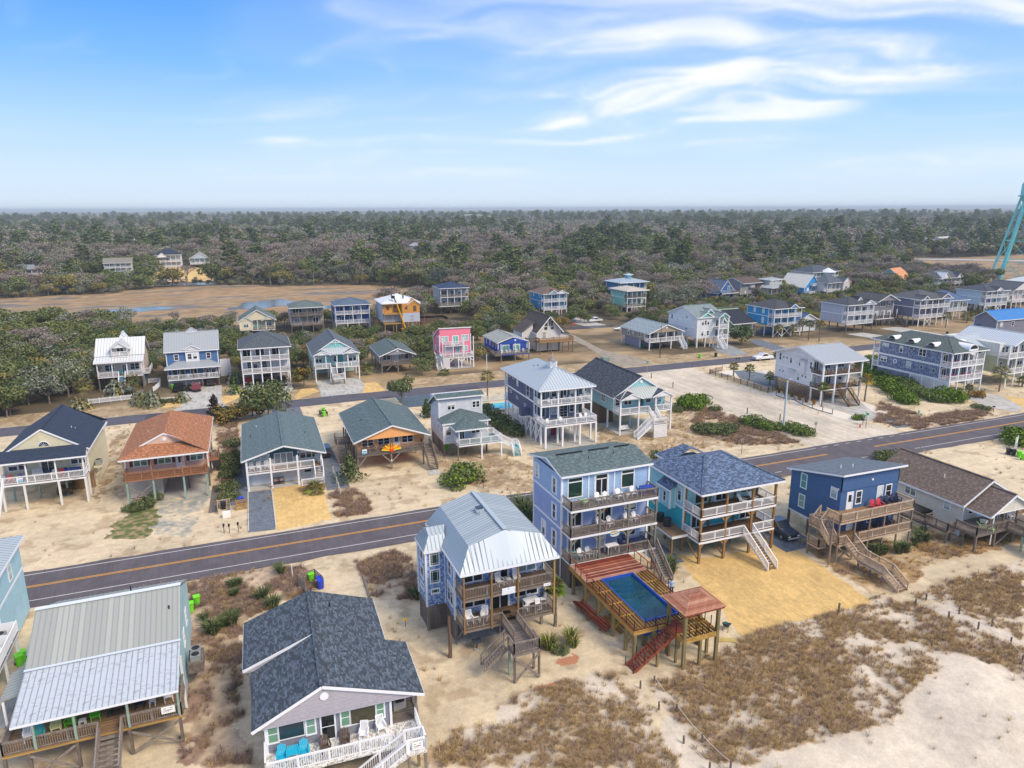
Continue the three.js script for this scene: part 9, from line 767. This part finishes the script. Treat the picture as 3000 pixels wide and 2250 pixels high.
// ---------- woods ----------
{
const boxes=[];scene.updateMatrixWorld(true);for(const o of scene.children)if(/^(beach_house|unfinished_house)/.test(o.name)){const b=new THREE.Box3().setFromObject(o);boxes.push([b.min.x - 2,b.max.x + 2,b.min.z - 2,b.max.z + 3]);if(b.max.z<-160){const d=abs(b.max.z)/ 100;const cx=(b.min.x + b.max.x)/ 2*.95,w=(b.max.x - b.min.x)/ 2 + 1;boxes.push([cx - w,cx + w,b.max.z,b.max.z + (b.max.z<-400?26:b.max.z<-220?15:12)]);}}
const marsh=[[-420,-285],[-90,-290],[-60,-288],[0,-270],[60,-286],[120,-330],[60,-402],[45,-400],[-20,-430],[-60,-402],[-100,-398],[-420,-400]],marsh2=[[388,-256],[520,-288],[700,-330],[700,-420],[500,-408],[430,-402],[400,-330]],clear=[[[40,-183],[110,-183],[110,-215],[84,-215]],[[88,-156],[112,-156],[135,-225],[108,-225]],[[60,-225],[80,-225],[80,-250],[60,-250]],[[124,-226],[134,-226],[126,-250],[112,-248]],[[160,-236],[172,-236],[170,-262],[160,-262]],[[420,-500],[660,-285],[680,-300],[440,-520]],[[-40,-448],[-5,-448],[-5,-560],[-40,-560]],[[-80,-450],[-45,-450],[-45,-500],[-80,-500]],[[-118,-438],[-5,-434],[-5,-486],[-118,-496]],[[310,-205],[420,-205],[420,-262],[380,-262]]];
const free=(x,z,m=0)=>{for(const b of boxes)if(x>b[0]- m&&x<b[1]+ m&&z>b[2]- m&&z<b[3]+ m)return false;for(const c of clear)if(inPoly(c,x,z))return false;const j=(fbm(x*.05,z*.05,3)- .5)*16;if(inPoly(marsh,x + j,z + j*.6)||inPoly(marsh2,x + j,z + j*.6))return false;return true;};
const inView=(x,z)=>{const u=x*cos(YAW)+ z*sin(YAW),d=x*sin(YAW)- z*cos(YAW);return d>20&&abs(u)<d*.76 + 12;};
const cand=[],r=rng(99);
const grid=(x0,x1,z0,z1,sp,sc,mix)=>{for(let x=x0;x<x1;x +=sp)for(let z=z0;z<z1;z +=sp){const X=x + (r()- .5)*sp*.9,Z=z + (r()- .5)*sp*.9;if(!inView(X,Z)||!free(X,Z))continue;const m=mix(X,Z);if(!m)continue;let t=r(),k=m[0][0];for(const[kk,w]of m){if(t<w){k=kk;break;}t -=w;}cand.push([hypot(X,Z),k,X,Z,sc[0]+ (sc[1]- sc[0])*r()]);}};
const patch=(x,z)=>fbm(x*.03 + 3,z*.03,3);
grid(-110,-33,-284,-158.5,4.5,[.95,1.5],(x,z)=>x>-38&&z>-172?null:patch(x,z)>.5?[['oak',.55],['ol',.25],['gr',.15],['ba',.05]]:[['oak',.3],['ol',.22],['gr',.4],['ba',.08]]);
grid(-33,110,-238,-186,4.6,[.65,1.05],(x,z)=>[['oak',.5],['ol',.25],['gr',.2],['ba',.05]]);grid(-33,60,-266,-238,5,[.7,1.1],(x,z)=>[['gr',.5],['oak',.25],['ba',.15],['ol',.1]]);
grid(12,18,-186,-160,3.2,[.6,.8],(x,z)=>null);grid(28.5,33,-186,-166,3,[.8,1.1],()=>[['oak',.7],['ol',.3]]);grid(43.5,48,-190,-168,3,[.8,1.1],()=>[['oak',.7],['ol',.3]]);grid(59,66,-190,-168,3.2,[.7,1],()=>[['oak',.5],['gr',.3],['ol',.2]]);
grid(110,330,-245,-194,5,[.6,1.0],(x,z)=>[['oak',.5],['ol',.25],['gr',.15],['ba',.1]]);grid(60,400,-330,-245,5.6,[1.0,1.6],(x,z)=>[['oak',.3],['gr',.25],['ba',.33],['ol',.12]]);
grid(-330,700,-520,-330,8.2,[1.4,2.3],(x,z)=>patch(x,z)>.5?[['oak',.42],['gr',.18],['ba',.18],['ol',.14],['pi',.08]]:[['oak',.25],['gr',.25],['ba',.3],['ol',.1],['pi',.1]]);
grid(-330,60,-446,-386,4,[.35,.75],(x,z)=>z>-372?null:[['gr',.5],['ba',.3],['ol',.2]]);cand.sort((a,b)=>a[0]- b[0]);const cnt={};const rest=[];let ind=0;
for(const c of cand){const[d,k,x,z,s]=c;cnt[k]=cnt[k]||0;if(ind<430&&cnt[k]<200){cnt[k]++;ind++;plant(k,x,z,s,r()*6.28,floor(r()*4));}else rest.push(c);}
// far woods: instanced, simpler crowns
const lo={oak:oakGeo(301,GREEN.concat(DARK),{n:620,s:.5,blobs:8}),ol:oakGeo(302,OLIVE.concat(GREEN),{n:600,s:.48,blobs:8,w:2.8}),gr:oakGeo(303,GREY,{n:600,s:.45,blobs:8}),ba:oakGeo(304,MAUVE.concat(TWIG),{n:560,s:.42,blobs:9,w:2.7,h:6}),pi:pineGeo(305)};
const far=(d0,d1,sp,sc)=>{for(let x=-d1;x<d1*1.2;x +=sp)for(let z=-d1*1.05;z<-300;z +=sp){const X=x + (r()- .5)*sp,Z=z + (r()- .5)*sp,d=hypot(X,Z);if(d<d0||d>d1||Z>-518&&X>-330&&X<700||!inView(X,Z))continue;if(d<900&&!free(X,Z))continue;const p=fbm(X*.006 + 9,Z*.012,4),q=fbm(X*.02,Z*.04 + 30,2),t=r();const k=p>.56?(t<.75?'ba':'gr'):p>.47?(t<.34?'ba':t<.6?'gr':t<.85?'oak':'ol'):(t<.45?'oak':t<.62?'pi':t<.75?'ol':t<.88?'ba':'gr');rest.push([d,k,X,Z,sc*(.8 + r()*.6)]);}};
far(0,900,9.6,2.0);far(900,1700,12.5,2.2);far(1700,3600,18,2.6);
const by={};for(const c of rest)(by[c[0]<700?c[1]+ 'N':c[1]]||=[]).push(c);for(const k of['oak','ol','gr','ba','pi'])lo[k + 'N']=k==='ba'?bareGeo(31):KIND[k][3][0];const nm={oak:'distant evergreen oaks',ol:'distant olive scrub oaks',gr:'distant grey oaks',ba:'distant leafless trees',pi:'distant pines'};
const M4=new THREE.Matrix4(),Qt=new THREE.Quaternion(),Ya=V(0,1,0),cc=new THREE.Color();
for(const k in by){const L=by[k];const parts=[['woodland_crowns',lo[k][0],leafMat]];if(k==='pi'||k==='ba'||k.endsWith('N'))parts.push(['woodland_trunks',lo[k][1],barkMat]);for(const[n,g,m]of parts){const im=new THREE.InstancedMesh(g,m,L.length);im.name=numbered(n);L.forEach(([d,,x,z,s],i)=>{Qt.setFromAxisAngle(Ya,hsh(i,5)*6.28);M4.compose(V(x,0,z),Qt,V(s*(.9 + hsh(i,1)*.3),s*(k[0]==='p'?.72:1)*(.85 + hsh(i,2)*.3),s));im.setMatrixAt(i,M4);const v=.85 + hsh(i,7)*.3;cc.setRGB(v*(1 + (hsh(i,8)- .5)*.12),v,v*(1 + (hsh(i,9)- .5)*.12));im.setColorAt(i,cc);});im.castShadow=im.receiveShadow=true;scene.add(im);tag(im,(k.endsWith('N')?'nearer ':'far ')+ nm[k.slice(0,2)==='oa'?'oak':k.slice(0,2)]+ ' massed over the mainland','woods',null,'stuff');}}
console.log('trees',ind,'instanced',rest.length,JSON.stringify(cnt));
// canopy sheet out to the skyline
{const g=new GB();g.c=[];const ring=[];for(let i=0;i<=60;i++)ring.push(3400*pow(4.2,i / 60));const na=420,pts=ring.map((d,i)=>{const o=[];for(let a=0;a<=na;a++){const t=YAW + (a / na - .5)*1.7,x=d*sin(t),z=-d*cos(t);o.push([x,9 + (hsh(i*7 + 1,a*3 + 2)- .3)*14 + (fbm(x*.002,z*.002,3)- .45)*16,z]);}return o;});for(let i=0;i<60;i++)for(let a=0;a<na;a++){g.quad(pts[i][a],pts[i][a + 1],pts[i + 1][a + 1],pts[i + 1][a]);const q=pts[i][a],p=fbm(q[0]*.0016,q[2]*.0032,3),c=p>.53?MAUVE[a % 3]:p>.46?OLIVE[a % 4]:DARK[a % 4],v=.7 + hsh(i,a)*.6;for(let m=0;m<4;m++)g.c.push(c[0]*v,c[1]*v,c[2]*v);}tag(mesh('forest_canopy',g.geo(),leafMat),'unbroken forest canopy reaching to the skyline','forest',null,'stuff');}
}
// ---------- dune grass and brush ----------
{
const r=rng(1234),grass=tuftGeo(401,26,.5,.5,.011,rgb(0xc2a572,0xab8f60,0x97805c,0xd0b480)),brush=tuftGeo(402,24,.48,.55,.010,rgb(0x907a6c,0xa0887a,0x7e6a5e,0xae9888)),dry=tuftGeo(403,24,.4,.48,.012,rgb(0xc2a674,0xab8c56,0xd0b480));const L={grass:[],brush:[],dry:[]};
const houses=[];for(const o of scene.children)if(/^(beach_house|pool_platform|timber_pavilion)/.test(o.name)&&o.position.z>-130){const b=new THREE.Box3().setFromObject(o);houses.push([b.min.x,b.max.x,b.min.z,b.max.z]);}
for(let x=-30;x<165;x +=.2)for(let z=-150;z<-26;z +=.2){const X=x + (r()- .5)*.4,Z=z + (r()- .5)*.4,k=classAt(X,Z);if(Z<-149||(Z>-89&&Z<-79.4)){r();continue;}let p=0,kind='grass';const n=duneN(X,Z),q=fbm(X*.55 + 9,Z*.55,4);if(k==='dune'){p=ss(.34,.55,n)*.7;kind=r()<.4?'brush':'grass';}else if(k==='scrub'){p=.62*(1 - ss(.45,.66,q));kind=r()<.75?'brush':'dry';}else if(k==='tan'){p=.45*(1 - ss(.5,.7,q));kind=r()<.3?'brush':'dry';}else if(k==='dry'){p=.03;kind='dry';}else if(!k){p=Z>-56&&X>15?.01*ss(.45,.6,n):.01*ss(.5,.6,n);kind=r()<.5?'grass':'brush';}if(r()<p&&!(houses.some(b=>X>b[0]&&X<b[1]&&Z>b[2]&&Z<b[3])&&r()<.8))L[kind].push([X,Z,k==='dune'?.42 + r()*.5:.5 + r()*.6]);}
const M4=new THREE.Matrix4(),Qt=new THREE.Quaternion(),Ya=V(0,1,0),cc=new THREE.Color();for(const[k,g,n,l]of[['grass',grass,'dune_grass','tan sea oats and dune grass tufts on the sand'],['brush',brush,'dead_brush','purplish brown dead brush over the scrub'],['dry',dry,'dry_weeds','dry straw coloured weeds round the lots']]){const im=new THREE.InstancedMesh(g,leafMat,L[k].length);im.name=n;L[k].forEach(([x,z,s],i)=>{Qt.setFromAxisAngle(Ya,hsh(i,3)*6.28);M4.compose(V(x,hgt(x,z)- .03,z),Qt,V(s,s*(.8 + hsh(i,6)*.5),s));im.setMatrixAt(i,M4);const v=.75 + hsh(i,1)*.5;im.setColorAt(i,cc.setRGB(v,v*(.96 + hsh(i,4)*.08),v));});im.castShadow=im.receiveShadow=true;scene.add(im);tag(im,l,'grass',null,'stuff');}console.log('tufts',L.grass.length,L.brush.length,L.dry.length);
}
// ---------- printed signs: colours and marks only, too small to read in the photograph ----------
{
const tx={};const paintSign={
rental:(x,y)=>{if(x<.05||x>.95||y<.06||y>.94)return[.96,.95,.93];if(y>.42&&y<.58&&x>.14&&x<.86&&hsh(floor(x*34),floor(y*20))>.25)return[.72,.42,.36];if(y>.2&&y<.36&&x>.12&&x<.6&&hsh(floor(x*40),floor(y*26))>.4)return[.6,.62,.78];for(const c of[.25,.75])if(hypot((x - c)*1.3,(y - .8)*2.4)<.16)return[.42,.68,.68];return[.93,.95,.94];},
crest:(x,y)=>hypot((x - .5)*3.6,(y - .62))<.3?[.7,.85,.9]:y>.3&&y<.5&&hsh(floor(x*36),2)>.5?[.74,.78,.84]:[.95,.96,.97],plate:(x,y)=>y>.3&&y<.66&&x>.1&&x<.9&&hsh(floor(x*22),3)>.45?[.68,.7,.78]:[.96,.96,.96],plaque:(x,y)=>y>.3&&y<.7&&x>.1&&x<.9&&hsh(floor(x*26),floor(y*6))>.5?[.35,.36,.36]:[.93,.92,.86],marks:(x,y)=>x % .25>.03&&x % .25<.22&&hsh(floor(x*30),floor(y*5))>.35?[.42,.43,.47]:[.9,.91,.93],banner:(x,y)=>y<.3?[.38,.68,.8]:y>.42&&y<.62&&x>.1&&x<.9?[.36,.47,.66]:[.9,.94,.97],red:(x,y)=>y<.5?[.8,.2,.18]:[.93,.93,.92],faded:(x,y)=>y>.35&&y<.55&&hsh(floor(x*20),1)>.4?[.78,.58,.52]:y>.6&&hsh(floor(x*16),4)>.5?[.72,.74,.7]:[.92,.9,.86],
surf:(x,y)=>{const d=hypot((x - .5)*2,(y - .5)*2);if(d>.98)return[.9,.9,.9];const w=y + .06*sin(x*6);return w>.68?[.86,.62,.42]:w>.58?[.93,.92,.88]:w>.42?[.16,.5,.58]:w>.32?[.62,.86,.9]:[.88,.85,.78];},
};
for(const[par,x,y,z,w,h,rot,k]of SIGNS){tx[k]||=(()=>{const t=tex(128,64,(i,j)=>paintSign[k]((i + .5)/ 128,(j + .5)/ 64),true);t.wrapS=t.wrapT=THREE.ClampToEdgeWrapping;const m=S({map:t,roughness:.6});m.name='sign print ' + k;return m;})();const g=k==='surf'?new THREE.CircleGeometry(.5,28):new THREE.PlaneGeometry(1,1);const m=mesh('sign_print',g,tx[k],par);m.position.set(x,y,z);m.scale.set(w,h,1);}
}
scene.traverse(o=>{if(o.isMesh){o.castShadow=o.receiveShadow=true;}});
renderer.render(scene,camera);
